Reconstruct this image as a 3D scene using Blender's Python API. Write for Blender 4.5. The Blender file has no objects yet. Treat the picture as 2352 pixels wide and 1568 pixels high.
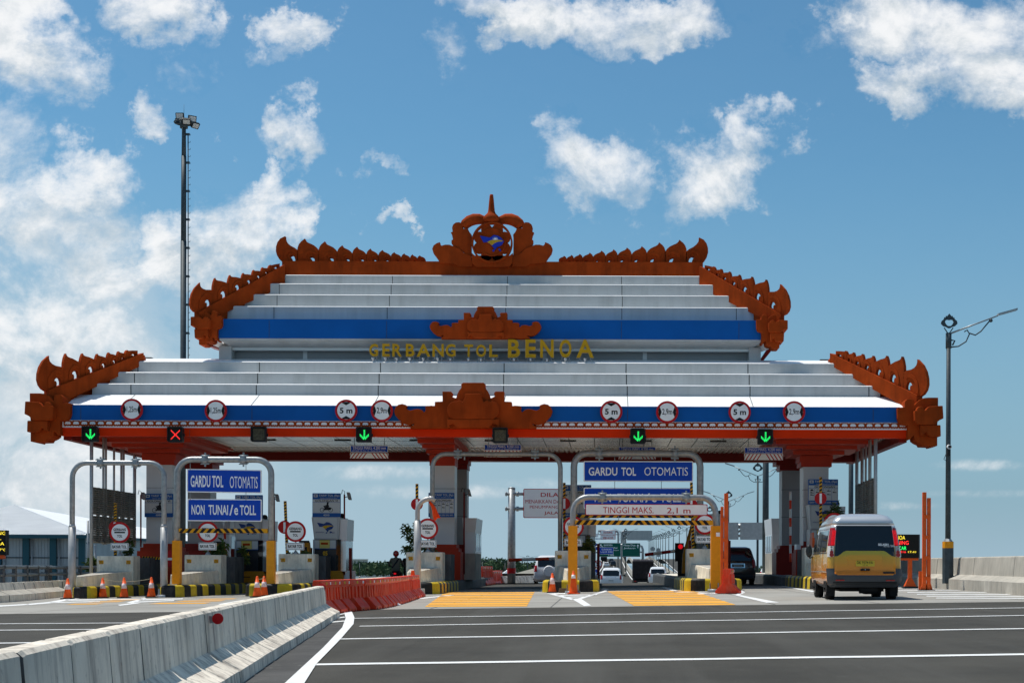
import bpy, bmesh, math, random
from math import radians, sin, cos, pi, sqrt
from mathutils import Vector, Matrix
random.seed(7)
S = bpy.context.scene
COL = S.collection
# ------------------------------------------------------------------ camera
F = 2352 * 50 / 36.0            # focal length in units of the 2352 x 1568 reading grid
PX, PY = 1380.0, 1297.0         # principal point on that grid (level camera, shifted lens)
ROLL = 0.003
EYE = 1.0
SLOPE = 0.015                   # cross fall of the plaza
cam = bpy.data.cameras.new('camera'); cam_o = bpy.data.objects.new('camera', cam); COL.objects.link(cam_o)
cam.lens = 50; cam.sensor_width = 36
cam.shift_x = (1176 - PX) / 2352; cam.shift_y = (PY - 784) / 2352
cam.clip_start = 0.1; cam.clip_end = 20000
cam_o.location = (0, 0, EYE); cam_o.rotation_euler = (radians(90), -ROLL, 0)
S.camera = cam_o
# ------------------------------------------------------------------ light
SUN_EL, SUN_AZ = radians(68), radians(-62)     # azimuth from +Y (behind the gate) towards -X
sun_dir = Vector((sin(SUN_AZ) * cos(SUN_EL), cos(SUN_AZ) * cos(SUN_EL), sin(SUN_EL)))
sl = bpy.data.lights.new('sun', 'SUN'); sl.energy = 3.6; sl.angle = radians(0.53); sl.color = (1, .955, .89)
so = bpy.data.objects.new('sun', sl); COL.objects.link(so); so.location = (0, 0, 60)
so.rotation_euler = sun_dir.to_track_quat('Z', 'Y').to_euler()
S.view_settings.view_transform = 'Standard'; S.view_settings.look = 'None'
S.view_settings.exposure = 0.25; S.view_settings.gamma = 1.0
W = bpy.data.worlds.new('World'); S.world = W; W.use_nodes = True
def build_world():
    nt = W.node_tree; nt.nodes.clear(); N = nt.nodes.new; L = nt.links.new
    def math_(op, a, b=None, c=None, clamp=False):
        n = N('ShaderNodeMath'); n.operation = op; n.use_clamp = clamp
        for i, v in enumerate((a, b, c)):
            if v is None: continue
            if isinstance(v, (int, float)): n.inputs[i].default_value = v
            else: L(v, n.inputs[i])
        return n.outputs[0]
    def sstep(v, a, b):
        n = N('ShaderNodeMapRange'); n.interpolation_type = 'SMOOTHSTEP'
        L(v, n.inputs['Value']); n.inputs['From Min'].default_value = a; n.inputs['From Max'].default_value = b
        return n.outputs[0]
    out = N('ShaderNodeOutputWorld'); bg = N('ShaderNodeBackground'); L(bg.outputs[0], out.inputs[0])
    sky = N('ShaderNodeTexSky'); sky.sky_type = 'NISHITA'; sky.sun_disc = False
    sky.sun_elevation = SUN_EL; sky.sun_rotation = SUN_AZ
    sky.air_density = 1.0; sky.dust_density = 0.6; sky.ozone_density = 2.2; sky.altitude = 0
    tc = N('ShaderNodeTexCoord'); sep = N('ShaderNodeSeparateXYZ'); L(tc.outputs['Generated'], sep.inputs[0])
    x, y, z = sep.outputs
    ay = math_('MAXIMUM', y, 0.04)
    u = math_('DIVIDE', x, ay); v = math_('DIVIDE', z, ay)
    uv = N('ShaderNodeCombineXYZ'); L(u, uv.inputs[0]); L(v, uv.inputs[1])
    def noise(scale, detail, rough, vec, off=(0, 0, 0), sc=(1, 1, 1), dist=0.0):
        mp = N('ShaderNodeMapping'); mp.inputs['Location'].default_value = off; mp.inputs['Scale'].default_value = sc; L(vec, mp.inputs[0])
        n = N('ShaderNodeTexNoise'); n.inputs['Scale'].default_value = scale; n.inputs['Detail'].default_value = detail
        n.inputs['Roughness'].default_value = rough; n.inputs['Distortion'].default_value = dist; L(mp.outputs[0], n.inputs['Vector'])
        return n.outputs['Fac']
    # cloud masses: centre and half size on the reading grid, strength
    blobs = [(60, 510, 300, 180, .9), (200, 420, 190, 120, 1.0), (-20, 330, 160, 140, .7), (40, 790, 340, 160, .95), (230, 930, 330, 130, .72), (80, 1080, 400, 130, .68),
             (20, 90, 170, 170, 1.0), (130, 160, 140, 120, .8), (370, 30, 150, 100, .95), (430, 70, 90, 70, .7), (650, 65, 95, 75, .8), (620, 120, 80, 50, .5), (440, 185, 70, 60, .45),
             (560, 530, 165, 150, 1.0), (655, 530, 85, 80, .95), (420, 590, 170, 100, .95), (600, 440, 80, 80, .9), (375, 290, 95, 55, .75), (675, 310, 110, 90, .85), (590, 345, 60, 40, .4),
             (905, 510, 60, 30, .62), (845, 390, 50, 28, .45), (1020, 130, 70, 60, .4), (250, 640, 200, 90, .6),
             (1150, 15, 220, 60, .95), (1300, 20, 280, 85, 1.0), (1430, 70, 160, 90, .95), (1560, 30, 170, 80, .9), (1030, -10, 130, 50, .7),
             (1340, 390, 150, 110, .85), (1420, 430, 100, 90, .75), (1290, 350, 90, 70, .6), (1640, 405, 165, 110, .95), (1735, 325, 115, 95, .9), (1570, 450, 90, 70, .55),
             (2100, 60, 250, 120, 1.0), (2250, 130, 230, 160, 1.0), (2100, 190, 180, 80, .95), (1960, 10, 130, 60, .8), (2330, 220, 150, 90, 1.0), (1850, 90, 90, 60, .4),
             (830, 1085, 300, 28, .45), (1000, 1130, 380, 26, .36), (1300, 1110, 260, 24, .35), (2250, 1065, 150, 20, .42), (2030, 1160, 160, 16, .4), (2280, 1130, 220, 14, .3)]
    wv = noise(17, 9, .62, uv.outputs[0], (3.1, 1.7, 0)); wv2 = noise(17, 9, .62, uv.outputs[0], (9.1, 4.7, 0))
    wu = math_('ADD', u, math_('MULTIPLY', math_('SUBTRACT', wv, .5), .15)); wvv = math_('ADD', v, math_('MULTIPLY', math_('SUBTRACT', wv2, .5), .12))
    acc = None; shade = None
    for (bx, by, rx, ry, s) in blobs:
        cu, cv, ru, rv = (bx - PX) / F, (PY - by) / F, rx / F, ry / F
        thin = rx > 4 * ry; du = math_('MULTIPLY', math_('SUBTRACT', u if thin else wu, cu), 1 / ru); dv = math_('MULTIPLY', math_('SUBTRACT', v if thin else wvv, cv), 1 / rv)
        r2 = math_('ADD', math_('MULTIPLY', du, du), math_('MULTIPLY', dv, dv))
        m = math_('MULTIPLY', math_('SUBTRACT', 1.0, r2, clamp=True), s)
        if ry > 35:
            lit = math_('MULTIPLY', m, math_('ADD', dv, 0.0))
            shade = lit if shade is None else math_('ADD', shade, lit)
        acc = m if acc is None else math_('MAXIMUM', acc, m)
    n1 = noise(13, 14, .66, uv.outputs[0], (0, 0, 0), (1, 1.25, 1), .25)
    n2 = noise(42, 10, .66, uv.outputs[0], (5, 2, 0), (1, 1.2, 1))
    nn = math_('ADD', math_('MULTIPLY', n1, .76), math_('MULTIPLY', n2, .24))
    dens = math_('ADD', math_('MULTIPLY', acc, .95), math_('MULTIPLY', math_('SUBTRACT', nn, .53), 2.8))
    dens = math_('MULTIPLY', dens, sstep(acc, 0.0, 0.40))
    a1 = math_('MULTIPLY', math_('POWER', sstep(dens, -.08, 1.05), 1.05), .95)
    # elsewhere in the sky: loose fair-weather cloud
    dn = noise(2.6, 8, .6, tc.outputs['Generated'], (2, 7, 1), (1, 1, 2.2))
    a2 = math_('MULTIPLY', sstep(dn, .52, .7), sstep(y, .62, .3))
    alpha = math_('MAXIMUM', a1, a2)
    # thin milky veil towards the horizon
    veil = math_('MULTIPLY', sstep(z, .30, .0), .82); veil2 = math_('MULTIPLY', sstep(z, .055, -.015), .8)
    # cloud brightness: sunlit tops, greyer undersides and hollows
    n3 = noise(13, 14, .66, uv.outputs[0], (0, -.010, 0), (1, 1.25, 1), .25)
    rel = math_('ADD', math_('MULTIPLY', math_('SUBTRACT', n1, n3), 1.1), math_('MULTIPLY', shade, .34))
    br = math_('ADD', .74, math_('ADD', rel, math_('MULTIPLY', sstep(dens, .5, 1.3), .02)))
    br = math_('MINIMUM', math_('MAXIMUM', br, .50), .93)
    cc = N('ShaderNodeMix'); cc.data_type = 'RGBA'
    cc.inputs['A'].default_value = (.60, .665, .71, 1); cc.inputs['B'].default_value = (.96, .965, .97, 1)
    L(sstep(br, .5, .92), cc.inputs['Factor'])
    SK = 0.105
    hs = N('ShaderNodeHueSaturation'); hs.inputs['Saturation'].default_value = 1.12; hs.inputs['Value'].default_value = 1.0; L(sky.outputs[0], hs.inputs['Color'])
    sc = N('ShaderNodeVectorMath'); sc.operation = 'SCALE'; L(hs.outputs[0], sc.inputs[0]); sc.inputs['Scale'].default_value = 1.0
    tn = N('ShaderNodeVectorMath'); tn.operation = 'MULTIPLY'; L(sc.outputs[0], tn.inputs[0]); tn.inputs[1].default_value = (.58, .85, .84)
    cs = N('ShaderNodeVectorMath'); cs.operation = 'SCALE'; L(cc.outputs['Result'], cs.inputs[0]); cs.inputs['Scale'].default_value = 0.84 / SK
    vm = N('ShaderNodeMix'); vm.data_type = 'RGBA'; L(veil, vm.inputs['Factor']); L(tn.outputs[0], vm.inputs['A']); vm.inputs['B'].default_value = (.205 / SK, .325 / SK, .445 / SK, 1)
    vm2 = N('ShaderNodeMix'); vm2.data_type = 'RGBA'; L(veil2, vm2.inputs['Factor']); L(vm.outputs['Result'], vm2.inputs['A']); vm2.inputs['B'].default_value = (.31 / SK, .44 / SK, .525 / SK, 1)
    hu = math_('MULTIPLY', math_('SUBTRACT', u, (60 - PX) / F), F / 640); hv = math_('MULTIPLY', math_('SUBTRACT', v, (PY - 1030) / F), F / 600)
    hz = math_('MULTIPLY', math_('SUBTRACT', 1.0, math_('ADD', math_('MULTIPLY', hu, hu), math_('MULTIPLY', hv, hv)), clamp=True), math_('MULTIPLY', sstep(n1, .2, .55), .9))
    ku = math_('MULTIPLY', math_('SUBTRACT', u, (450 - PX) / F), F / 1350); kv = math_('MULTIPLY', math_('SUBTRACT', v, (PY - 1200) / F), F / 330)
    kz = math_('MULTIPLY', math_('SUBTRACT', 1.0, math_('ADD', math_('MULTIPLY', ku, ku), math_('MULTIPLY', kv, kv)), clamp=True), .85)
    km = N('ShaderNodeMix'); km.data_type = 'RGBA'; L(kz, km.inputs['Factor']); L(vm2.outputs['Result'], km.inputs['A']); km.inputs['B'].default_value = (.325 / SK, .455 / SK, .54 / SK, 1)
    hm = N('ShaderNodeMix'); hm.data_type = 'RGBA'; L(hz, hm.inputs['Factor']); L(km.outputs['Result'], hm.inputs['A']); hm.inputs['B'].default_value = (.50 / SK, .58 / SK, .64 / SK, 1)
    mx = N('ShaderNodeMix'); mx.data_type = 'RGBA'; L(alpha, mx.inputs['Factor']); L(hm.outputs['Result'], mx.inputs['A']); L(cs.outputs[0], mx.inputs['B'])
    L(mx.outputs['Result'], bg.inputs['Color']); bg.inputs['Strength'].default_value = SK
build_world()

# ------------------------------------------------------------------ reading helpers
def P(x, y, D):
    dx, dy = x - PX, y - PY
    dx, dy = dx + ROLL * dy, dy - ROLL * dx
    return Vector((dx * D / F, D, EYE - dy * D / F))
def XX(x, D, y=1150): return P(x, y, D).x
def ZZ(y, D, x=1111): return P(x, y, D).z
def gz(X, Y=40): return SLOPE * X
def G(x, y):
    dx, dy = x - PX, y - PY
    dx, dy = dx + ROLL * dy, dy - ROLL * dx
    q = EYE / (dy + SLOPE * dx)
    return Vector((dx * q, q * F, EYE - dy * q))
def lerp(a, b, t): return a + (b - a) * t
def interp(tab, x):
    if x <= tab[0][0]: return tab[0][1]
    for (a, b), (c, d) in zip(tab, tab[1:]):
        if x <= c: return b + (d - b) * (x - a) / (c - a)
    return tab[-1][1]

# ------------------------------------------------------------------ materials
MATS = {}
def mat(name, col, rough=.6, metal=0., var=0., vs=2.5, streak=0., ss=(5, 5, .5), scol=(.05, .045, .04), bump=0., bs=40., emit=0., coat=0., spec=.22, spots=0., trans=0.):
    m = bpy.data.materials.new(name); m.use_nodes = True; MATS[name] = m
    nt = m.node_tree; b = nt.nodes['Principled BSDF']; N = nt.nodes.new; L = nt.links.new
    b.inputs['Roughness'].default_value = rough; b.inputs['Metallic'].default_value = metal
    b.inputs['Specular IOR Level'].default_value = spec; b.inputs['Coat Weight'].default_value = coat; b.inputs['Coat Roughness'].default_value = .05
    c4 = (*col, 1); b.inputs['Base Color'].default_value = c4
    if emit: b.inputs['Emission Color'].default_value = c4; b.inputs['Emission Strength'].default_value = emit
    if trans: b.inputs['Transmission Weight'].default_value = trans
    if not (var or streak or bump or spots): return m
    tc = N('ShaderNodeTexCoord'); oi = N('ShaderNodeObjectInfo'); ad = N('ShaderNodeVectorMath'); ad.operation = 'MULTIPLY_ADD'
    L(oi.outputs['Random'], ad.inputs[0]); ad.inputs[1].default_value = (37, 53, 29); L(tc.outputs['Object'], ad.inputs[2]); vec = ad.outputs[0]
    cur = None
    def noise(scale, sc=(1, 1, 1), det=5, rg=.6):
        mp = N('ShaderNodeMapping'); mp.inputs['Scale'].default_value = sc; L(vec, mp.inputs[0])
        n = N('ShaderNodeTexNoise'); n.inputs['Scale'].default_value = scale; n.inputs['Detail'].default_value = det; n.inputs['Roughness'].default_value = rg
        L(mp.outputs[0], n.inputs['Vector']); return n.outputs['Fac']
    def rng(v, a, b_, c, d):
        r = N('ShaderNodeMapRange'); L(v, r.inputs[0])
        for i, k in enumerate((a, b_, c, d)): r.inputs[i + 1].default_value = k
        return r.outputs[0]
    base = None
    if var:
        f = rng(noise(vs), .3, .7, 1 - var, 1 + var)
        sc = N('ShaderNodeVectorMath'); sc.operation = 'SCALE'; sc.inputs[0].default_value = col; L(f, sc.inputs['Scale']); base = sc.outputs[0]
    if streak:
        f = rng(noise(1.0, ss, 6, .65), .46, .70, 0, streak)
        mx = N('ShaderNodeMix'); mx.data_type = 'RGBA'; L(f, mx.inputs['Factor'])
        if base is not None: L(base, mx.inputs['A'])
        else: mx.inputs['A'].default_value = c4
        mx.inputs['B'].default_value = (*scol, 1); base = mx.outputs['Result']
    if spots:
        f = rng(noise(vs * 9, (1, 1, 1), 3, .7), .60, .72, 0, spots)
        mx = N('ShaderNodeMix'); mx.data_type = 'RGBA'; L(f, mx.inputs['Factor'])
        if base is not None: L(base, mx.inputs['A'])
        else: mx.inputs['A'].default_value = c4
        mx.inputs['B'].default_value = (*scol, 1); base = mx.outputs['Result']
    if base is not None:
        L(base, b.inputs['Base Color'])
        if emit: L(base, b.inputs['Emission Color'])
    if bump:
        bp = N('ShaderNodeBump'); bp.inputs['Strength'].default_value = bump; bp.inputs['Distance'].default_value = .02
        L(noise(bs), bp.inputs['Height']); L(bp.outputs[0], b.inputs['Normal'])
    return m
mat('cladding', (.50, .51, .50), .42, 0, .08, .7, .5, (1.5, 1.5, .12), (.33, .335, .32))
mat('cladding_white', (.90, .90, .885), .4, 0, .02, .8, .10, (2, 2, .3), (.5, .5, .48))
mat('blue_panel', (.004, .098, .37), .35, 0, .10, .6, spec=.12)
mat('terracotta', (.35, .050, .008), .8, 0, .20, 1.3, .45, (2.6, 2.6, .45), (.10, .022, .006), .10, 30, spec=.04)
mat('red_band', (.70, .034, .003), .5, 0, .10, .7, spec=.06)
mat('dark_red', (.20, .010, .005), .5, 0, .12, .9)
mat('frieze_white', (.78, .78, .80), .6)
mat('seam', (.06, .065, .065), .8)
mat('gold', (.50, .27, .006), .4, .2, .12, 4)
mat('silver_edge', (.72, .72, .70), .4, .3)
mat('ceiling', (.58, .54, .48), .27, .75, .12, .7, 0, (1, 1, 1), (0, 0, 0), .5, 3)
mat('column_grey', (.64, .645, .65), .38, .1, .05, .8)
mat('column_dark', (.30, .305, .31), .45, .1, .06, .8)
mat('galvanised', (.33, .345, .35), .42, .45, .22, 7, .35, (9, 9, 1.2), (.2, .21, .21))
mat('pale_steel', (.43, .43, .42), .45, .3, .12, 5)
mat('mast_steel', (.055, .072, .080), .55, .15, .22, 5)
mat('yellow_orange', (.80, .31, .01), .45, 0, .08, 6)
mat('orange_red', (.72, .10, .012), .45, 0, .12, 4, .2, (8, 8, 1), (.45, .07, .02))
mat('sign_blue', (.004, .060, .46), .35, 0, .05, 3)
mat('sign_white', (.90, .90, .89), .4, 0, .03, 4)
mat('sign_red', (.50, .008, .010), .4, 0, .05, 4)
mat('sign_green', (.0, .105, .070), .4)
mat('ink', (.010, .010, .012), .5)
mat('dark_metal', (.016, .017, .018), .45)
mat('led_face', (.012, .011, .009), .6)
mat('led_off', (.085, .075, .045), .5, 0, .5, 14)
mat('led_green', (.02, .95, .16), .5, emit=1.4)
mat('led_red', (1., .035, .03), .5, emit=1.5)
mat('led_yellow', (.95, .72, .05), .5, emit=1.2)
mat('tail_red', (.80, .01, .02), .25, emit=.55)
mat('lamp_red', (.35, .006, .008), .2, coat=.5)
mat('lamp_clear', (.62, .60, .56), .15, coat=.6)
mat('asphalt', (.053, .049, .040), .85, 0, .26, .5, .65, (1.0, .045, 1), (.080, .076, .066), .5, 90, spots=.45)
mat('old_asphalt', (.075, .073, .070), .9, 0, .35, .8, 0, (1, 1, 1), (.2, .19, .17), .5, 60, spots=.5)
mat('plaza_concrete', (.33, .315, .28), .85, 0, .14, .35, .55, (.35, 3.0, 1), (.17, .162, .15), .25, 50)
mat('road_white', (.74, .74, .72), .7, 0, .10, 3, spots=.32, scol=(.2, .2, .19))
mat('road_yellow', (.78, .37, .04), .7, 0, .12, 2, spots=.25, scol=(.3, .24, .15))
mat('concrete', (.80, .725, .59), .85, 0, .20, 1.6, .42, (5, 5, .9), (.22, .20, .16), .35, 35, spots=.45)
mat('concrete_streaky', (.80, .72, .60), .85, 0, .22, 1.4, .72, (8, 8, .55), (.115, .078, .068), .3, 40, spots=.4)
mat('concrete_pale', (.44, .41, .35), .85, 0, .18, 1.0, .35, (6, 6, .8), (.2, .19, .17), .25, 40)
mat('concrete_dark', (.085, .085, .085), .85, 0, .3, 1.5, .5, (6, 6, 1), (.2, .2, .2))
mat('kerb_yellow', (.62, .44, .02), .6, 0, .18, 3, .35, (6, 6, 2), (.25, .18, .04), spots=.3)
mat('kerb_black', (.014, .014, .014), .5, 0, .4, 5, .3, (6, 6, 2), (.12, .11, .1), spots=.25)
mat('kerb_grey', (.10, .10, .095), .7, 0, .4, 3, .7, (7, 7, 1.2), (.02, .02, .02))
mat('hazard_yellow', (.72, .33, .01), .45)
mat('cone_orange', (.86, .105, .012), .5, 0, .07, 6)
mat('cone_band', (.80, .62, .60), .5, 0, .08, 8)
mat('rubber', (.013, .013, .013), .75)
mat('barrier_red', (.86, .055, .016), .42, 0, .16, 5, .45, (7, 7, 1.6), (.68, .24, .14))
mat('rope', (.42, .36, .24), .9)
mat('cloth_orange', (.95, .075, .008), .8, 0, .15, 12)
mat('leaf', (.06, .105, .02), .6, 0, .5, 4)
mat('leaf_dry', (.10, .11, .02), .6, 0, .5, 4)
mat('bark', (.09, .065, .045), .9)
mat('mangrove_leaf', (.055, .095, .040), .8, 0, .5, .08)
mat('sea_water', (.16, .21, .23), .3, 0, .15, .02, bump=.3, bs=.4)
mat('soil', (.16, .14, .11), .95, 0, .3, .2)
mat('shed_wall', (.36, .41, .44), .5, .15, .12, .5, .25, (2, 2, .2), (.17, .2, .22))
mat('shed_teal', (.02, .09, .12), .5)
mat('shed_roof', (.80, .80, .79), .45, 0, .05, .6)
mat('louvre', (.23, .22, .19), .55, .1, .2, 4)
mat('rail_steel', (.075, .085, .095), .45, .2, .2, 6)
mat('booth_grey', (.42, .43, .44), .35, .15, .05, 2)
mat('booth_white', (.66, .67, .69), .3, .15, .04, 2)
mat('booth_dark', (.030, .034, .040), .16, 0)
mat('booth_glass', (.35, .42, .46), .08, .6)
mat('booth_yellow', (.50, .22, .012), .45, 0, .08, 3)
mat('glass_dark', (.008, .010, .012), .05, 0, spec=.6)
mat('glass_mirror', (.22, .25, .27), .04, .85)
mat('paint_silver', (.56, .58, .60), .28, .45, coat=.7)
mat('paint_white', (.76, .77, .78), .3, 0, coat=.6)
mat('paint_black', (.014, .014, .016), .25, 0, coat=.8)
mat('paint_grey', (.055, .050, .048), .28, .3, coat=.8)
mat('bumper_grey', (.060, .066, .075), .45)
mat('chrome', (.7, .7, .7), .15, 1)
mat('plate_yellow', (.62, .46, .05), .5)
mat('alloy', (.5, .5, .5), .3, .8)
mat('helmet_red', (.42, .008, .010), .18, coat=1.)
mat('jacket', (.16, .145, .11), .9, 0, .2, 8)
mat('dark_cloth', (.012, .012, .013), .9)
mat('skin', (.25, .13, .08), .6)
mat('strap', (.012, .018, .03), .8)
mat('wood', (.20, .13, .075), .85, 0, .2, 8)
mat('far_tarp', (.028, .022, .022), .8, 0, .3, 3)
mat('hill_blue', (.10, .13, .15), .9)  # blue stands in for the haze of distance
mat('police_blue', (.02, .10, .35), .4)
mat('paper', (.75, .75, .73), .8)
mat('info_yellow', (.60, .50, .14), .5)
def paint_gradient():
    m = mat('paint_amber', (.5, .2, .02), .26, .25, coat=.8); nt = m.node_tree; b = nt.nodes['Principled BSDF']; N = nt.nodes.new; L = nt.links.new
    tc = N('ShaderNodeTexCoord'); sp = N('ShaderNodeSeparateXYZ'); L(tc.outputs['Object'], sp.inputs[0])
    r = N('ShaderNodeValToRGB'); L(sp.outputs[2], r.inputs[0])
    e = r.color_ramp.elements; e[0].position = .58; e[0].color = (.74, .21, .004, 1); e[1].position = .9; e[1].color = (.68, .33, .010, 1)
    for p, c in ((.98, (.50, .38, .03, 1)),): x = e.new(p); x.color = c
    mp = N('ShaderNodeMath'); mp.operation = 'MULTIPLY'; mp.inputs[1].default_value = .8; L(sp.outputs[2], mp.inputs[0]); L(mp.outputs[0], r.inputs[0])
    L(r.outputs[0], b.inputs['Base Color'])
    m2 = mat('paint_side', (.5, .2, .02), .28, .15, coat=.6); nt = m2.node_tree; b = nt.nodes['Principled BSDF']; N = nt.nodes.new; L = nt.links.new
    tc = N('ShaderNodeTexCoord'); sp = N('ShaderNodeSeparateXYZ'); L(tc.outputs['Object'], sp.inputs[0])
    r = N('ShaderNodeValToRGB'); mp = N('ShaderNodeMath'); mp.operation = 'MULTIPLY'; mp.inputs[1].default_value = .45; L(sp.outputs[2], mp.inputs[0]); L(mp.outputs[0], r.inputs[0])
    e = r.color_ramp.elements; e[0].position = .30; e[0].color = (.70, .23, .008, 1); e[1].position = .76; e[1].color = (.58, .60, .61, 1)
    x = e.new(.50); x.color = (.62, .36, .04, 1); x = e.new(.60); x.color = (.54, .45, .20, 1)
    L(r.outputs[0], b.inputs['Base Color'])
paint_gradient()

# ------------------------------------------------------------------ mesh builder
ORG = {}
TEXT_CACHE = {}
def text_geo(s, bold):
    if 'M' in s: bold = 0.
    k = (s, bold)
    if k in TEXT_CACHE: return TEXT_CACHE[k]
    c = bpy.data.curves.new('lettering', 'FONT'); c.body = s; c.size = 1; c.resolution_u = 3; c.offset = bold; c.fill_mode = 'FRONT'
    o = bpy.data.objects.new('lettering', c); COL.objects.link(o); dg = bpy.context.evaluated_depsgraph_get(); dg.update()
    me = bpy.data.meshes.new_from_object(o.evaluated_get(dg)); vs = [tuple(v.co) for v in me.vertices]; fs = [tuple(p.vertices) for p in me.polygons]
    bpy.data.objects.remove(o); bpy.data.curves.remove(c); bpy.data.meshes.remove(me)
    xs = [v[0] for v in vs]; ys = [v[1] for v in vs]; x0, x1, y0, y1 = min(xs), max(xs), min(ys), max(ys)
    vs = [((v[0] - x0) / (x1 - x0), (v[1] - y0) / (y1 - y0)) for v in vs]
    TEXT_CACHE[k] = (vs, fs); return TEXT_CACHE[k]
def XZ(Y):                      # frame: outline in the facade plane, depth away from the viewer
    return lambda a, b, c: (a, Y + c, b)
class MB:
    def __init__(s): s.v = []; s.f = []; s.m = []; s.s = []
    def face(s, idx, m, sm=False): s.f.append(tuple(idx)); s.m.append(m); s.s.append(sm)
    def add(s, vs): i = len(s.v); s.v.extend(tuple(v) for v in vs); return i
    def poly(s, pts, m, sm=False): i = s.add(pts); s.face(range(i, i + len(pts)), m, sm)
    def box(s, x0, x1, y0, y1, z0, z1, m):
        i = s.add([(x, y, z) for z in (z0, z1) for (x, y) in ((x0, y0), (x1, y0), (x1, y1), (x0, y1))])
        for q in ((0, 3, 2, 1), (4, 5, 6, 7), (0, 1, 5, 4), (1, 2, 6, 5), (2, 3, 7, 6), (3, 0, 4, 7)): s.face([i + k for k in q], m)
    def frustum(s, r0, z0, r1, z1, m, caps=True):
        i = s.add([(x, y, z0) for (x, y) in ((r0[0], r0[2]), (r0[1], r0[2]), (r0[1], r0[3]), (r0[0], r0[3]))] + [(x, y, z1) for (x, y) in ((r1[0], r1[2]), (r1[1], r1[2]), (r1[1], r1[3]), (r1[0], r1[3]))])
        q = [(0, 1, 5, 4), (1, 2, 6, 5), (2, 3, 7, 6), (3, 0, 4, 7)]
        if caps: q += [(0, 3, 2, 1), (4, 5, 6, 7)]
        for k in q: s.face([i + j for j in k], m)
    def obox(s, o, ax, ay, az, m):      # oriented box from a corner and three edge vectors
        o, ax, ay, az = map(Vector, (o, ax, ay, az))
        i = s.add([o, o + ax, o + ax + ay, o + ay, o + az, o + ax + az, o + ax + ay + az, o + ay + az])
        for q in ((0, 3, 2, 1), (4, 5, 6, 7), (0, 1, 5, 4), (1, 2, 6, 5), (2, 3, 7, 6), (3, 0, 4, 7)): s.face([i + k for k in q], m)
    def prism(s, out, fr, c0, c1, m, side=None, sm=False):
        n = len(out); i = s.add([fr(a, b, c0) for a, b in out] + [fr(a, b, c1) for a, b in out])
        s.face(range(i, i + n), m); s.face(range(i + 2 * n - 1, i + n - 1, -1), m)
        for k in range(n): s.face((i + k, i + n + k, i + n + (k + 1) % n, i + (k + 1) % n), side or m, sm)
    def ring(s, cx, cz, r0, r1, fr, c0, c1, m, n=32):
        a = [2 * pi * k / n for k in range(n)]
        i = s.add([fr(cx + r * cos(t), cz + r * sin(t), c) for c in (c0, c1) for r in (r0, r1) for t in a])
        for k in range(n):
            j = (k + 1) % n
            s.face((i + k, i + n + k, i + n + j, i + j), m); s.face((i + n + k, i + 3 * n + k, i + 3 * n + j, i + n + j), m, True)
            s.face((i + 2 * n + k, i + k, i + j, i + 2 * n + j), m, True); s.face((i + 2 * n + k, i + 2 * n + j, i + 3 * n + j, i + 3 * n + k), m)
    def cyl(s, p0, p1, r0, m, r1=None, n=14, caps=True, sm=True):
        p0, p1 = Vector(p0), Vector(p1); r1 = r0 if r1 is None else r1; d = (p1 - p0).normalized()
        a = d.orthogonal().normalized() if abs(d.z) < .99 else Vector((1, 0, 0)); b = d.cross(a).normalized()
        i = s.add([p + (a * cos(2 * pi * k / n) + b * sin(2 * pi * k / n)) * r for p, r in ((p0, r0), (p1, r1)) for k in range(n)])
        for k in range(n): j = (k + 1) % n; s.face((i + k, i + j, i + n + j, i + n + k), m, sm)
        if caps: s.face(range(i + n - 1, i - 1, -1), m); s.face(range(i + n, i + 2 * n), m)
    def tube(s, pts, r, m, n=10, caps=True):
        pts = [Vector(p) for p in pts]; rs = r if isinstance(r, (list, tuple)) else [r] * len(pts)
        ref = None; i0 = len(s.v)
        for k, p in enumerate(pts):
            d = ((pts[min(k + 1, len(pts) - 1)] - pts[max(k - 1, 0)])).normalized()
            if ref is None: ref = d.orthogonal().normalized()
            a = (ref - d * ref.dot(d)).normalized(); ref = a; b = d.cross(a)
            s.add([p + (a * cos(2 * pi * q / n) + b * sin(2 * pi * q / n)) * rs[k] for q in range(n)])
        for k in range(len(pts) - 1):
            for q in range(n): w = (q + 1) % n; s.face((i0 + k * n + q, i0 + k * n + w, i0 + (k + 1) * n + w, i0 + (k + 1) * n + q), m, True)
        if caps: s.face(range(i0 + n - 1, i0 - 1, -1), m); e = i0 + (len(pts) - 1) * n; s.face(range(e, e + n), m)
    def lathe(s, c, prof, m, n=20, sm=True):
        i = s.add([(c[0] + r * cos(2 * pi * k / n), c[1] + r * sin(2 * pi * k / n), c[2] + z) for r, z in prof for k in range(n)])
        mm = m if isinstance(m, (list, tuple)) else [m] * (len(prof) - 1)
        for a in range(len(prof) - 1):
            for k in range(n): j = (k + 1) % n; s.face((i + a * n + k, i + a * n + j, i + (a + 1) * n + j, i + (a + 1) * n + k), mm[a], sm)
        s.face(range(i + n - 1, i - 1, -1), mm[0]); e = i + (len(prof) - 1) * n; s.face(range(e, e + n), mm[-1])
    def sphere(s, c, r, m, n=14, sc=(1, 1, 1)):
        k = n // 2; prof = [(r * sin(pi * q / k), -r * cos(pi * q / k)) for q in range(k + 1)]
        j = len(s.v); s.lathe((0, 0, 0), prof, m, n)
        for q in range(j, len(s.v)): v = s.v[q]; s.v[q] = (c[0] + v[0] * sc[0], c[1] + v[1] * sc[1], c[2] + v[2] * sc[2])
    def text(s, t, x0, x1, z0, z1, fr, m, bold=.012, c=0.):
        vs, fs = text_geo(t, bold); i = s.add([fr(lerp(x0, x1, a), lerp(z0, z1, b), c) for a, b in vs])
        for f in fs: s.face([i + k for k in f], m)
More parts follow.
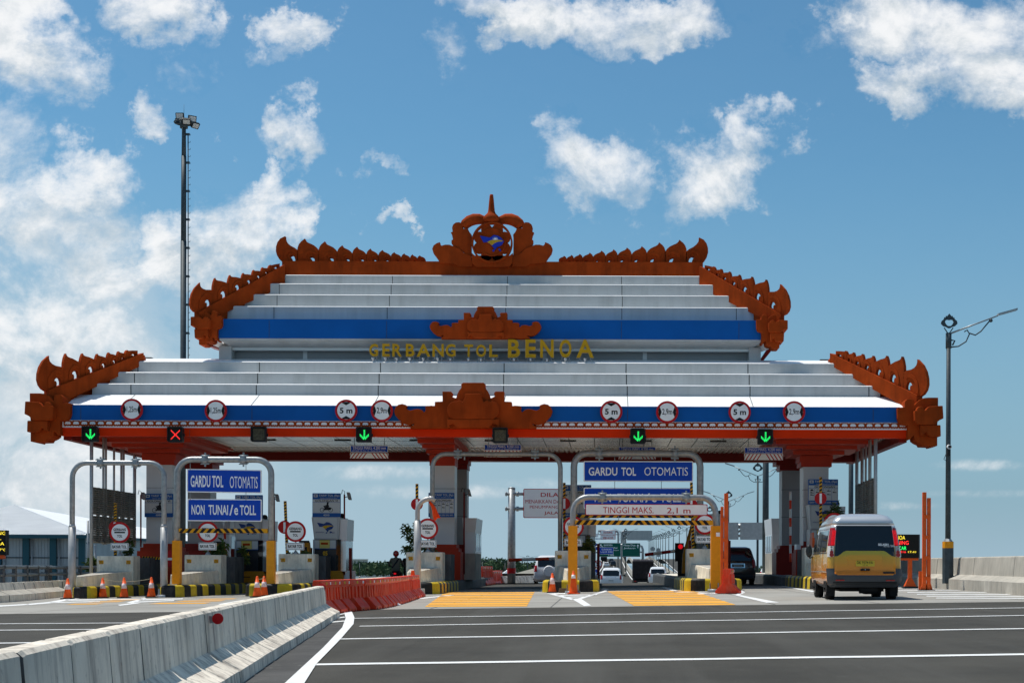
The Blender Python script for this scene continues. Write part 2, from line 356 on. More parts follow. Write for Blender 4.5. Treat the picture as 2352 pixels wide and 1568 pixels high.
    def solid_text(s, t, x0, x1, z0, z1, fr, c0, c1, m, side, bold=.03):
        vs, fs = text_geo(t, bold); n = len(vs); cnt = {}
        i = s.add([fr(lerp(x0, x1, a), lerp(z0, z1, b), c) for c in (c0, c1) for a, b in vs])
        for f in fs:
            s.face([i + k for k in f], m); s.face([i + n + k for k in reversed(f)], m)
            for a, b in zip(f, f[1:] + f[:1]): cnt[(a, b)] = 1
        for (a, b) in list(cnt):
            if (b, a) not in cnt: s.face((i + a, i + n + a, i + n + b, i + b), side)
    def disc(s, cx, cz, r, fr, c0, c1, m, n=32, rz=None):
        s.prism([(cx + r * cos(2 * pi * k / n), cz + (rz or r) * sin(2 * pi * k / n)) for k in range(n)], fr, c0, c1, m, sm=True)
    def rrect(s, x0, x1, z0, z1, r, fr, c0, c1, m):
        o = []
        for cx, cz, a0 in ((x1 - r, z1 - r, 0), (x0 + r, z1 - r, 90), (x0 + r, z0 + r, 180), (x1 - r, z0 + r, 270)):
            for k in range(5): t = radians(a0 + 22.5 * k); o.append((cx + r * cos(t), cz + r * sin(t)))
        s.prism(o, fr, c0, c1, m)
    def xform(s, M, i0=0):
        for k in range(i0, len(s.v)): s.v[k] = tuple(M @ Vector(s.v[k]))
    def build(s, name, parent=None, bevel=0., weld=False, loc=None):
        me = bpy.data.meshes.new(name); keys = []
        for k in s.m:
            if k not in keys: keys.append(k)
        if parent is not None: o0 = ORG[parent.name]
        elif loc is not None: o0 = Vector(loc)
        else:
            xs, ys, zs = zip(*s.v); o0 = Vector(((min(xs) + max(xs)) / 2, (min(ys) + max(ys)) / 2, min(zs)))
        me.from_pydata([(v[0] - o0.x, v[1] - o0.y, v[2] - o0.z) for v in s.v], [], s.f)
        for k in keys: me.materials.append(MATS[k])
        me.polygons.foreach_set('material_index', [keys.index(k) for k in s.m]); me.polygons.foreach_set('use_smooth', s.s)
        if weld or bevel:
            bm = bmesh.new(); bm.from_mesh(me)
            if weld: bmesh.ops.remove_doubles(bm, verts=bm.verts, dist=1e-4)
            if bevel:
                bmesh.ops.recalc_face_normals(bm, faces=bm.faces)
                es = [e for e in bm.edges if len(e.link_faces) == 2 and e.calc_face_angle(0) > .5]
                bmesh.ops.bevel(bm, geom=es, offset=bevel, segments=2, affect='EDGES', profile=.6, clamp_overlap=True)
            bm.to_mesh(me); bm.free()
        me.update(); o = bpy.data.objects.new(name, me); COL.objects.link(o)
        if parent is not None: o.parent = parent
        else: o.location = o0
        ORG[o.name] = o0; return o
def thing(name, label, cat, loc, group=None):
    o = bpy.data.objects.new(name, None); COL.objects.link(o); o.location = loc; o.empty_display_size = .2
    o['label'] = label; o['category'] = cat
    if group: o['group'] = group
    ORG[o.name] = Vector(loc); return o
def local(name, label, cat, group=None): return thing(name, label, cat, (0, 0, 0), group)
def tag(o, label, cat, group=None):
    o['label'] = label; o['category'] = cat
    if group: o['group'] = group
    return o
def struct(o): o['kind'] = 'structure'; return o
def put(o, loc, rz=0., sc=None):
    o.location = loc; o.rotation_euler = (0, 0, rz)
    if sc: o.scale = sc
    return o
def dup(root, loc, rz=0., label=None, sc=None):
    kids = {}
    for c in bpy.data.objects:
        if c.parent is not None: kids.setdefault(c.parent.name, []).append(c)
    def cp(o, par):
        n = o.copy(); COL.objects.link(n); n.parent = par
        for c in kids.get(o.name, []): cp(c, n)
        return n
    r = cp(root, None); put(r, loc, rz, sc)
    if label: r['label'] = label
    return r
# ------------------------------------------------------------------ setting: sea, land, decks, markings
mb = MB(); mb.poly([(-9000, -300, -5), (9000, -300, -5), (9000, 14000, -5), (-9000, 14000, -5)], 'sea_water'); struct(mb.build('sea', loc=(0, 0, -5)))
mb = MB(); mb.poly([(-160, 20, -4.2), (-24, 20, -4.2), (-24, 75, -4.2), (-30, 130, -4.2), (-160, 190, -4.2)], 'soil'); struct(mb.build('ground', loc=(0, 0, 0)))
def deck(name, m, y0, y1, x0, x1, dz=0., thick=1.2):
    b = MB(); n = 1
    b.obox((x0, y0, gz(x0) + dz - thick), (x1 - x0, 0, gz(x1) - gz(x0)), (0, y1 - y0, 0), (0, 0, thick), m)
    return struct(b.build(name, loc=(0, 0, 0)))
Y_JOIN = 34.2
deck('asphalt_road', 'asphalt', -12, Y_JOIN, -26, 12.8)
deck('plaza_pavement', 'plaza_concrete', Y_JOIN, 78, -24, 12.8)
b = MB(); b.poly([(-23.6, 63, gz(-23.6) + .005), (12.5, 63, gz(12.5) + .005), (12.5, 77.9, gz(12.5) + .005), (-23.6, 77.9, gz(-23.6) + .005)], 'asphalt'); struct(b.build('asphalt_road', loc=(0, 0, 0)))  # dark asphalt strip laid here to deepen the canopy's shadow band
# carriageways beyond the plaza: profile of height over distance
PROF = [(78, 0), (84, -.2), (96, -.55), (112, -.95), (150, -1.7), (200, -2.0), (260, -1.75), (300, -1.45), (350, -.85), (400, -.1), (450, .7), (500, 1.55), (550, 2.4), (600, 3.1), (650, 3.7), (700, 4.1), (760, 4.35), (820, 4.3), (900, 3.8), (1050, 2.2)]
def pz(Y): return interp(PROF, Y)
LE = [(78, -12), (100, -5), (125, -3.6), (250, -2.2), (430, .2), (700, 1.4), (1050, 1.5)]
RE = [(78, 4.6), (112, 5.0), (250, 6.2), (430, 7.6), (600, 9.2), (700, 10.2), (1050, 14)]
L2 = [(78, 6.0), (112, 6.4), (250, 8.3), (400, 10.4), (580, 12.8), (700, 14.5), (1050, 19)]
R2 = [(78, 12.8), (112, 12.6), (300, 15.0), (600, 21.3), (700, 23.5), (1050, 30)]
L3 = [(78, 12.9), (112, 13.6), (320, 17.6), (600, 26.2), (700, 29), (1050, 38)]
R3 = [(78, 18), (112, 19), (320, 27), (600, 40), (700, 44), (1050, 56)]
def ribbon(name, m, ea, eb, y0, y1, oa=0., ob=0., dz=0., step=6):
    b = MB(); n = max(2, int((y1 - y0) / step)); rows = []
    for k in range(n + 1):
        Y = lerp(y0, y1, k / n); i = b.add([(interp(ea, Y) + oa, Y, pz(Y) + dz), (interp(eb, Y) + ob, Y, pz(Y) + dz)]); rows.append(i)
    for a, c in zip(rows, rows[1:]): b.face((a, a + 1, c + 1, c), m)
    return b
for nm, a, c in (('road', LE, RE), ('road', L2, R2), ('road', L3, R3)): struct(ribbon(nm, 'asphalt', a, c, 78, 1050).build(nm, loc=(0, 0, 0)))
b = MB()
for e, o in ((LE, .25), (RE, -.5), (L2, .5), (R2, -.4), (L3, .4)):
    r = ribbon('x', 'road_white', e, e, 80, 1000, o, o + .22, .012); i = b.add(r.v)
    for f in r.f: b.face([i + k for k in f], 'road_white')
for ea, eb in ((LE, RE), (L2, R2)):
    for k in range(60):
        Y0 = 110 + k * 12; x = (interp(ea, Y0) + interp(eb, Y0)) / 2; x2 = (interp(ea, Y0 + 5) + interp(eb, Y0 + 5)) / 2
        b.poly([(x - .08, Y0, pz(Y0) + .012), (x + .08, Y0, pz(Y0) + .012), (x2 + .08, Y0 + 5, pz(Y0 + 5) + .012), (x2 - .08, Y0 + 5, pz(Y0 + 5) + .012)], 'road_white')
struct(b.build('road_markings', loc=(0, 0, 0)))
def wall_run(e, off, y0, y1, h, w, m, zf=pz):
    b = MB(); n = int((y1 - y0) / 6); rows = []
    for k in range(n + 1):
        Y = lerp(y0, y1, k / n); X = interp(e, Y) + off; z = zf(Y)
        rows.append(b.add([(X - w, Y, z - .3), (X - w * .8, Y, z + .25), (X - w * .35, Y, z + h), (X + w * .35, Y, z + h), (X + w * .8, Y, z + .25), (X + w, Y, z - .3)]))
    for p, q in zip(rows, rows[1:]):
        for k in range(5): b.face((p + k, q + k, q + k + 1, p + k + 1), m)
    b.face(range(rows[0], rows[0] + 6), m); b.face(range(rows[-1], rows[-1] + 6), m)
    return b
tag(wall_run(RE, .35, 112, 1000, .95, .3, 'concrete_pale').build('median_barrier'), 'long pale concrete median barrier climbing away behind the dark truck', 'road barrier')
tag(wall_run(L2, -.35, 112, 1000, .85, .28, 'concrete_pale').build('median_barrier'), 'pale concrete barrier bordering the right carriageway on its inner side', 'road barrier')
tag(wall_run(R2, .55, 120, 1000, .95, .3, 'concrete_pale').build('median_barrier'), 'pale concrete barrier under the row of tall double armed lamps', 'road barrier')
tag(wall_run(LE, -.4, 130, 1000, .9, .3, 'concrete_pale').build('bridge_parapet'), 'low concrete parapet on the outer left edge of the climbing road', 'parapet')
tag(wall_run(R3, .4, 80, 1000, .9, .3, 'concrete_pale').build('bridge_parapet'), 'low concrete parapet on the far outer edge of the third carriageway', 'parapet')

# painted markings on asphalt and plaza
def mark(b, pts, m='road_white', dz=.006, off=0):
    b.poly([(p.x, p.y, p.z + dz) for p in (G(*q) for q in pts)], m)
b = MB()
for (xa, ya, xb, yb, w) in ((808, 1419.5, 2500, 1393, .105), (826, 1437.5, 2560, 1409.5, .105), (778, 1467, 2640, 1439, .115), (716, 1526, 2750, 1497, .13), (-150, 1433, 660, 1427.5, .105), (-150, 1448, 640, 1441.5, .105), (-200, 1479, 300, 1473, .11)):
    p, q = G(xa, ya), G(xb, yb); n = 14
    for k in range(n):
        r0, r1 = p.lerp(q, k / n), p.lerp(q, (k + 1) / n); j0 = .018 * sin(k * 1.9 + xa); j1 = .018 * sin((k + 1) * 1.9 + xa)
        b.poly([(r0.x, r0.y + j0 - w, gz(r0.x) + .006), (r1.x, r1.y + j1 - w, gz(r1.x) + .006), (r1.x, r1.y + j1 + w, gz(r1.x) + .006), (r0.x, r0.y + j0 + w, gz(r0.x) + .006)], 'road_white')
for pts in ([(480, 1568 + 160), (600, 1568 + 160), (727, 1525), (655, 1569)], [(655, 1569), (727, 1525), (784, 1466), (742, 1488)], [(742, 1488), (784, 1466), (812, 1433), (786, 1441)],
            [(786, 1441), (812, 1433), (814, 1418), (794, 1419)], [(794, 1419), (814, 1418), (808, 1404), (790, 1406)]): mark(b, pts, dz=.010)
for k, y in enumerate((1411, 1419, 1428)): mark(b, [(775 - 9 * k, y), (792, y - 3), (792, y - 1), (772 - 9 * k, y + 2.5)], dz=.010)
struct(b.build('road_markings', loc=(0, 0, 0)))
b = MB()                                                        # dusty shoulder along the near barrier
b.poly([(p.x, p.y, p.z + .004) for p in (G(470, 1740), G(655, 1569), G(742, 1488), G(786, 1441), G(795, 1416), G(752, 1417), G(700, 1452), G(560, 1568), G(380, 1740))], 'old_asphalt')
struct(b.build('road_shoulder', loc=(0, 0, 0)))
b = MB()                                                        # yellow rumble bars and white hatching on the concrete
def bars(xl0, xl1, xr0, xr1, ys, m='road_yellow', tilt=0):
    y0, y1 = ys[0][0], ys[-1][1]
    for (ya, yb) in ys:
        t0, t1 = (ya - y0) / (y1 - y0), (yb - y0) / (y1 - y0); q = []
        for xa, y in ((lerp(xl0, xl1, t0), ya), (lerp(xr0, xr1, t0), ya + tilt), (lerp(xr0, xr1, t1), yb + tilt), (lerp(xl0, xl1, t1), yb)): q.append((xa, y))
        mark(b, q, m)
ysr = [(1360, 1362.6), (1363.6, 1366.7), (1368.0, 1370.7), (1371.4, 1374.2), (1375.4, 1378.8), (1379.8, 1382.8), (1384, 1388.7), (1389.7, 1393)]
bars(1022, 976, 1228, 1210, ysr, tilt=-1)
bars(1395, 1456, 1590, 1690, [(y - 2.4, z - 2.4) for y, z in ysr], tilt=-2)
bars(260, 150, 330, 220, [(1376.5, 1378.3), (1380.8, 1382.8), (1386, 1388.2)], tilt=-1)
bars(470, 340, 545, 470, [(1374.5, 1376.3), (1378.8, 1381), (1384, 1386.6)], tilt=-1)
W_ = [[(1256, 1361), (1330, 1361.5), (1330, 1364), (1258, 1363)], [(1255, 1362), (1270, 1362), (1322, 1375), (1312, 1377)], [(1388, 1356), (1396, 1357), (1336, 1375), (1326, 1374)], [(1312, 1374), (1334, 1374), (1358, 1390), (1342, 1391.5)],
      [(1276, 1366), (1372, 1364.5), (1370, 1366), (1280, 1367.6)], [(1292, 1370), (1354, 1368.8), (1350, 1370.4), (1298, 1371.6)], [(1236, 1357), (1250, 1352), (1258, 1353), (1247, 1358.5)],
      [(1380, 1353), (1386, 1350), (1398, 1352), (1392, 1357)],
      [(960, 1373), (1040, 1365), (1044, 1366.5), (964, 1375)], [(1520, 1348), (1530, 1348), (1560, 1357), (1640, 1362), (1636, 1364), (1550, 1359)],
      [(1600, 1362), (1690, 1360), (1692, 1362), (1604, 1364)], [(1690, 1353), (1700, 1352), (1712, 1360), (1698, 1366), (1686, 1366), (1702, 1360)], [(1680, 1364.5), (1700, 1366), (1790, 1383), (1760, 1383.5)],
      [(1790, 1345), (1800, 1345), (1872, 1357), (1866, 1359)],
      [(60, 1386.5), (110, 1382), (150, 1375), (190, 1370.5), (194, 1372.5), (160, 1377.5), (118, 1384.5), (62, 1389)], [(-60, 1393), (66, 1386), (66, 1388.5), (-60, 1396)], [(150, 1376.5), (330, 1374), (330, 1375.8), (148, 1378.8)], [(116, 1382), (230, 1380), (228, 1381.6), (112, 1384)],
      [(0, 1380), (150, 1368.5), (151, 1370.3), (0, 1382.4)],
      [(290, 1383.5), (330, 1372), (338, 1372.5), (306, 1384.6)], [(270, 1388.5), (312, 1383.3), (322, 1384.5), (276, 1390.5)], [(320, 1376), (420, 1373.5), (420, 1375.4), (318, 1378)], [(310, 1381), (400, 1377.5), (400, 1379.2), (308, 1383.2)],
      [(560, 1377), (620, 1367), (626, 1367.4), (574, 1378)], [(500, 1387), (560, 1376.6), (574, 1377.6), (512, 1389)]]
for q in W_: mark(b, q, 'road_white')
for k in range(6): mark(b, [(2040 + 22 * k, 1351 + 4.2 * k), (2140 + 60 * k, 1350 + 4.6 * k), (2146 + 62 * k, 1350.9 + 4.75 * k), (2040 + 22 * k, 1352.0 + 4.3 * k)], 'road_white')
struct(b.build('plaza_markings', loc=(0, 0, 0)))
b = MB()                                                        # expansion joints of the slabs
for Y in (38.2, 42.4, 46.6, 50.8, 55, 59.2, 63.4): b.box(-23.5, 12.4, Y - .012, Y + .012, -.5, -.5, 'seam') if 0 else b.poly([(-23.5, Y - .014, gz(-23.5) + .003), (12.4, Y - .014, gz(12.4) + .003), (12.4, Y + .014, gz(12.4) + .003), (-23.5, Y + .014, gz(-23.5) + .003)], 'concrete_dark')
for X in (-21, -17.7, -14.1, -9.7, -6.9, -4.1, -1.2, 1.5, 4.2, 6.7, 10.6): b.poly([(X - .014, Y_JOIN, gz(X) + .0035), (X + .014, Y_JOIN, gz(X) + .0035), (X + .014, 77, gz(X) + .0035), (X - .014, 77, gz(X) + .0035)], 'concrete_dark')
struct(b.build('pavement_joints', loc=(0, 0, 0)))

# far shore
def clump_leaves(b, c, r, n, size, m, rnd, flat=1.0):
    for _ in range(n):
        d = Vector((rnd.gauss(0, 1), rnd.gauss(0, 1), rnd.gauss(0, 1))).normalized() * (rnd.random() ** .45)
        p = Vector((c[0] + d.x * r[0], c[1] + d.y * r[1], c[2] + d.z * r[2])); a = Vector((rnd.gauss(0, 1), rnd.gauss(0, 1), rnd.gauss(0, .6))).normalized(); e = a.orthogonal().normalized()
        e = (Matrix.Rotation(rnd.random() * 6.28, 3, a) @ e); f = a.cross(e); s_ = size * rnd.uniform(.6, 1.3)
        b.poly([p - e * s_, p + f * s_ * .45 * flat, p + e * s_, p - f * s_ * .45 * flat], m)
rnd = random.Random(3); b = MB()
for k in range(230):
    D = rnd.uniform(690, 790); px = rnd.uniform(740, 1290) if rnd.random() < .85 else rnd.uniform(1660, 2050)
    h = rnd.uniform(2.6, 4.2) + 1.4 * max(0, sin(px * .013)); c = P(px, 1300, D); clump_leaves(b, (c.x, D, -3.4 + h * .55), (rnd.uniform(6, 12), 8, h), 110, .95, 'mangrove_leaf', rnd)
o = b.build('mangrove', loc=(0, 0, 0)); o['kind'] = 'stuff'; o['label'] = 'low dark green mangrove belt along the far water edge'
b = MB(); n = 26; i = b.add([P(lerp(1020, 1215, k / n), 1303.5 - 2.6 * sin(pi * min(1, k / n * 1.25)) ** .4 if k < 21 else 1304, 2600) for k in range(n + 1)] + [P(lerp(1020, 1215, k / n), 1312, 2600) for k in range(n + 1)]
            + [P(lerp(1020, 1215, k / n), 1302, 3000) for k in range(n + 1)])
for k in range(n): b.face((i + k, i + k + 1, i + n + 2 + k, i + n + 1 + k), 'hill_blue'); b.face((i + k, i + k + 1, i + 2 * n + 3 + k, i + 2 * n + 2 + k), 'hill_blue')
struct(b.build('hills', loc=(0, 0, 0)))
# two distant trees and a distant block on the shore
def far_tree(px, ytop, D, w, label):
    base = P(px, 1313, D); t = thing('distant_tree', label, 'tree', base); h = ZZ(ytop, D, px) - base.z; b = MB(); b.cyl(base, base + Vector((0, 0, h * .6)), .5, 'bark', .25, 8); b.build('trunk', t)
    b = MB()
    for k in range(9): clump_leaves(b, (base.x + rnd.uniform(-w, w) * .7, D + rnd.uniform(-2, 2), base.z + h * rnd.uniform(.55, .92)), (w * .4, w * .4, h * .13), 40, .9, 'mangrove_leaf', rnd)
    b.build('crown', t)
far_tree(1158, 1285, 600, 6.5, 'dark spreading tree standing above the mangroves, left of the grey sign post')
p = P(822, 1303, 900); t = thing('distant_building', 'tiny grey block rising above the far mangrove trees', 'building', p); b = MB(); b.box(p.x - 5, p.x + 5, p.y, p.y + 8, p.z - 2, p.z + 5, 'concrete_pale'); b.build('wall', t)
b = MB(); b.box(p.x - 5.3, p.x + 5.3, p.y - .3, p.y + 8.3, p.z + 5, p.z + 5.5, 'concrete'); b.build('roof', t)
# viaduct on piles to the left of the crest
vt = thing('viaduct', 'low concrete viaduct on piles curving over the water behind the lane boom', 'bridge', P(1150, 1340, 300))
path = [(1246, 1316.5, 150), (1215, 1321, 185), (1190, 1325, 230), (1165, 1328.5, 290), (1130, 1329.5, 370), (1060, 1327, 480), (960, 1322, 640)]
pts = [P(*q) for q in path]; b = MB(); bp = MB(); rows = []
for k, p in enumerate(pts):
    d = (pts[min(k + 1, len(pts) - 1)] - pts[max(k - 1, 0)]); d.z = 0; d.normalize(); nrm = Vector((d.y, -d.x, 0)) * -1
    rows.append(b.add([p, p + nrm * 9, p + nrm * 9 - Vector((0, 0, .9)), p - Vector((0, 0, .9))]))
for a, c in zip(rows, rows[1:]):
    for k in range(4): b.face((a + k, a + (k + 1) % 4, c + (k + 1) % 4, c + k), 'concrete_pale')
b.build('deck', vt)
for a, c in zip(pts[:-1], pts[1:]):
    n = max(2, int((c - a).length / 14))
    for k in range(n):
        p = a.lerp(c, (k + .5) / n); pr = MB(); pr.box(p.x - 1.2, p.x + 4.5, p.y - .6, p.y + .6, p.z - 1.7, p.z - .95, 'concrete')
        for dx in (-.7, 3.6): pr.cyl((p.x + dx, p.y, p.z - 1.7), (p.x + dx, p.y, -6), .42, 'concrete_dark', n=8)
        pr.build('pier', vt)
b = MB()
for a, c in zip(pts, pts[1:]): b.obox(a + Vector((0, 0, .02)), c - a, (0, .3, 0), (0, 0, .75), 'concrete_pale')
b.build('parapet', vt)
# ------------------------------------------------------------------ the toll gate
CX = 1111
gate = thing('toll_gate', 'wide toll plaza canopy with two stepped grey white roofs, blue bands and terracotta carvings', 'toll gate', (XX(CX, 63.5), 63.5, 0))
YC = 63.5
def mirrorY(D): return 2 * YC - D
def slab(b, xl, xr, yt, yb, D, m, chamfer=0., edge=None, back=None):
    """a box round the roof's long axis: front face from grid rows yt..yb at distance D"""
    x0, x1 = XX(xl, D), XX(xr, D); z1, z0 = ZZ(yt, D), ZZ(yb, D); d2 = back or mirrorY(D)
    if chamfer:
        b.frustum((x0, x1, D, d2), z0, (x0, x1, D, d2), z1 - chamfer, m, False)
        b.frustum((x0, x1, D, d2), z1 - chamfer, (x0 + chamfer, x1 - chamfer, D + chamfer * 1.6, d2 - chamfer * 1.6), z1, edge or m)
    else: b.box(x0, x1, D, d2, z0, z1, m)
    return x0, x1, z0, z1
def seams(b, xs, yt, yb, D, w=.018):
    for x in xs:
        X = XX(x, D); b.box(X - w, X + w, D - .004, D + .05, ZZ(yb, D) - .0, ZZ(yt, D) - .05, 'seam')
# lower roof
b = MB(); mz = 3
e = MB
z57, z584 = ZZ(933, 57.0), ZZ(909, 58.4)
L0, R0 = XX(146, 57), XX(2078, 57); L1, R1 = XX(182, 58.4), XX(2042, 58.4)
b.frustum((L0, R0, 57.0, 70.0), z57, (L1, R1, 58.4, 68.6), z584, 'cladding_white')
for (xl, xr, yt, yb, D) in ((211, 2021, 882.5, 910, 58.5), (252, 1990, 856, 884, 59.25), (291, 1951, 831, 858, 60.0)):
    slab(b, xl, xr, yt, yb, D, 'cladding', .035, 'cladding_white')  # top lips in paler white: the sunlit edge is put into the colour
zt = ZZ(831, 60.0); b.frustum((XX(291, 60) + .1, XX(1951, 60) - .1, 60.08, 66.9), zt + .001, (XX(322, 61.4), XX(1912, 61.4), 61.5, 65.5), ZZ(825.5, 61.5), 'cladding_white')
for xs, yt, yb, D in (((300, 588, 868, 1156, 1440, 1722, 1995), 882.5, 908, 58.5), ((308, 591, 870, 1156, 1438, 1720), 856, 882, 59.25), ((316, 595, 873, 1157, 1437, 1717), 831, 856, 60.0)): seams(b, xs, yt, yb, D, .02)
for x in (295, 584, 862, 1157, 1441, 1726):
    X = XX(x, 57.6); b.obox((X - .012, 57.0, z57 + .006), (.024, 0, 0), (0, 1.4, z584 - z57), (0, 0, .004), 'seam')
lower = b.build('lower_roof', gate)
# fascia: blue band, carved frieze, red band
b = MB(); slab(b, 161, 2066, 932, 967, 56.95, 'blue_panel', back=70.05); seams(b, (185, 578, 970, 1441, 1721, 2005), 934, 966, 56.945, .008)
b.build('blue_fascia', gate)
b = MB(); D = 56.98; slab(b, 142, 2085, 967, 984, D, 'frieze_white', back=70.0)
zt, zb = ZZ(968.5, D), ZZ(981.5, D); x0, x1 = XX(146, D), XX(2082, D); n = 102; w = (x1 - x0) / n; h = zt - zb
for k in range(n):
    xa = x0 + k * w; fr = XZ(0)
    out = [(0, .18), (.06, 0.05), (.2, 0), (.35, .1), (.5, .0), (.65, .1), (.8, 0), (.94, .05), (1, .18), (1, .86), (.9, 1), (.1, 1), (0, .86)]
    inn = [(.16, .42), (.26, .32), (.38, .42), (.5, .30), (.62, .42), (.74, .32), (.84, .42), (.84, .62), (.74, .8), (.5, .84), (.26, .8), (.16, .62)]
    b.poly([(xa + a * w, D - .012, zb + c * h) for a, c in out], 'terracotta'); b.poly([(xa + a * w, D - .018, zb + c * h) for a, c in inn], 'frieze_white')
b.build('carved_frieze', gate)
b = MB(); z1_, z0_ = ZZ(984, 57.05), ZZ(1003, 57.05); xa_, xb_ = XX(139, 57.05), XX(2086, 57.05)
for q in ((xa_, xb_, 57.05, 57.35), (xa_, xb_, 69.65, 69.95), (xa_, xa_ + .3, 57.351, 69.649), (xb_ - .3, xb_, 57.351, 69.649)): b.box(*q, z0_, z1_, 'red_band')
seams(b, (435, 852, 1133, 1466, 1752), 985, 1003, 57.045, .006)
b.build('fascia_beam', gate)
# soffit, its bright reflective panels, and the dark back beam
zs = ZZ(1003, 57.05) + .22
b = MB(); X0, X1 = XX(150, 57.2), XX(2080, 57.2)
b.box(X0, X1, 57.3, 69.8, zs, zs + .12, 'ceiling')
for k in range(31): X = lerp(X0, X1, (k + .5) / 31); b.box(X - .015, X + .015, 57.4, 64.5, zs - .003, zs + .01, 'seam')
for Y in (59.5, 61.6, 63.7): b.box(X0, X1, Y - .015, Y + .015, zs - .0045, zs + .01, 'seam')
for k in range(150): X = lerp(X0, X1, (k + .5) / 150); b.box(X - .06, X + .06, 64.9, 67.4, zs - .05, zs + .01, 'ceiling')
for k in range(9):
    X = lerp(X0 + 4, X1 - 4, k / 8); b.box(X - .35, X + .35, 61.0, 61.15, zs - .05, zs + .01, 'dark_metal')
b.build('soffit', gate)
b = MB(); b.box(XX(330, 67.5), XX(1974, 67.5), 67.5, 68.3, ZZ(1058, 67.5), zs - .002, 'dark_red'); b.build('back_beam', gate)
# sloping eave underside at both ends
for xs, s in ((139, 1), (2086, -1)):
    b = MB(); X = XX(xs, 57.1); z = ZZ(1003, 57.05)
    b.obox((X, 57.4, z - .14), (s * .32, 0, 0), (0, 12.3, 0), (0, 0, .5), 'dark_red'); b.obox((X + s * .35, 57.6, zs - .16), (s * 2.2, 0, 0), (0, .3, 0), (0, 0, .14), 'pale_steel')
    b.build('eave_board', gate)
# columns with stepped brackets
def column(xpx, D, wpx, m, base_w, front):
    X = XX(xpx, D); w = wpx * D / F / 2; d = w; zb = gz(X) + .42
    c = MB(); c.box(X - w, X + w, D, D + 2 * d, zb, zs - .3, m)
    for y in (1122, 1185): c.box(X - w - .003, X + w + .003, D - .003, D + .3, ZZ(y, D) - .008, ZZ(y, D) + .008, 'seam')
    co = c.build('column', gate)
    c = MB(); zt = ZZ(1250, D)
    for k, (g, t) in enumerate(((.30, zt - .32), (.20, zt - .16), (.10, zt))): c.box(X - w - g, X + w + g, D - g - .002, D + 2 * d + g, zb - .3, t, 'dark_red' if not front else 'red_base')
    c.build('column_base', co)
    c = MB()
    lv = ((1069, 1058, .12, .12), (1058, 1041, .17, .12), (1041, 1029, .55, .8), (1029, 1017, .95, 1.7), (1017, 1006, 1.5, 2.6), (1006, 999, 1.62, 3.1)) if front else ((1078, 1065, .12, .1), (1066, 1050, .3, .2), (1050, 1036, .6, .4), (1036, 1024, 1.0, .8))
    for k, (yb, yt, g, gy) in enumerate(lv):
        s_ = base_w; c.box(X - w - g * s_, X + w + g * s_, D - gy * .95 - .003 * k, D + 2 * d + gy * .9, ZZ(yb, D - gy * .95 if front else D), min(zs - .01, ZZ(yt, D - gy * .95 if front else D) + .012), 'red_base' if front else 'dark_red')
    c.build('bracket', co)
mat('red_base', (.46, .036, .010), .5, 0, .12, .9)
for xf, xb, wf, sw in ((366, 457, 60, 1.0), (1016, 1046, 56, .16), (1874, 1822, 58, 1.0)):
    column(xb, 67.4, 52, 'column_dark', sw if sw > .5 else .3, False); column(xf, 61.8, wf, 'column_grey', sw, True)  # rear columns in darker copies of the front colours, shade painted in
# upper roof
b = MB()
for (xl, xr, yt, yb, D) in ((520, 1731, 704, 735, 61.1), (560, 1690, 677, 706, 61.7), (603, 1651, 652, 679, 62.2), (650, 1611, 632, 654, 62.7)): slab(b, xl, xr, yt, yb, D, 'cladding', .03, 'cladding_white')  # paler lips again paint the sunlit edges
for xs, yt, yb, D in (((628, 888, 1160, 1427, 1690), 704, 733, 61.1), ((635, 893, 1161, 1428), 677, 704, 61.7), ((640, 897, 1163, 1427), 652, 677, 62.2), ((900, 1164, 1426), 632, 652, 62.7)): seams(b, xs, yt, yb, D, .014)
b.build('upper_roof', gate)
b = MB(); slab(b, 501, 1752, 734, 778, 60.5, 'blue_panel'); seams(b, (617, 887, 1166, 1426, 1696), 735, 777, 60.495, .007); b.build('blue_fascia', gate)
b = MB(); slab(b, 503, 1750, 778, 783, 60.55, 'cladding'); z0 = ZZ(778, 60.55)
b.frustum((XX(532, 61.3), XX(1722, 61.3), 61.3, 65.7), ZZ(801, 61.3), (XX(507, 60.65), XX(1747, 60.65), 60.65, 66.3), ZZ(784, 60.65), 'cladding')
b.box(XX(530, 61.35), XX(1720, 61.35), 61.26, 61.5, ZZ(806, 61.3), ZZ(800, 61.3), 'silver_edge'); b.build('upper_soffit', gate)
b = MB(); b.box(XX(536, 61.8), XX(1716, 61.8), 61.7, 65.3, ZZ(834, 61.7), ZZ(800, 61.7), 'column_dark')
for x in (700, 880, 1000, 1250, 1480): b.box(XX(x, 61.7) - .09, XX(x, 61.7) + .09, 61.68, 61.72, ZZ(830, 61.7), ZZ(806, 61.7), 'column_grey')
b.build('attic_wall', gate)
for xa, xb in ((503, 532), (1719, 1746)):
    b = MB(); b.box(XX(xa, 61.2), XX(xb, 61.2), 61.1, 61.75, ZZ(835, 61.1), ZZ(796, 61.1), 'cladding'); b.build('attic_pillar', gate, bevel=.02)

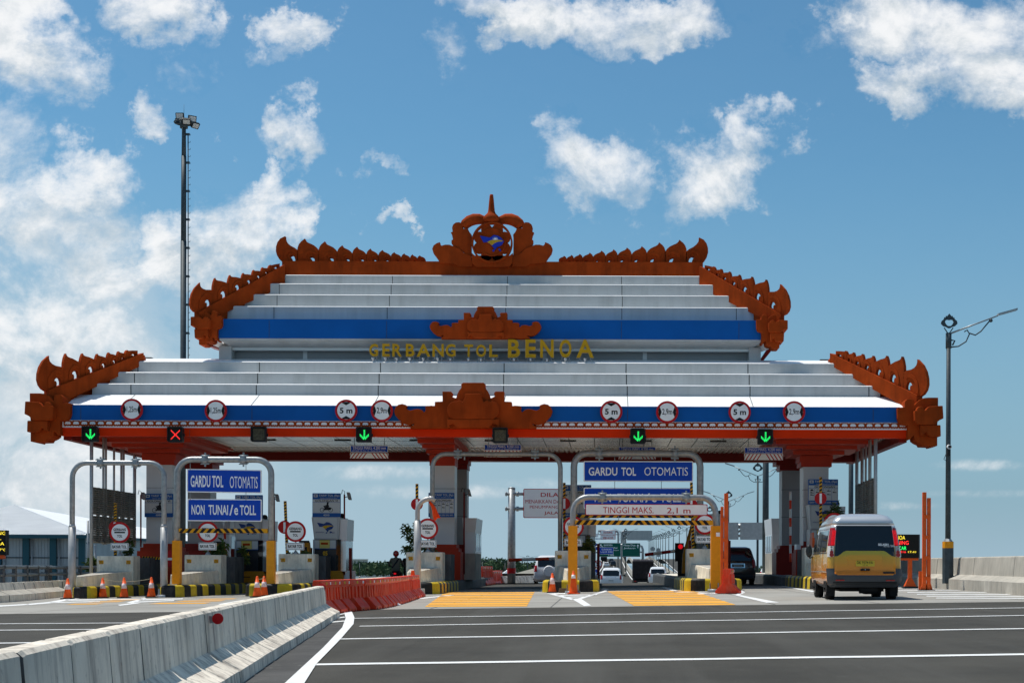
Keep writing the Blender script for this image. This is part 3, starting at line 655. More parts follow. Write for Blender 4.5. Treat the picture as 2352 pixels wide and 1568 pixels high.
# carved flames: outline with a curl cut into the foot
FL = [(0, 0), (.19, 0), (.19, .09), (.24, .19), (.35, .235), (.45, .21), (.37, .15), (.335, .07), (.36, 0), (1, 0), (1.0, .5), (.985, .62), (.93, .77), (.84, .88), (.655, 1.02), (.60, .915), (.50, .845), (.36, .79), (.22, .725), (.10, .63), (.03, .54), (0, .47)]
FE = [(0, 0), (.13, 0), (.13, .10), (.18, .21), (.28, .27), (.38, .24), (.41, .20), (.34, .17), (.305, .10), (.32, 0), (.78, 0), (.92, .10), (1.04, .25), (1.10, .42), (1.09, .6), (1.02, .77), (.88, .91), (.64, 1.0), (.64, .92), (.60, .82), (.50, .72), (.36, .63), (.16, .55), (.04, .48), (0, .4)]
FH = [(0, 0), (.14, 0), (.14, .11), (.20, .24), (.33, .315), (.47, .28), (.51, .23), (.43, .20), (.385, .11), (.40, 0), (1, 0), (1.0, .56), (.985, .74), (.93, .90), (.845, 1.02), (.80, .93), (.73, .875), (.62, .82), (.47, .755), (.31, .665), (.145, .57), (0, .49)]
SW = [(.46, .02), (.47, .11), (.56, .20), (.55, .31), (.44, .39), (.28, .39), (.13, .30), (.11, .36), (.22, .46), (.38, .52), (.55, .48), (.68, .36), (.72, .2), (.68, .02)]
def flame(parent, out, fr, th, m='terracotta'):
    """fr maps (a, b, c) of the unit flame to space; c is the thickness in metres"""
    f = MB(); f.prism(out, fr, -th / 2, th / 2, m)
    for c0, c1 in ((-th / 2 - .03, -th / 2 + .001), (th / 2 - .001, th / 2 + .03)): f.prism(SW, fr, c0, c1, m)
    return f.build('flame_ornament', parent)
# ridge
b = MB(); slab(b, 646, 1613, 600.5, 633, 63.05, 'terracotta')
ridge = b.build('roof_ridge', gate)
zr = ZZ(600.5, 63.05)
vx = [65, 122, 175, 240, 317, 408, 497, 600, 712, 848, 1003, 1118]; ty = [311, 304, 297, 288, 273, 263, 250, 240, 212, 193, 172]
for sgn in (1, -1):
    for k in range(11):
        a, c = [(2200 + v / 1.8445) / 1.7415 for v in vx[k:k + 2]]; h = (362 - ty[k]) / 1.8445 / 1.7415 * 63.4 / F
        if sgn < 0: a, c = 2261 - a, 2261 - c
        xa, xc = XX(a, 63.4, 600), XX(c, 63.4, 600)
        if k < 10: out, w = FL, (xc - xa) * 1.03
        else: out, w = FE, (xc - xa) / .78
        flame(ridge, out, (lambda xa, w, h: lambda p, q, c: (xa + p * w, 63.4 + c, zr + q * h))(xa, w, h), .26)
# hips: a slanting rail in the roof's diagonal with flames on it
def hip(xl, yl, Dl, xu, yu, Du, vall, tips, ends_scale, low_under, sgn, hmax, name='hip_ridge'):
    A, B = P(xl, yl, Dl), P(xu, yu, Du); d = B - A; hd = Vector((d.x, d.y, 0)).normalized(); n = Vector((-hd.y, hd.x, 0)) * .2
    b = MB(); dn1, dn2 = Vector((0, 0, -low_under[0])), Vector((0, 0, -low_under[1]))
    lip = Vector((0, 0, .06)); q = [A, B, B + dn2, A + dn1]
    i = b.add([p - n for p in q] + [p + n for p in q])
    for f in ((0, 1, 2, 3), (7, 6, 5, 4), (0, 4, 5, 1), (1, 5, 6, 2), (2, 6, 7, 3), (3, 7, 4, 0)): b.face([i + k for k in f], 'terracotta')
    r = b.build(name, gate)
    for k in range(len(tips)):
        t0, t1 = vall[k], vall[k + 1]; Lh = sqrt(d.x ** 2 + d.y ** 2); h = tips[k] * hmax
        if k == 0: out = FE; wt = (t1 - t0) / .78; base = t1
        else: out = FH; wt = (t1 - t0) * 1.04; base = t1
        def fr(p, q, c, base=base, wt=wt, h=h):          # p runs outwards (down the hip)
            t = base - p * wt; pos = A + d * min(max(t, -.6), 1.2); return pos + Vector((0, 0, q * h)) + n.normalized() * c
        flame(r, out, fr, .17)
V7 = [-.02, .165, .34, .50, .625, .735, .82, .95]; T7 = [1.0, .86, .68, .50, .41, .33, .27]
hip(107, 896, 57.0, 324, 811, 60.3, V7, T7, 1, (.75, .5), 1, 1.36); hip(2112, 908, 57.0, 1913, 812, 60.3, V7, T7, 1, (.75, .5), -1, 1.42)
for (a, c) in (((107, 896), (324, 811)), ((2112, 908), (1913, 812))):    # rear hips mirror the front ones
    A, B = P(*a, 57.0), P(*c, 60.3); b = MB(); A.y, B.y = mirrorY(A.y), mirrorY(B.y); b.obox(A - Vector((.15, 0, .75)), B - A, (.3, 0, 0), (0, 0, .75), 'terracotta'); b.build('hip_ridge', gate)
hip(455, 716, 60.3, 650, 609, 62.8, V7, [t * .93 for t in T7], 1, (.55, .95), 1, 1.30); hip(1796, 722, 60.3, 1612, 613, 62.8, V7, [t * .93 for t in T7], 1, (.55, .95), -1, 1.34)
# filler cheeks behind the hip rails, down to the steps
for s, D0, pts in ((1, 58.9, [(108, 897), (324, 812), (328, 826), (300, 834), (292, 858), (258, 858), (254, 884), (214, 884), (214, 910), (170, 914), (140, 930), (112, 930)]),
                   (-1, 58.9, [(2112, 909), (1913, 813), (1905, 827), (1948, 834), (1950, 858), (1988, 860), (1990, 886), (2020, 886), (2020, 910), (2046, 914), (2080, 934), (2110, 938)]),
                   (1, 61.5, [(456, 717), (650, 610), (652, 634), (648, 655), (606, 655), (600, 680), (564, 680), (558, 707), (522, 707), (520, 736), (470, 740)]),
                   (-1, 61.5, [(1795, 723), (1612, 614), (1611, 634), (1612, 655), (1650, 655), (1654, 680), (1690, 680), (1692, 707), (1730, 707), (1732, 736), (1780, 744)])):
    b = MB(); A, B = P(*pts[0], D0 - 1.0), P(*pts[1], D0 + 1.6)
    def depth(x): return lerp(D0 - 1.55, D0 + 1.15, (x - pts[0][0]) / (pts[1][0] - pts[0][0]))
    o = [P(x, y, depth(x) + .12) for x, y in pts]; i = b.add(o + [p + Vector((0, .5, 0)) for p in o]); n = len(o)
    b.face(range(i, i + n), 'terracotta'); b.face(range(i + 2 * n - 1, i + n - 1, -1), 'terracotta')
    for k in range(n): b.face((i + k, i + n + k, i + n + (k + 1) % n, i + (k + 1) % n), 'terracotta')
    b.build('hip_cheek', gate)
# corner carvings
def cz(l, ox, oy, s): return [((ox + a / s) / 1.7415, (oy + c / s) / 1.7415) for a, c in l]
cA = cz([(198, 722), (330, 722), (395, 728), (450, 750), (500, 795), (524, 830), (530, 790), (540, 750), (570, 738), (620, 740), (652, 770), (655, 852), (755, 860), (752, 1010), (735, 1060), (700, 1092), (640, 1100), (612, 1100), (612, 1290), (575, 1290), (560, 1262), (528, 1240), (520, 1300), (480, 1330), (430, 1352), (418, 1380), (300, 1384), (298, 1400), (210, 1380), (210, 1090), (200, 1000)], 60, 1360, 3.408)
cB = cz([(135, 832), (250, 836), (318, 842), (350, 866), (370, 893), (396, 890), (398, 858), (420, 840), (455, 840), (484, 864), (490, 892), (520, 900), (516, 1030), (500, 1072), (470, 1090), (235, 1090), (215, 1060), (180, 1030), (124, 1005)], 60, 1360, 3.408)
cC = cz([(165, 1095), (440, 1095), (440, 1236), (398, 1236), (390, 1212), (360, 1190), (345, 1225), (320, 1244), (280, 1256), (160, 1250)], 60, 1360, 3.408)
dA = cz([(425, 235), (600, 235), (690, 255), (760, 300), (795, 335), (815, 300), (810, 260), (850, 235), (900, 240), (940, 285), (940, 352), (1050, 355), (1045, 560), (1025, 610), (960, 640), (935, 645), (935, 885), (885, 885), (870, 840), (840, 830), (830, 905), (770, 940), (715, 945), (700, 985), (650, 1005), (555, 1005), (530, 985), (530, 860), (430, 600)], 700, 1200, 5.6)
dB = cz([(345, 372), (440, 365), (530, 365), (580, 390), (610, 420), (640, 405), (640, 375), (680, 362), (730, 380), (735, 412), (775, 420), (770, 590), (740, 640), (490, 642), (470, 610), (400, 575), (345, 570)], 700, 1200, 5.6)
dC = cz([(425, 645), (738, 645), (738, 835), (695, 835), (685, 795), (650, 768), (630, 820), (605, 855), (450, 858), (435, 830)], 700, 1200, 5.6)
def corner(plates, D, mx, dy, name='corner_ornament'):
    root = None
    for k, (pl, d0, d1) in enumerate(plates):
        o = [((mx - x) if mx else x, y + dy) for x, y in pl]; b = MB(); q = [P(x, y, d0) for x, y in o]; i = b.add(q + [Vector((p.x, d1, p.z)) for p in q]); n = len(q)
        b.face(range(i, i + n), 'terracotta'); b.face(range(i + 2 * n - 1, i + n - 1, -1), 'terracotta')
        for j in range(n): b.face((i + j, i + n + j, i + n + (j + 1) % n, i + (j + 1) % n), 'terracotta')
        if root is None: root = b.build(name, gate, bevel=.035)
        else: b.build('carved_plate', root, bevel=.035)
for mx, dy in ((0, 0), (2223, 10)):
    corner(((cA, 56.72, 57.6), (cB, 56.36, 57.5), (cC, 56.44, 57.45)), 56.7, mx, dy)
for mx, dy in ((0, 0), (2247, 8)):
    corner(((dA, 60.25, 61.1), (dB, 59.95, 61.0), (dC, 60.02, 60.95)), 60.3, mx, dy)
# upper eave undersides at the corners
for pts in ([(520, 806), (478, 788), (500, 783), (540, 800)], [(1736, 812), (1772, 800), (1748, 784), (1712, 802)]):
    b = MB(); q = [P(*p, 61.0 + .6 * (k in (0, 3))) for k, p in enumerate(pts)]; i = b.add(q + [p + Vector((0, .3, .12)) for p in q])
    for f in ((0, 1, 2, 3), (7, 6, 5, 4), (0, 4, 5, 1), (1, 5, 6, 2), (2, 6, 7, 3), (3, 7, 4, 0)): b.face([i + k for k in f], 'cladding_white')
    b.build('eave_board', gate)
for pts in ([(466, 760), (474, 792), (500, 800), (514, 806), (516, 800), (490, 780)], [(1788, 770), (1776, 800), (1752, 830), (1745, 828), (1770, 790)]):
    b = MB(); q = [P(*p, 61.4) for p in pts]; n = len(q); i = b.add(q + [p + Vector((0, 1.2, 0)) for p in q]); b.face(range(i, i + n), 'dark_red'); b.face(range(i + 2 * n - 1, i + n - 1, -1), 'dark_red')
    for j in range(n): b.face((i + j, i + n + j, i + n + (j + 1) % n, i + (j + 1) % n), 'dark_red')
    b.build('eave_board', gate)
# centre carvings on the two fascias
oA = [(272, 714), (272, 690), (300, 680), (330, 650), (250, 665), (190, 650), (120, 600), (70, 540), (52, 480), (75, 430), (110, 395), (165, 384), (215, 400), (232, 415), (212, 430), (225, 455), (270, 475), (320, 460), (370, 452), (420, 462), (462, 500), (480, 460), (470, 430), (490, 412), (560, 408), (600, 415), (602, 357), (706, 352), (703, 218), (820, 218), (840, 240), (835, 270), (815, 275), (850, 295), (880, 308), (893, 300), (900, 262), (925, 210), (960, 165), (955, 120), (980, 100)]
oA = oA + [(2236 - x, y) for x, y in reversed(oA)]
oB = [(768, 470), (775, 420), (800, 375), (850, 350), (900, 350), (930, 330), (975, 358), (1005, 300), (1000, 260), (1020, 245)]; oB = [(845, 588), (800, 560), (772, 520)] + oB; oB = oB + [(2236 - x, y) for x, y in reversed(oB)]
oC = [(765, 706), (765, 590), (1470, 590), (1470, 706), (1430, 706), (1440, 670), (1385, 650), (1350, 690), (1345, 706), (892, 706), (885, 690), (850, 650), (795, 670), (812, 706)]
def centre(D, ox, oy, s, f, name):
    root = None
    for k, (pl, d) in enumerate(((oA, 0), (oB, .14), (oC, .14))):
        b = MB(); q = [P((ox + f(a, c)[0] / s) / 1.7415, (oy + f(a, c)[1] / s) / 1.7415, D - d - .1) for a, c in pl]; i = b.add(q + [Vector((p.x, D + .3 if k == 0 else D - .06, p.z)) for p in q]); n = len(q)
        b.face(range(i, i + n), 'terracotta'); b.face(range(i + 2 * n - 1, i + n - 1, -1), 'terracotta')
        for j in range(n): b.face((i + j, i + n + j, i + n + (j + 1) % n, i + (j + 1) % n), 'terracotta')
        if root is None: root = b.build(name, gate, bevel=.035)
        else: b.build('carved_plate', root, bevel=.035)
centre(56.8, 1560, 1500, 3.36, lambda a, c: (a, c), 'centre_carving')
centre(60.3, 1660, 1200, 3.095, lambda a, c: (180 + (a - 52) * 1385 / 2137, 470 + (c - 706) * 390 / 606), 'centre_carving')
# crest on the ridge
cr = lambda l: cz(l, 1600, 750, 2.94)
D = 63.0
wing = [(470, 884), (430, 820), (392, 770), (378, 720), (395, 680), (430, 655), (468, 642), (470, 665), (487, 684), (530, 672), (580, 672), (625, 690), (700, 720), (750, 770), (800, 795), (840, 805), (850, 930), (700, 934), (640, 900)]
upw = [(840, 800), (780, 795), (740, 750), (690, 712), (630, 690), (605, 655), (605, 620), (622, 612), (612, 560), (597, 528), (618, 520), (612, 470), (625, 435), (655, 412), (695, 408), (730, 425), (742, 450), (730, 475), (760, 485), (795, 475), (815, 520), (842, 555), (838, 600)]
body = [(845, 770), (880, 800), (1290, 800), (1325, 770), (1322, 880), (1285, 930), (1160, 935), (1010, 932), (900, 932), (848, 890)]
b = MB(); q = None
def plate(b, l, d0, d1, m='terracotta', mirror=None):
    o = cr([((mirror - x) if mirror else x, y) for x, y in l]); q = [P(x, y, d0) for x, y in o]; n = len(q); i = b.add(q + [Vector((p.x, d1, p.z)) for p in q])
    b.face(range(i, i + n), m); b.face(range(i + 2 * n - 1, i + n - 1, -1), m)
    for j in range(n): b.face((i + j, i + n + j, i + n + (j + 1) % n, i + (j + 1) % n), m)
plate(b, body, D - .12, D + .35); crest = b.build('crest', gate)
for mir in (None, 2172):
    w_ = MB(); plate(w_, wing, D - .05, D + .28, mirror=mir); w_.build('leaf_wing', crest); w_ = MB(); plate(w_, upw, D, D + .25, mirror=mir); w_.build('leaf_wing', crest)
    w_ = MB(); arc = cr([((mir - x) if mir else x, y) for x, y in ((745, 465), (770, 430), (815, 395), (870, 375), (930, 372), (985, 390), (1000, 420))])
    w_.tube([P(x, y, D + .15) for x, y in arc], [.20, .24, .26, .26, .24, .2, .18], 'terracotta', 8); w_.build('scroll', crest)
c0 = P(*cr([(1084, 655)])[0], D); fr = lambda a, c, d: (c0.x + a, D + d, c0.z + c); px = D / F / 2.94 / 1.7415
b = MB(); b.ring(0, 0, 222 * px, 240 * px, fr, -.2, .12, 'terracotta', 40)
b.disc(0, 0, 160 * px, fr, -.16, .05, 'terracotta', 40)
for k in range(8):
    t = 2 * pi * (k + .5) / 8; b.disc(cos(t) * 160 * px, sin(t) * 160 * px, 68 * px, fr, -.12, .02, 'terracotta', 20)
b.ring(0, 0, 152 * px, 163 * px, fr, -.2, -.1, 'terracotta', 40)
b.build('medallion', crest)
b = MB(); gg = lambda l: [((a - 1084) * px, (655 - c) * px) for a, c in l]
b.prism(gg([(945, 582), (1000, 592), (1060, 604), (1085, 590), (1105, 573), (1150, 580), (1190, 602), (1226, 645), (1215, 664), (1200, 690), (1165, 705), (1140, 715), (1130, 738), (1118, 740), (1100, 715), (1080, 692), (1060, 672), (1030, 655), (985, 657), (965, 620)]), fr, -.24, -.15, 'logo_blue')
for l in ([(1090, 750), (1115, 738), (1118, 755), (1100, 768), (1092, 762)], [(1158, 735), (1180, 730), (1195, 755), (1175, 760)]): b.prism(gg(l), fr, -.24, -.15, 'logo_blue')
b.prism(gg([(1030, 655), (1070, 635), (1130, 628), (1190, 632), (1222, 645), (1160, 652), (1115, 670), (1085, 695), (1062, 674)]), fr, -.25, -.2, 'logo_yellow')
for k in range(11):
    t = pi * k / 10; u, v = cos(t), sin(t); b.prism(gg([(1127 + u * 12 - v * 3, 629 - v * 12 - u * 3), (1127 + u * 38, 629 - v * 38), (1127 + u * 12 + v * 3, 629 - v * 12 + u * 3)]), fr, -.25, -.2, 'sign_white')
mat('logo_blue', (.012, .035, .42), .4); mat('logo_yellow', (.55, .33, .02), .4)
b.prism(gg([(1127 + 15 * cos(pi * k / 8), 629 - 15 * sin(pi * k / 8)) for k in range(9)]), fr, -.252, -.2, 'sign_white'); b.build('emblem', crest)
b = MB(); c1 = P(*cr([(1075, 420)])[0], D + .1); hh = (420 - 84) * px
b.lathe((c1.x, D + .1, c1.z), [(r * px, (420 - y) * px) for r, y in ((70, 420), (95, 405), (103, 380), (98, 355), (75, 330), (50, 305), (40, 280), (34, 220), (28, 150), (22, 100), (20, 84))], 'terracotta', 16); b.build('finial', crest)
# gold letters on little posts
fz = XZ(0)
def letters(s, spans, y0, y1):
    for ch, (a, c) in zip(s, spans):
        D = 60.3; b = MB(); xa, xc = XX(a, D), XX(c, D); z1, z0 = ZZ(y0, D), ZZ(y1, D)
        b.solid_text(ch, xa, xc, z0, z1, XZ(D - .14), 0, .1, 'gold', 'gold', .026); b.solid_text(ch, xa - .008, xc + .008, z0 - .008, z1 + .008, XZ(D - .05), 0, .05, 'booth_grey', 'booth_grey', .030)
        for f in ((.2, .8) if ch not in 'T' else (.5,)): x = lerp(xa, xc, f); b.cyl((x, D, ZZ(829, D)), (x, D, z0 + .03), .018, 'booth_grey', n=6)
        b.lathe((lerp(xa, xc, .5), D - .25, ZZ(829, D - .25)), [(.03, 0), (.065, .12)], 'booth_grey', 8)
        b.build('letter', gate)
letters('GERBANG', [(848, 868), (878, 895), (901, 923), (932, 952), (957, 988), (993, 1019), (1023, 1046)], 791, 820)
letters('TOL', [(1066, 1086), (1093, 1116), (1123, 1143)], 792, 820.5)
letters('BENOA', [(1166, 1194), (1206, 1230), (1240, 1271), (1284, 1312), (1323, 1363)], 780, 821.5)
# dark roof hatch edges left and right on the lower roof
for xa, xb in ((328, 345), (1884, 1904)): b = MB(); b.box(XX(xa, 61.5), XX(xb, 61.5), 61.6, 62.4, ZZ(824, 61.6), ZZ(822.5, 61.6), 'dark_metal'); b.build('roof_hatch', gate)
# ------------------------------------------------------------------ things hung on the gate
def limit_sign(x, y, txt, tall, label):
    D = 56.72; c = P(x, y, D); r = 25.5 * D / F; t = thing('limit_sign', label, 'road sign', c, 'round limit signs on the blue fascia'); fr = lambda a, b_, d: (c.x + a, D + d, c.z + b_)
    b = MB(); b.disc(0, 0, r, fr, 0, .04, 'sign_red', 40); b.disc(0, 0, r * .80, fr, -.004, .0, 'sign_white', 40)
    if tall:
        for s in (1, -1): b.prism([(-.40 * r, s * .70 * r), (0, s * .48 * r), (.40 * r, s * .70 * r), (.2 * r, s * .775 * r), (-.2 * r, s * .775 * r)], fr, -.008, -.003, 'ink')
    else:
        for s in (1, -1): b.prism([(s * .66 * r, .46 * r), (s * .50 * r, 0), (s * .66 * r, -.46 * r), (s * .79 * r, -.2 * r), (s * .79 * r, .2 * r)], fr, -.008, -.003, 'ink')
    w = .57 if tall else .45; hh = .26 if tall else .30
    b.text(txt, -w * r, w * r, -hh * r, hh * r, fr, 'ink', .03 if tall else .01, -.009); b.build('sign_face', t)
    b = MB(); b.box(c.x - .04, c.x + .04, D + .04, 57.0, c.z - .3, c.z + .3, 'galvanised'); b.build('bracket', t)
limit_sign(302.5, 940.5, '1,25m', 0, 'round red rimmed 1,25m width sign over the green arrow at the far left')
limit_sign(495.5, 943, '1,25m', 0, 'round red rimmed 1,25m width sign above the red cross lane signal')
limit_sign(795, 942.5, '5 m', 1, 'round 5 m height sign directly left of the 2,9m sign by the centre carving')
limit_sign(877, 943, '2,9m', 0, 'round 2,9m width sign touching the left scroll of the centre carving')
limit_sign(1404, 945, '5 m', 1, 'round 5 m height sign right of the centre carving, above left of a green arrow')
limit_sign(1532.5, 946, '2,9m', 0, 'round 2,9m width sign third from the right end of the fascia')
limit_sign(1699, 946, '5 m', 1, 'round 5 m height sign nearest the right end of the canopy')
limit_sign(1824, 946, '2,9m', 0, 'round 2,9m width sign at the right end of the fascia')
def lane_signal(x, y, state, label):
    D = 56.5; c = P(x, y, D); k = D / F; t = thing('lane_signal', label, 'lane signal', c, 'lane signals under the fascia'); fr = lambda a, b_, d: (c.x + a * k, D + d, c.z + b_ * k)
    b = MB(); b.rrect(-16.5, 16.5, -16.5, 15.5, 1.5, fr, 0, .22, 'dark_metal'); b.prism([(-15, 16), (15, 16), (16, 18), (-16, 18)], fr, -.16, .1, 'dark_metal')
    for s in (-1, 1): b.prism([(s * 16, -15), (s * 17.5, -15), (s * 17.5, 17), (s * 16, 17)], fr, -.12, .1, 'dark_metal')
    for s in (-1, 1): b.cyl(fr(s * 17, 0, .1), fr(s * 19.5, 0, .1), .06, 'dark_metal', n=8)
    b.box(c.x - .05, c.x + .05, D + .2, 57.1, c.z + .1, c.z + .25, 'dark_metal'); b.build('housing', t)
    b = MB(); b.rrect(-13, 13, -12.5, 13, .8, fr, -.012, .0, 'led_face' if state != 'off' else 'led_off')
    dot = []
    if state == 'down':
        dot = [(0, v) for v in range(-9, 12, 2)] + [(1.9, v) for v in range(-7, 12, 2)] + [(s * (2 + i * 1.9) + .9, -10 + i * 1.9 + j) for s in (-1, 1) for i in range(5) for j in (0, 2.1, 4)]
        col = 'led_green'
    elif state == 'cross':
        dot = [(s * v, v + j) for v in [q * 1.9 for q in range(-5, 6)] for s in (-1, 1) for j in (-.9, .9)]; col = 'led_red'
    for (u, v) in dot: b.disc(u, v, .75, fr, -.02, -.01, col, 6)
    if state == 'off':
        for v in [q * 2.2 for q in range(-5, 6)]:
            for s in (-1, 1): b.disc(s * v, v, .6, fr, -.02, -.01, 'led_face', 6)
    b.build('led_panel', t)
lane_signal(207, 997, 'down', 'green down arrow lane signal at the far left end of the canopy')
lane_signal(403, 998, 'cross', 'red cross lane signal in a black square housing')
lane_signal(594.5, 997.5, 'off', 'unlit dark lane signal between the red cross and a green arrow')
lane_signal(836, 998.5, 'down', 'green down arrow lane signal above the empty motorcycle side of the centre column')
lane_signal(1149, 1000, 'off', 'unlit dark lane signal under the centre carving')
lane_signal(1465, 1002, 'down', 'green down arrow lane signal above the blue automatic lane signs')
lane_signal(1757.5, 1003.5, 'down', 'green down arrow lane signal above the dark car lane on the right')
def clearance(x, y0, y1, yb0, yb1, w, label):
    D = 60.5; k = D / F; c = P(x, y0, D); t = thing('clearance_sign', label, 'clearance sign', c, 'clearance signs under the canopy')
    fr = lambda a, b_, d: (c.x + a * k, D + d, c.z + b_ * k); b = MB(); h = y1 - y0
    b.rrect(-w, w, -h, 0, .8, fr, 0, .03, 'sign_white'); b.rrect(-w + .8, w - .8, -h + .8, -.8, .6, fr, -.004, .0, 'sign_blue')
    b.text('TINGGI MAKS. 4.200 mm', -w + 5, w - 5, -h * .58, -h * .12, fr, 'sign_white', .02, -.007); b.text('PP NO 55 Thn 12 . Pasal 54 ayat 1c', -w + 5, w - 6, -h * .90, -h * .70, fr, 'sign_white', .0, -.007); b.build('name_panel', t)
    b = MB(); t0, t1 = -(yb0 - y0), -(yb1 - y0); b.prism([(-w - 1, t0), (w + 1, t0), (w + 1, t1), (-w - 1, t1)], fr, 0, .03, 'sign_white')
    n = 7; st = w / 5.2
    for s in (-1, 1):
        for q in range(5): a = s * (5 + q * st * 1.02); b.prism([(a, t0 - .2), (a + s * 2.6, t0 - .2), (a + s * 11.6, t1 + .2), (a + s * 8.6, t1 + .2)] if abs(a) + 11.6 < w + 1 else [(a, t0 - .2), (a + s * 2.6, t0 - .2), (s * (w + 1), t1 + 3), (s * (w + 1), t1 + .2), (a + s * 6, t1 + .2 + 3)], fr, -.004, .0, 'sign_red')
    b.build('striped_bar', t)
    for s in (-.8, .8): b = MB(); b.cyl(fr(s * w, t1 + 4, .05), (c.x + s * w * k, D + .05, zs), .012, 'dark_metal', n=6); b.build('hanger', t)
clearance(848, 1023, 1038, 1040, 1052, 43, 'blue 4.200 mm clearance sign left of the centre column, striped bar in full view')
clearance(1155, 1020.5, 1034, 1034, 1049, 42, 'blue 4.200 mm clearance sign hanging behind the tall bare portal pipe')
clearance(1463.5, 1026, 1040, 1041, 1054, 42, 'blue 4.200 mm clearance sign above the GARDU TOL OTOMATIS board on the right')
clearance(1754, 1027, 1041, 1042, 1056, 43.5, 'blue 4.200 mm clearance sign above the lane with the dark car')
# louvred screens hung at both ends
def screen(pts, D0, D1, label, bars):
    (xa, ya0, ya1), (xb, yb0, yb1) = pts; A0, A1, B0, B1 = P(xa, ya0, D0), P(xa, ya1, D0), P(xb, yb0, D1), P(xb, yb1, D1)
    X = (A0.x + B0.x) / 2; z1, z0 = A0.z, A1.z; t = thing('louvre_screen', label, 'screen', (X, D0, z0)); n = 7
    for k in range(n):
        Y0, Y1 = lerp(D0, D1, k / n) + .03, lerp(D0, D1, (k + 1) / n) - .03; Xk = lerp(A0.x, B0.x, (k + .5) / n); b = MB()
        for (za, zb_) in ((z0, lerp(z0, z1, .49)), (lerp(z0, z1, .51), z1)):
            m_ = int((zb_ - za) / .085)
            for q in range(m_): zq = lerp(za, zb_, q / m_); b.obox((Xk - .07, Y0, zq), (0, Y1 - Y0, 0), (.14, 0, .04), (0, 0, .035), 'louvre')
        b.box(Xk - .05, Xk + .05, Y0, Y0 + .05, z0, z1, 'louvre'); b.box(Xk - .05, Xk + .05, Y1 - .05, Y1, z0, z1, 'louvre'); b.build('louvre_panel', t)
    for k in (0, 1.8, 2.2, 3.5, 4.7, 5.1, n):
        Y = lerp(D0, D1, k / n); Xk = lerp(A0.x, B0.x, k / n); b = MB(); r = .075 if k in (0, n) else .05; zl = z0 - (1.6 if k == 0 and bars else .05)
        b.cyl((Xk, Y, zl), (Xk, Y, zs + .05), r, 'pale_steel', n=8); b.build('post', t)
    return t
screen(((210, 1117, 1246), (309, 1132, 1246)), 57.6, 63.0, 'grey louvred screen hung from steel pipes at the left end of the canopy', 1)
screen(((2011, 1095, 1228), (1968, 1102, 1228)), 57.6, 63.0, 'grey louvred screen hung from steel pipes at the right end of the canopy', 0)
# lower ends of the left screen stand on two thin posts
# ------------------------------------------------------------------ portals of galvanised pipe
def gbase(x, D): X = XX(x, D); return gz(X)
def hazard(b, x0, x1, z0, z1, Y, fr=None, n=14, up=True):
    fr = XZ(Y); b.prism([(x0, z0), (x1, z0), (x1, z1), (x0, z1)], fr, 0, .10, 'hazard_yellow'); mid = (x0 + x1) / 2; h = z1 - z0; st = (x1 - x0) / n
    for k in range(n):
        a = x0 + k * st; s = h * .8 * (1 if a + st / 2 < mid else -1)
        q = [(a, z0), (a + st * .52, z0), (a + st * .52 + s, z1), (a + s, z1)]
        q = [(min(max(x, x0), x1), z) for x, z in q]; b.prism(q, fr, -.004, 0, 'ink')
def portal(label, xl, xr, ytop, D, r, sleeve=None, smat='pale_steel', group='portal frames before the lanes', name='portal_frame', corner=.55, sleeve_r=None):
    A, B = XX(xl, D), XX(xr, D); zt = ZZ(ytop, D, (xl + xr) / 2); t = thing(name, label, 'portal frame', ((A + B) / 2, D, gz((A + B) / 2)), group)
    b = MB(); za, zb_ = gz(A), gz(B); c = corner; arc = [(c * (1 - cos(q * pi / 12)), c * sin(q * pi / 12)) for q in range(7)]
    pts = [(A, D, za + .05)] + [(A + u, D, zt - c + v) for u, v in arc] + [(B - u, D, zt - c + v) for u, v in reversed(arc)] + [(B, D, zb_ + .05)]
    b.tube(pts, r, 'galvanised', 14); b.build('pipe', t)
    for X in (A + c * 1.9, B - c * 1.9):
        f = MB(); f.cyl((X - .10, D, zt), (X + .10, D, zt), r * 1.55, 'galvanised', n=12)
        for q in range(6): a = q * pi / 3 + .3; f.box(X - .16, X + .16, D + cos(a) * r * 1.5 - .02, D + cos(a) * r * 1.5 + .02, zt + sin(a) * r * 1.5 - .02, zt + sin(a) * r * 1.5 + .02, 'galvanised')
        f.box(X - .03, X + .03, D - .02, D + .02, zt - r * 2.3, zt + r * 2.3, 'galvanised'); f.build('flange', t)
    if sleeve:
        for X, zg in ((A, za), (B, zb_)):
            f = MB(); zs_ = ZZ(sleeve, D, xl if X == A else xr)
            if smat == 'yellow_orange': w = sleeve_r or r * 1.25; f.box(X - w, X + w, D - w, D + w, zg + .02, zs_, smat)
            else: f.cyl((X, D, zg), (X, D, zs_), r * 1.4, smat); f.cyl((X, D, zs_), (X, D, zs_ + .1), r * 1.4, smat, r * 1.05)
            f.build('post_sleeve', t)
    for X, zg in ((A, za), (B, zb_)):
        f = MB(); f.cyl((X, D, zg - .05), (X, D, zg + .10), r * 2.6, 'galvanised', n=10)
        for q in range(4): a = q * pi / 2 + .4; f.obox((X + cos(a) * r, D + sin(a) * r, zg + .1), (cos(a) * r * 1.2, sin(a) * r * 1.2, 0), (-sin(a) * .02, cos(a) * .02, 0), (0, 0, .22), 'galvanised')
        f.build('base_plate', t)
    return t, A, B, zt
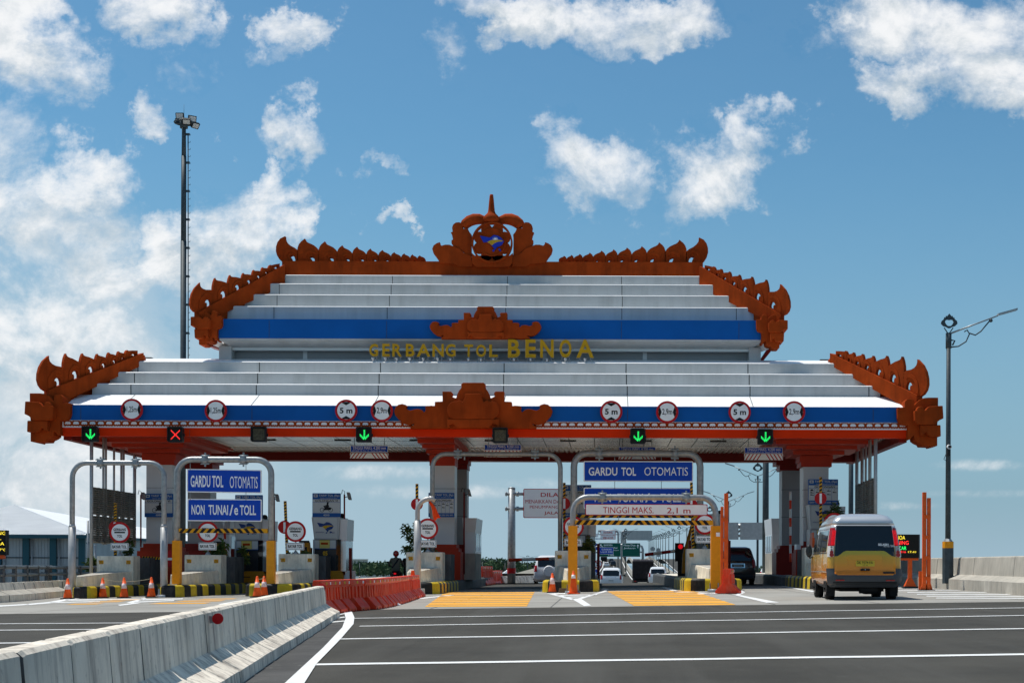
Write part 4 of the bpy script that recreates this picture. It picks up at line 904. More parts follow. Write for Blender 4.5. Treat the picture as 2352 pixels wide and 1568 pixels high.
def board(name, label, x0, x1, y0, y1, D, lines, face='sign_blue', edge='sign_white', ink='sign_white', bw=2.2, cat='sign', bold=.02, tilt=0., group=None, r=2.5):
    """lines: (text, x0, x1, y0, y1) on the reading grid"""
    c = P((x0 + x1) / 2, (y0 + y1) / 2, D); k = D / F; fr0 = lambda a, q, d: (c.x + (a - (x0 + x1) / 2) * k, D + d, c.z - (q - (y0 + y1) / 2) * k - tilt * (a - (x0 + x1) / 2) * k)
    fr = lambda a, q, d: fr0(a, -q, d); b = MB()
    b.rrect(x0, x1, -y1, -y0, r, fr, 0, .05, edge); b.rrect(x0 + bw, x1 - bw, -y1 + bw, -y0 - bw, r * .8, fr, -.005, 0, face)
    for (s, a0, a1, b0, b1) in lines: b.text(s, a0, a1, -b1, -b0, fr, ink, bold, -.009)
    o = b.build(name); tag(o, label, cat, group); return o, fr
def hangers(name, xs, ya, yb, D):
    for i, x in enumerate(xs):
        p, q = P(x, ya, D), P(x, yb, D)
D_B = 53.3
t, A, B, zt = portal('tall bare grey pipe portal over the leftmost lane behind four traffic cones', 166, 377, 1062.5, 52.6, .095, 1210, 'pale_steel')
tb, A, B, zt = portal('grey pipe portal with yellow sleeves and two blue boards on the left', 407, 623, 1055, D_B, .115, 1241, 'yellow_orange')
b = MB(); x0, x1 = XX(413, D_B), XX(616, D_B); hazard(b, x0, x1, ZZ(1223.5, D_B, 515), ZZ(1213.5, D_B, 515), D_B - .12, n=13); b.build('height_bar', tb)
def rods(t, xs, ys, D, r=.012):
    for x in xs:
        for (ya, yb) in ys: b = MB(); b.cyl(P(x, ya, D), P(x, yb, D), r, 'galvanised', n=6); b.build('hanger', t)
rods(tb, (437, 565), ((1060, 1079), (1130, 1148), (1196, 1214)), D_B)
board('hanging_board', 'blue GARDU TOL OTOMATIS board hanging in the left yellow footed portal', 429.5, 600.5, 1077.5, 1131, D_B, [('GARDU TOL', 438, 513, 1092, 1119), ('OTOMATIS', 528, 592, 1093, 1120)], tilt=.012)
board('hanging_board', 'blue NON TUNAI / e TOLL board below the first, in the left portal', 430.5, 601, 1145.5, 1196.5, D_B, [('NON', 440, 470, 1159, 1182), ('TUNAI', 479, 524, 1159, 1182), ('/', 527, 536, 1158, 1183), ('e', 538, 547, 1165, 1182), ('TOLL', 551, 588, 1159, 1182)], tilt=.005)
t, A, B, zt = portal('tall bare grey pipe portal over the lane right of the red plastic barriers', 993, 1287, 1042.5, 58.4, .098, None)
rods(t, (1067, 1261), ((1044, 1056),), 58.4, .03)
D_E = 58.5
te, A, B, zt = portal('tall grey pipe portal carrying two wide blue boards on the right', 1318, 1608, 1041, D_E, .14, None)
b = MB(); x0, x1 = XX(1322, D_E), XX(1602, D_E); hazard(b, x0, x1, ZZ(1189, D_E, 1480), ZZ(1181.5, D_E, 1480), D_E - .16, n=15); b.build('height_bar', te)
rods(te, (1412, 1519), ((1046, 1060), (1105, 1122), (1168, 1183)), D_E)
board('hanging_board', 'wide blue GARDU TOL OTOMATIS board in the right hand portal', 1340.5, 1592, 1058.5, 1105.5, D_E, [('GARDU', 1352, 1418, 1073, 1092), ('TOL', 1427, 1461, 1073, 1092), ('OTOMATIS', 1480, 1580, 1072.5, 1091.5)])
board('hanging_board', 'wide blue NON TUNAI / e TOLL board half hidden by the low portal pipe', 1340.5, 1591, 1119.5, 1168, D_E, [('NON', 1366, 1403, 1133, 1152.5), ('TUNAI', 1418, 1477, 1133, 1152.5), ('/', 1482, 1493, 1132, 1153), ('e', 1497, 1508, 1139, 1152.5), ('TOLL', 1517, 1564, 1133, 1152.5)])
D_F = 50.6
tf, A, B, zt = portal('low grey pipe portal with yellow sleeves over the 2,1 m height lane', 1316, 1643.5, 1141.5, D_F, .105, 1207, 'yellow_orange', sleeve_r=.165)
b = MB(); x0, x1 = XX(1321.5, D_F), XX(1637, D_F); hazard(b, x0, x1, ZZ(1205.5, D_F, 1480), ZZ(1194.5, D_F, 1480), D_F - .2, n=19); b.build('height_bar', tf)
rods(tf, (1421, 1541), ((1145, 1158), (1182, 1195)), D_F)
b = MB(); b.box(XX(1647, D_F) - .05, XX(1647, D_F) + .08, D_F - .3, D_F - .2, ZZ(1230, D_F), ZZ(1221, D_F), 'sign_white'); b.build('sensor', tf)
board('hanging_board', 'white red edged TINGGI MAKS. 2,1 m board under the low portal pipe', 1344.5, 1625, 1157, 1183, D_F - .05, [('TINGGI MAKS.', 1385, 1501, 1164, 1178), ('2,1 m', 1532, 1586, 1165, 1180)], 'sign_white', 'sign_red', 'sign_red', 1.6, bold=.008)
# short bent pipe with an orange cloth at its end
D_C = 49.5; zc = gz(XX(959, D_C)); X = XX(959, D_C); zt = ZZ(1145, D_C, 959)
t = thing('bent_pipe_post', 'short bent pale pipe post on a square concrete foot beside the centre island', 'post', (X, D_C, zc)); b = MB(); c = .42
b.tube([(X, D_C, zc + .2)] + [(X + c * (1 - cos(q * pi / 12)), D_C, zt - c + c * sin(q * pi / 12)) for q in range(7)] + [(XX(986, D_C), D_C, zt), (XX(993, D_C), D_C + .1, zt + .02)], .085, 'pale_steel', 14); b.cyl((XX(990, D_C), D_C, zt - .05), (XX(994, D_C), D_C, zt + .05), .13, 'pale_steel', n=10); b.build('pipe', t)
b = MB(); b.cyl((X, D_C, zc + .2), (X, D_C, ZZ(1195, D_C, 959)), .125, 'pale_steel'); b.build('post_sleeve', t)
b = MB(); b.box(X - .24, X + .24, D_C - .24, D_C + .24, zc - .2, zc + .26, 'concrete'); b.build('foot', t, bevel=.03)
b = MB(); rows = []
for k in range(9):
    f = k / 8; w = 2.0 + 7 * f ** .8; cx_, cy_ = 987 + 19 * f + 2 * sin(f * 5), 1151 + 40 * f; row = []
    for j in range(5): g = j / 4 - .5; row.append(P(cx_ + g * w * 1.6, cy_ - g * w * .8 + (2 * sin(j * 2) if k == 8 else 0), D_C - .05 + .10 * sin(j * 1.6 + f * 3)))
    rows.append(b.add(row))
for a, c_ in zip(rows, rows[1:]):
    for j in range(4): b.face((a + j, c_ + j, c_ + j + 1, a + j + 1), 'cloth_orange', True)
o = b.build('warning_flag'); tag(o, 'small orange cloth flag hanging from the tip of the bent pipe', 'flag')
so_ = o.modifiers.new('thick', 'SOLIDIFY'); so_.thickness = .012
# ------------------------------------------------------------------ traffic islands
ISL = [  # centre x at the crash wall, island front, half width
    ('far left', XX(278, 57.5), 52.2, 1.06), ('second', XX(474, 57.5), 52.4, 1.06), ('third', XX(680, 57.5), 53.0, 1.06), ('centre', XX(980, 57.5), 52.2, 1.08),
    ('fifth', XX(1316, 57.5), 53.2, 1.08), ('sixth', XX(1617, 57.5), 52.2, 1.08), ('right', XX(1891, 57.5), 53.0, 1.12)]
KL = ['yellow and black kerbed island at the far left behind the row of roped cones', 'yellow and black kerbed island behind the left yellow portal legs', 'kerbed island with yellow and black stripes behind the end of the near concrete barrier',
      'yellow and black kerbed island carrying the centre column', 'yellow and black kerbed island with two cones standing at its nose', 'yellow and black kerbed island beside the tall orange posts', 'kerbed island with worn black kerb beside the van']
def island(k):
    nm, xc, yf, hw = ISL[k]; zb = gz(xc); kt = .45; yb = 84
    t = thing('traffic_island', KL[k], 'traffic island', (xc, yf, zb), 'traffic islands between the lanes')
    out = [(xc - hw, yb)]; n = 16
    side = [(xc - hw, lerp(yb, yf + 1.1, q / 40)) for q in range(1, 41)]
    arc = [(xc - hw * math.copysign(abs(cos(pi * q / n)) ** .55, cos(pi * q / n)), yf + 1.1 - 1.1 * sin(pi * q / n) ** .55) for q in range(1, n)]
    out = [(xc - hw, yb)] + side + arc + [(xc + hw, y) for _, y in reversed(side)] + [(xc + hw, yb)]
    # resample evenly
    if k in (0, 1):      # slim noses of the motorcycle lanes
        sh = .32 if k == 0 else 0.; tp = lambda x, y: (xc + (x - xc) * lerp(.40, 1, max(0, min(1, (y - yf - .3) / 5.0))) + sh * max(0, min(1, 1 - (y - yf) / 5.0)), y); out = [tp(x, y) for x, y in out]
    L = [0]
    for a, c in zip(out, out[1:]): L.append(L[-1] + math.hypot(c[0] - a[0], c[1] - a[1]))
    m = int(L[-1] / .11); pts = []; j = 0
    for q in range(m + 1):
        s = L[-1] * q / m
        while j < len(L) - 2 and L[j + 1] < s: j += 1
        f = (s - L[j]) / (L[j + 1] - L[j]); pts.append((lerp(out[j][0], out[j + 1][0], f), lerp(out[j][1], out[j + 1][1], f)))
    b = MB(); half = m / 2; rows = []
    for q, (x, y) in enumerate(pts):
        a, c = pts[max(q - 1, 0)], pts[min(q + 1, m)]; tx, ty = c[0] - a[0], c[1] - a[1]; l = math.hypot(tx, ty); nx, ny = -ty / l, tx / l     # outward = left of the walk
        nx, ny = (ty / l, -tx / l); g = -1 if (nx * (x - xc) + ny * (y - (yf + 3))) > 0 else 1
        rows.append(b.add([(x + g * nx * d, y + g * ny * d, zb + z) for d, z in ((-.02, -.15), (0, kt - .09), (.03, kt - .03), (.09, kt), (.34, kt), (.36, kt - .05))]))
    for q in range(m):
        dist = abs(q + .5 - half) * .11 ; y = pts[q][1]
        mm = ('kerb_yellow' if int(dist / .56 + .5) % 2 == (0 if k in (4, 5, 3) else 1) else 'kerb_black') if y < yf + 7.5 else 'kerb_grey'
        for r in range(5): b.face((rows[q] + r, rows[q + 1] + r, rows[q + 1] + r + 1, rows[q] + r + 1), mm, r in (1, 2))
    b.build('kerb', t)
    b = MB(); inner = [(xc + (x - xc) * .72, max(y, yf + .34)) for x, y in pts]; b.poly([(x, y, zb + kt - .02) for x, y in inner], 'concrete'); b.build('island_top', t)
    return t
for k in range(7): island(k)
def crash_wall(k, label):
    nm, xc, yf, hw = ISL[k]; zt = gz(xc) + .43; yw = yf + 4.6; w = .735
    t = thing('crash_wall', label, 'concrete block', (xc, yw, zt), 'concrete crash walls at the island noses')
    b = MB(); b.box(xc - w, xc + w, yw, yw + .85, zt, zt + 1.17, 'concrete'); o = b.build('wall', t, bevel=.035)
    b = MB(); y0 = yf + .75     # bow shaped wedge in front of the wall
    lo = [(xc - w * .98, yw - .002), (xc - .42, yw - 1.6), (xc - .22, y0 + .25), (xc - .15, y0), (xc + .15, y0), (xc + .22, y0 + .25), (xc + .42, yw - 1.6), (xc + w * .98, yw - .002)]
    def top(y): return zt + lerp(.40, .56, (y - y0) / (yw - y0))
    n = len(lo); i = b.add([(x, y, zt) for x, y in lo] + [(xc + (x - xc) * .86, y + (.05 if y < y0 + .1 else 0), top(y)) for x, y in lo])
    for q in range(n): b.face((i + q, i + (q + 1) % n, i + n + (q + 1) % n, i + n + q), 'concrete')
    b.face(range(i + n, i + 2 * n), 'concrete_pale'); b.face(range(i + n - 1, i - 1, -1), 'concrete')
    b.build('wedge', t, bevel=.03)
    for s in (-1, 1):
        b = MB(); x = xc + s * .54; z = zt + .92; b.box(x - .085, x + .085, yw - .014, yw + .01, z - .075, z + .075, 'hazard_yellow')
        for q in range(3): a = x - .07 + q * .052; b.prism([(a - .012 * s, z - .075), (a + .016 - .012 * s, z - .075), (a + .03 + .045 * s - .01, z + .075), (a + .005 + .045 * s, z + .075)] if True else [], XZ(yw - .018), 0, .004, 'ink')
        b.build('reflector', t)
    b = MB(); b.box(xc - .62, xc + .9, yw + 1.5, yw + 3.0, zt, zt + 1.1, 'concrete_dark'); b.build('rear_block', t)
    return yw, zt
CL = ['grey concrete crash wall at the far left, wedge pointing left, behind three roped cones', 'grey concrete crash wall seen between the two yellow portal legs on the left', 'grey concrete crash wall next to booth 05 above the near barrier end',
      'grey concrete crash wall at the centre column beside the bent pipe post', 'grey concrete crash wall behind the yellow portal leg and two cones', 'grey concrete crash wall left of the tall orange posts', 'grey concrete crash wall hidden largely by the yellow van']
CW = [crash_wall(k, CL[k]) for k in range(7)]
def gerbang(k, x, y, py, label):
    yw, zt = CW[k]; D = yw + .12; c = P(x, y, D); r = 24 * D / F; z0 = zt + 1.17
    t = thing('toll_sign', label, 'road sign', (c.x, D, z0), 'GERBANG TOL signs on the crash walls'); fr = lambda a, q, d: (c.x + a, D + d, c.z + q)
    b = MB(); b.disc(0, 0, r, fr, 0, .03, 'sign_red', 36); b.disc(0, 0, r * .79, fr, -.004, 0, 'sign_white', 36)
    b.text('GERBANG', -.60 * r, .60 * r, .14 * r, .40 * r, fr, 'ink', .03, -.008); b.text('TOL', -.25 * r, .25 * r, -.48 * r, -.22 * r, fr, 'ink', .03, -.008)
    b.rrect(-.52 * r, .52 * r, -.07 * r, .07 * r, .06 * r, fr, -.008, -.003, 'ink'); b.build('round_sign', t)
    p = P(x - .5, py, D); w, h = 20.5 * D / F, 8.7 * D / F; fr2 = lambda a, q, d: (p.x + a, D + d, p.z + q); b = MB()
    b.rrect(-w, w, -h, h, .03, fr2, 0, .03, 'sign_white'); b.rrect(-w * .955, w * .955, -h * .90, h * .90, .025, fr2, -.003, 0, 'ink'); b.rrect(-w * .91, w * .91, -h * .80, h * .80, .02, fr2, -.006, 0, 'sign_white')
    b.text('BAYAR TOL', -w * .8, w * .8, -h * .42, h * .42, fr2, 'ink', .03, -.010); b.build('plate', t)
    b = MB(); b.cyl((c.x, D + .06, z0 - .02), (c.x, D + .06, c.z + r * .5), .03, 'galvanised', n=8); b.lathe((c.x, D + .06, z0), [(.12, 0), (.10, .05), (.05, .12)], 'galvanised', 8); b.build('post', t)
gerbang(0, 275, 1222, 1255, 'GERBANG TOL sign in front of the dark louvred screen, far left')
gerbang(1, 477, 1221, 1254, 'GERBANG TOL sign crossed by the striped height bar of the left portal')
gerbang(2, 678.5, 1220, 1254, 'GERBANG TOL sign left of booth 05 with a red disc peeping out behind it')
gerbang(3, 982.5, 1213.5, 1248, 'GERBANG TOL sign in front of the grey centre column')
gerbang(4, 1317, 1209, 1245, 'GERBANG TOL sign cut in two by a yellow portal leg')
gerbang(5, 1619, 1203, 1238, 'GERBANG TOL sign behind the right end of the low striped bar')
gerbang(6, 1916, 1201, 1234, 'GERBANG TOL sign of which only the red top rim shows above the van')
# lane gates: striped arm with a red disc; raised at six islands, lowered at one
def striped(b, p0, p1, r, m0, m1, step):
    p0, p1 = Vector(p0), Vector(p1); d = p1 - p0; n = max(1, int(d.length / step))
    for q in range(n): b.cyl(p0 + d * (q / n), p0 + d * ((q + 1) / n), r, m0 if q % 2 else m1, n=8, caps=q in (0, n - 1))
def lane_gate(k, x, ytop, ydisc, label, lean=0.):
    yw, zt = CW[k]; D = yw + .95; a = P(x + lean, 1295, D); c = P(x, ytop, D); z0 = zt + .1
    t = thing('lane_gate', label, 'barrier arm', (a.x, D, z0), 'striped gate arms on the islands'); b = MB()
    p0, p1 = Vector((a.x, D, z0 + .55)), Vector((c.x, D, c.z)); d = (p1 - p0).normalized(); n = 22; u = Vector((1, 0, 0)); L_ = (p1 - p0).length
    b.obox(p0 - u * .055, u * .11, (0, .06, 0), p1 - p0, 'hazard_yellow')
    for q in range(n):
        o = p0 + d * (L_ * (q + .1) / n); s = L_ / n * .5; i = b.add([o - u * .0555 - Vector((0, .003, 0)), o + u * .0555 + d * s * .8 - Vector((0, .003, 0)), o + u * .0555 + d * s * 1.8 - Vector((0, .003, 0)), o - u * .0555 + d * s - Vector((0, .003, 0))]); b.face(range(i, i + 4), 'ink')
        i = b.add([o + u * .0562, o + u * .0562 + Vector((0, .06, 0)), o + u * .0562 + Vector((0, .06, 0)) + d * s, o + u * .0562 + d * s]); b.face(range(i, i + 4), 'ink')
    b.build('arm', t)
    if ydisc:
        q = P(x - (0 if k > 2 else 1), ydisc, D - .06); r = 13.8 * D / F; fr = lambda a_, b_, e: (q.x + a_, D - .06 + e, q.z + b_); b = MB(); b.disc(0, 0, r * (1 if k != 2 else 1.1), fr, 0, .03, 'sign_red', 32); b.box(q.x - .045, q.x + .045, D - .066, D - .06, q.z - r * .82, q.z + r * .82, 'sign_white'); b.build('stop_disc', t)
    b = MB(); b.box(a.x - .14, a.x + .14, D - .1, D + .2, zt, zt + .62, 'galvanised'); b.build('motor_box', t)
lane_gate(0, 264.5, 1155, 1210, 'raised striped arm in front of the louvred screen, its disc hidden by a round sign')
lane_gate(2, 654.5, 1150, 1210, 'raised striped arm with a red disc left of the third round toll sign', 6)
lane_gate(3, 957.5, 1110.5, 1157.5, 'raised striped arm with a red disc left of the centre column')
lane_gate(4, 1296, 1108, 1156, 'raised striped arm with a red disc in front of the tariff board with white lorries')
lane_gate(5, 1588, 1107, 1158, 'raised striped arm with a red disc behind the low portal, near its right end', 5)
lane_gate(6, 1885, 1095, 1144, 'raised striped arm with a red disc above the yellow van roof')
yw, zt = CW[1]; D = 59.0; a, c = P(327, 1279.5, D), P(412, 1283.5, D); t = thing('lane_gate', 'lowered striped arm with a red disc, level across the second lane from the left', 'barrier arm', c, 'striped gate arms on the islands'); b = MB()
b.obox(a - Vector((0, 0, .055)), c - a, (0, .05, 0), (0, 0, .11), 'hazard_yellow')
for q in range(13): f = lambda g, w_: a.lerp(c, g) + Vector((0, -.003, w_)); b.poly([f(q / 13, -.0555), f((q + .5) / 13, -.0555), f((q + .85) / 13, .0555), f((q + .35) / 13, .0555)], 'ink')
b.build('arm', t); q_ = P(391, 1283, D - .06); r = 19 * D / F; fr = lambda u, v, e: (q_.x + u, D - .06 + e, q_.z + v); b = MB(); b.disc(0, 0, r, fr, 0, .03, 'sign_red', 32); b.box(q_.x - r * .82, q_.x + r * .82, D - .066, D - .06, q_.z - .05, q_.z + .05, 'sign_white'); b.build('stop_disc', t)
# ------------------------------------------------------------------ booths
def bali(b, fr, cx, cz, s, bm='logo_booth', ym='logo_yellow'):
    g = lambda l: [(cx + (a - 1084) * s / 280, cz + (655 - c) * s / 280) for a, c in l]
    b.prism(g([(945, 582), (1000, 592), (1060, 604), (1085, 590), (1105, 573), (1150, 580), (1190, 602), (1226, 645), (1215, 664), (1200, 690), (1165, 705), (1140, 715), (1130, 738), (1118, 740), (1100, 715), (1080, 692), (1060, 672), (1030, 655), (985, 657), (965, 620)]), fr, -.012, -.006, bm)
    for l in ([(1090, 752), (1115, 740), (1118, 757), (1100, 770), (1092, 764)], [(1158, 735), (1180, 730), (1195, 755), (1175, 760)]): b.prism(g(l), fr, -.012, -.006, bm)
    b.prism(g([(1030, 655), (1070, 635), (1130, 628), (1190, 632), (1222, 645), (1160, 652), (1115, 670), (1085, 695), (1062, 674)]), fr, -.016, -.012, ym)
mat('logo_booth', (.015, .05, .20), .4)
def motorbike_icon(b, fr, cx, cz, s):
    for u in (-.36, .36): b.ring(cx + u * s, cz - .16 * s, .15 * s, .19 * s, fr, -.012, -.008, 'ink', 16)
    b.prism([(cx + a * s, cz + c * s) for a, c in ((-.36, -.2), (-.16, -.05), (-.22, .13), (-.3, .2), (-.14, .18), (-.08, .12), (.1, .1), (.42, .04), (.38, -.16), (.1, -.18), (-.1, -.18))], fr, -.012, -.008, 'ink')
    b.prism([(cx + a * s, cz + c * s) for a, c in ((.02, .08), (-.18, .2), (.0, .26), (.04, .36), (.02, .46), (.1, .54), (.2, .5), (.2, .40), (.16, .36), (.24, .1))], fr, -.012, -.008, 'ink')
def tariff(label, x0, x1, y0, y1, D, kind, cols=('I', 'II', 'III', 'IV', 'V'), price=('10000', '15000', '20000', '25000', '30000')):
    c = P((x0 + x1) / 2, (y0 + y1) / 2, D); k = D / F; w, h = (x1 - x0) / 2, (y1 - y0) / 2; fr = lambda a, q, d: (c.x + a * k, D + d, c.z + q * k)
    b = MB(); b.rrect(-w, w, -h, h, 1.2, fr, 0, .08, 'tariff_blue'); b.prism([(-w + 1, -h + 9.5), (w - 1, -h + 9.5), (w - 1, h - 14), (-w + 1, h - 14)], fr, -.004, 0, 'sign_grey')
    b.text('TARIF TOL (Rp)', -w + 15, w - 2.5, h - 9, h - 2.8, fr, 'sign_grey', .01, -.008); b.text('Nomor 354 KPTS M 2013', -w + 18, w - 8, h - 12, h - 10, fr, 'sign_grey', 0, -.008)
    b.prism([(-w + 3, h - 9), (-w + 12, h - 9), (-w + 12, h - 2.5), (-w + 3, h - 2.5)], fr, -.008, -.004, 'sign_grey'); b.disc(-w + 7.5, h - 5.8, 3, fr, -.011, -.008, 'logo_booth', 8, 1.6)
    b.prism([(-w + 1, h - 20.6), (w - 1, h - 20.6), (w - 1, h - 21.4), (-w + 1, h - 21.4)], fr, -.007, -.004, 'tariff_blue')
    if kind == 'bike':
        b.text('GOLONGAN VI', -w + 6, w - 6, h - 19.6, h - 15, fr, 'ink', .025, -.008); motorbike_icon(b, fr, 0, h - 34, 27); b.text('4000', -7, 7, -h + 2.5, -h + 7, fr, 'sign_grey', .02, -.008)
    else:
        b.text('GOLONGAN', -w + 14, w - 7, h - 19.8, h - 15, fr, 'ink', .03, -.008); n = len(cols); cw = (2 * w - 4) / n
        for q, t_ in enumerate(cols):
            xa = -w + 2 + q * cw
            if q: b.prism([(xa - .3, -h + 10), (xa + .3, -h + 10), (xa + .3, h - 22), (xa - .3, h - 22)], fr, -.007, -.004, 'tariff_blue')
            b.text(t_, xa + cw * .35, xa + cw * .65, h - 25.5, h - 23, fr, 'ink', .01, -.008); b.text(price[q], xa + cw * .08, xa + cw * .92, -h + 3, -h + 6.5, fr, 'sign_grey', .01, -.008)
            for v in ((-6, -1, 4) if q == 0 else (0, ) if q in (1, 2, 4) else (3, -5)): z = v - 2; b.prism([(xa + cw * .2, z), (xa + cw * .85, z), (xa + cw * .85, z + 1.4), (xa + cw * .5, z + 1.6), (xa + cw * .45, z + 2.6), (xa + cw * .22, z + 2.4)], fr, -.008, -.004, 'ink')
    return tag(b.build('tariff_board'), label, 'tariff board', 'tariff boards above the booths')
mat('tariff_blue', (.012, .085, .30), .45); mat('sign_grey', (.52, .53, .52), .5)
tariff('blue and grey motorcycle tariff board fixed to the left grey column', 332, 397, 1133, 1187, 61.3, 'bike')
tariff('tariff board mostly hidden behind the lower blue board of the left portal', 540, 603, 1136, 1190, 60.5, 'bike')
tariff('motorcycle tariff board standing on booth 05', 717.5, 782, 1132, 1187, 60.2, 'bike')
tariff('tariff board with six vehicle classes in front of the centre column', 984, 1043.5, 1131, 1187, 60.6, 'car', ('I', 'II', 'III', 'IV', 'V', 'VI'), ('10000', '15000', '20000', '25000', '30000', '4000'))
tariff('tariff board partly hidden by a grey pipe and a raised striped arm', 1293, 1358, 1113, 1187, 61.0, 'car')
tariff('tariff board with five vehicle classes above the van, at the right column', 1856.5, 1925, 1100, 1158, 60.4, 'car')
def booth(label, x0, x1, D, ytop, num, post=True, glass_side=1, ysplit=(1187, 1238, 1260, 1310)):
    """narrow automatic toll booth: logo head, notice strip, dark window with its number, yellow lower body"""
    A, B = XX(x0, D), XX(x1, D); zb = gz((A + B) / 2) + .43; dpt = 1.7; ym = lambda y: ZZ(y, D, (x0 + x1) / 2); z4, z3, z2, z1 = (ym(y) for y in ysplit); w = B - A
    t = thing('toll_booth', label, 'toll booth', ((A + B) / 2, D, zb), 'automatic toll booths'); fr = XZ(D)
    b = MB(); b.frustum((A + .05, B + .10, D, D + dpt), z3, (A - .04, B + .16, D - .10, D + dpt + .1), z4, 'booth_grey')
    b.frustum((B + .10, B + .42, D + .10, D + dpt), z3 - .05, (B + .16, B + .45, D + .02, D + dpt), z4 - .08, 'booth_white')
    q = lambda a, c: (lerp(A + .06, B + .04, a), D - .012 - .10 * c, lerp(z3 + .06, z4 - .04, c)); i = b.add([q(0, 0), q(1, 0), q(1, 1), q(0, 1)]); b.face(range(i, i + 4), 'sign_grey')
    fr3 = lambda a, c, d: (a, D - .02 - .10 * (c - z3) / (z4 - z3) + d, c); cx_ = (A + B) / 2 + .02; bali(b, fr3, cx_ + .02, (z3 + z4) / 2 + .06, w * .70)
    b.text('JASAMARGA', A + .12, A + .12 + w * .36, z3 + .26, z3 + .33, fr3, 'logo_booth', .02, -.006); b.text('BALI', B - .28, B - .08, z3 + .26, z3 + .33, fr3, 'logo_booth', .02, -.006); b.build('logo_head', t)
    b = MB(); b.box(A + .07, B - .02, D + .03, D + dpt, z1, z3 - .001, 'booth_dark'); b.box(A, A + .07, D + .01, D + dpt, zb, z3 - .002, 'booth_grey')
    b.text(num, lerp(A, B, .42), lerp(A, B, .62), lerp(z1, z2, .70), lerp(z1, z2, .90), XZ(D + .02), 'booth_num', .03)
    b.build('window', t)
    b = MB(); b.box(A + .07, B - .02, D + .012, D + .03, z2, z3 - .03, 'tariff_blue'); b.box(A + .08, lerp(A, B, .27), D + .006, D + .02, z2 + .03, z3 - .03, 'sign_grey'); b.box(lerp(A, B, .28), lerp(A, B, .72), D + .006, D + .02, z2 + .03, z3 - .03, 'info_yellow'); b.box(lerp(A, B, .73), B - .03, D + .006, D + .02, z2 + .03, z3 - .03, 'sign_grey')
    b.box(lerp(A, B, .34), lerp(A, B, .64), D + .002, D + .01, lerp(z2, z3, .45), lerp(z2, z3, .68), 'terracotta'); b.build('notice_strip', t)
    b = MB(); b.box(B - .02, B + .18, D + .03, D + dpt, z1, z3 - .002, 'glass_dark'); b.frustum((B + .18, B + .40, D + .06, D + dpt), z1 - .02, (B + .10, B + .40, D + .06, D + dpt), z3 - .06, 'booth_glass'); b.build('side_window', t)
    b = MB(); b.frustum((A + .07, B + .30, D - .06, D + dpt), z1 - .16, (A + .07, B + .20, D + .03, D + dpt), z1 - .001, 'booth_yellow'); b.box(A + .07, B + .30, D - .06, D + dpt, zb, z1 - .16, 'booth_yellow'); b.box(A + .1, lerp(A, B, .68), D - .065, D, lerp(zb, z1, .45), lerp(zb, z1, .52), 'ink'); b.build('body', t)
    b = MB(); b.box(B + .30, B + .52, D + .2, D + dpt, zb, z1 + .0, 'booth_white'); b.build('side_panel', t)
    for X in (A - .16, B + .54): b = MB(); b.box(X - .06, X + .06, D + .25, D + .4, zb, z2 + .05, 'dark_red'); b.build('guard_post', t)
    b = MB(); b.lathe((B + .14, D + .5, z4 - .02), [(.14, 0), (.14, .1), (.1, .17), (.03, .2)], 'dark_metal', 12); b.build('beacon', t)
    return t
mat('booth_num', (.75, .42, .02), .5)
booth('narrow dark windowed booth numbered 06 behind the right leg of the left portal', 539, 594, 61.2, 1187, '06', ysplit=(1190, 1240, 1262, 1311))
booth('narrow dark windowed booth numbered 05 standing free against the sky', 719, 773, 60.2, 1187, '05')
booth('narrow booth hidden behind portal leg and round sign, left of the road ahead', 1296, 1346, 61.6, 1187, '03', ysplit=(1187, 1228, 1250, 1320))
booth('dark narrow booth behind the crash wall left of the orange posts', 1594, 1648, 61.6, 1187, '02', ysplit=(1180, 1221, 1243, 1310))
booth('narrow booth with a large logo head beside the right column, behind the van', 1860, 1918, 60.6, 1158, '01', ysplit=(1158, 1215, 1245, 1300))
# plain staffed booths further in
def cabin(label, x0, x1, D, dpt, yt, ygl, m1, m2):
    A, B = XX(x0, D), XX(x1, D); zb = gz(A) + .42; z3 = ZZ(yt, D, x0); zg = ZZ(ygl, D, x0); t = thing('booth_cabin', label, 'toll booth', ((A + B) / 2, D, zb))
    b = MB(); b.frustum((A, B, D, D + dpt), zb, (A, B, D, D + dpt), zg, m2); b.build('lower_wall', t); b = MB(); b.frustum((A, B, D + .05, D + dpt), zg + .002, (A, B, D + .05, D + dpt), zg + .95, 'booth_white'); b.build('window_band', t)
    for X_ in (A, B):
        b = MB(); b.box(X_ - .02, X_ + .02, D + .3, D + dpt - .3, zg + .08, zg + .88, 'booth_glass')
        for q in (1, 2): y = D + .3 + q * (dpt - .6) / 3; b.box(X_ - .03, X_ + .03, y - .03, y + .03, zg + .08, zg + .88, 'booth_grey')
        b.build('window', t)
    b = MB(); b.frustum((A, B, D, D + dpt), zg + .952, (A - .06, B + .06, D - .06, D + dpt), z3, m1); b.build('head', t)
cabin('pale grey cabin behind the centre column on its right side', 1065, 1092, 63.2, 3.2, 1189, 1270, 'booth_white', 'concrete_pale')
cabin('pale cabin with white upper panels left of the rear right column', 1774, 1799, 70.5, 3.0, 1190, 1270, 'booth_white', 'concrete_pale')
cabin('grey cabin with dark glass right of the left grey column', 488, 527, 65.0, 3.0, 1196, 1275, 'booth_grey', 'booth_grey')
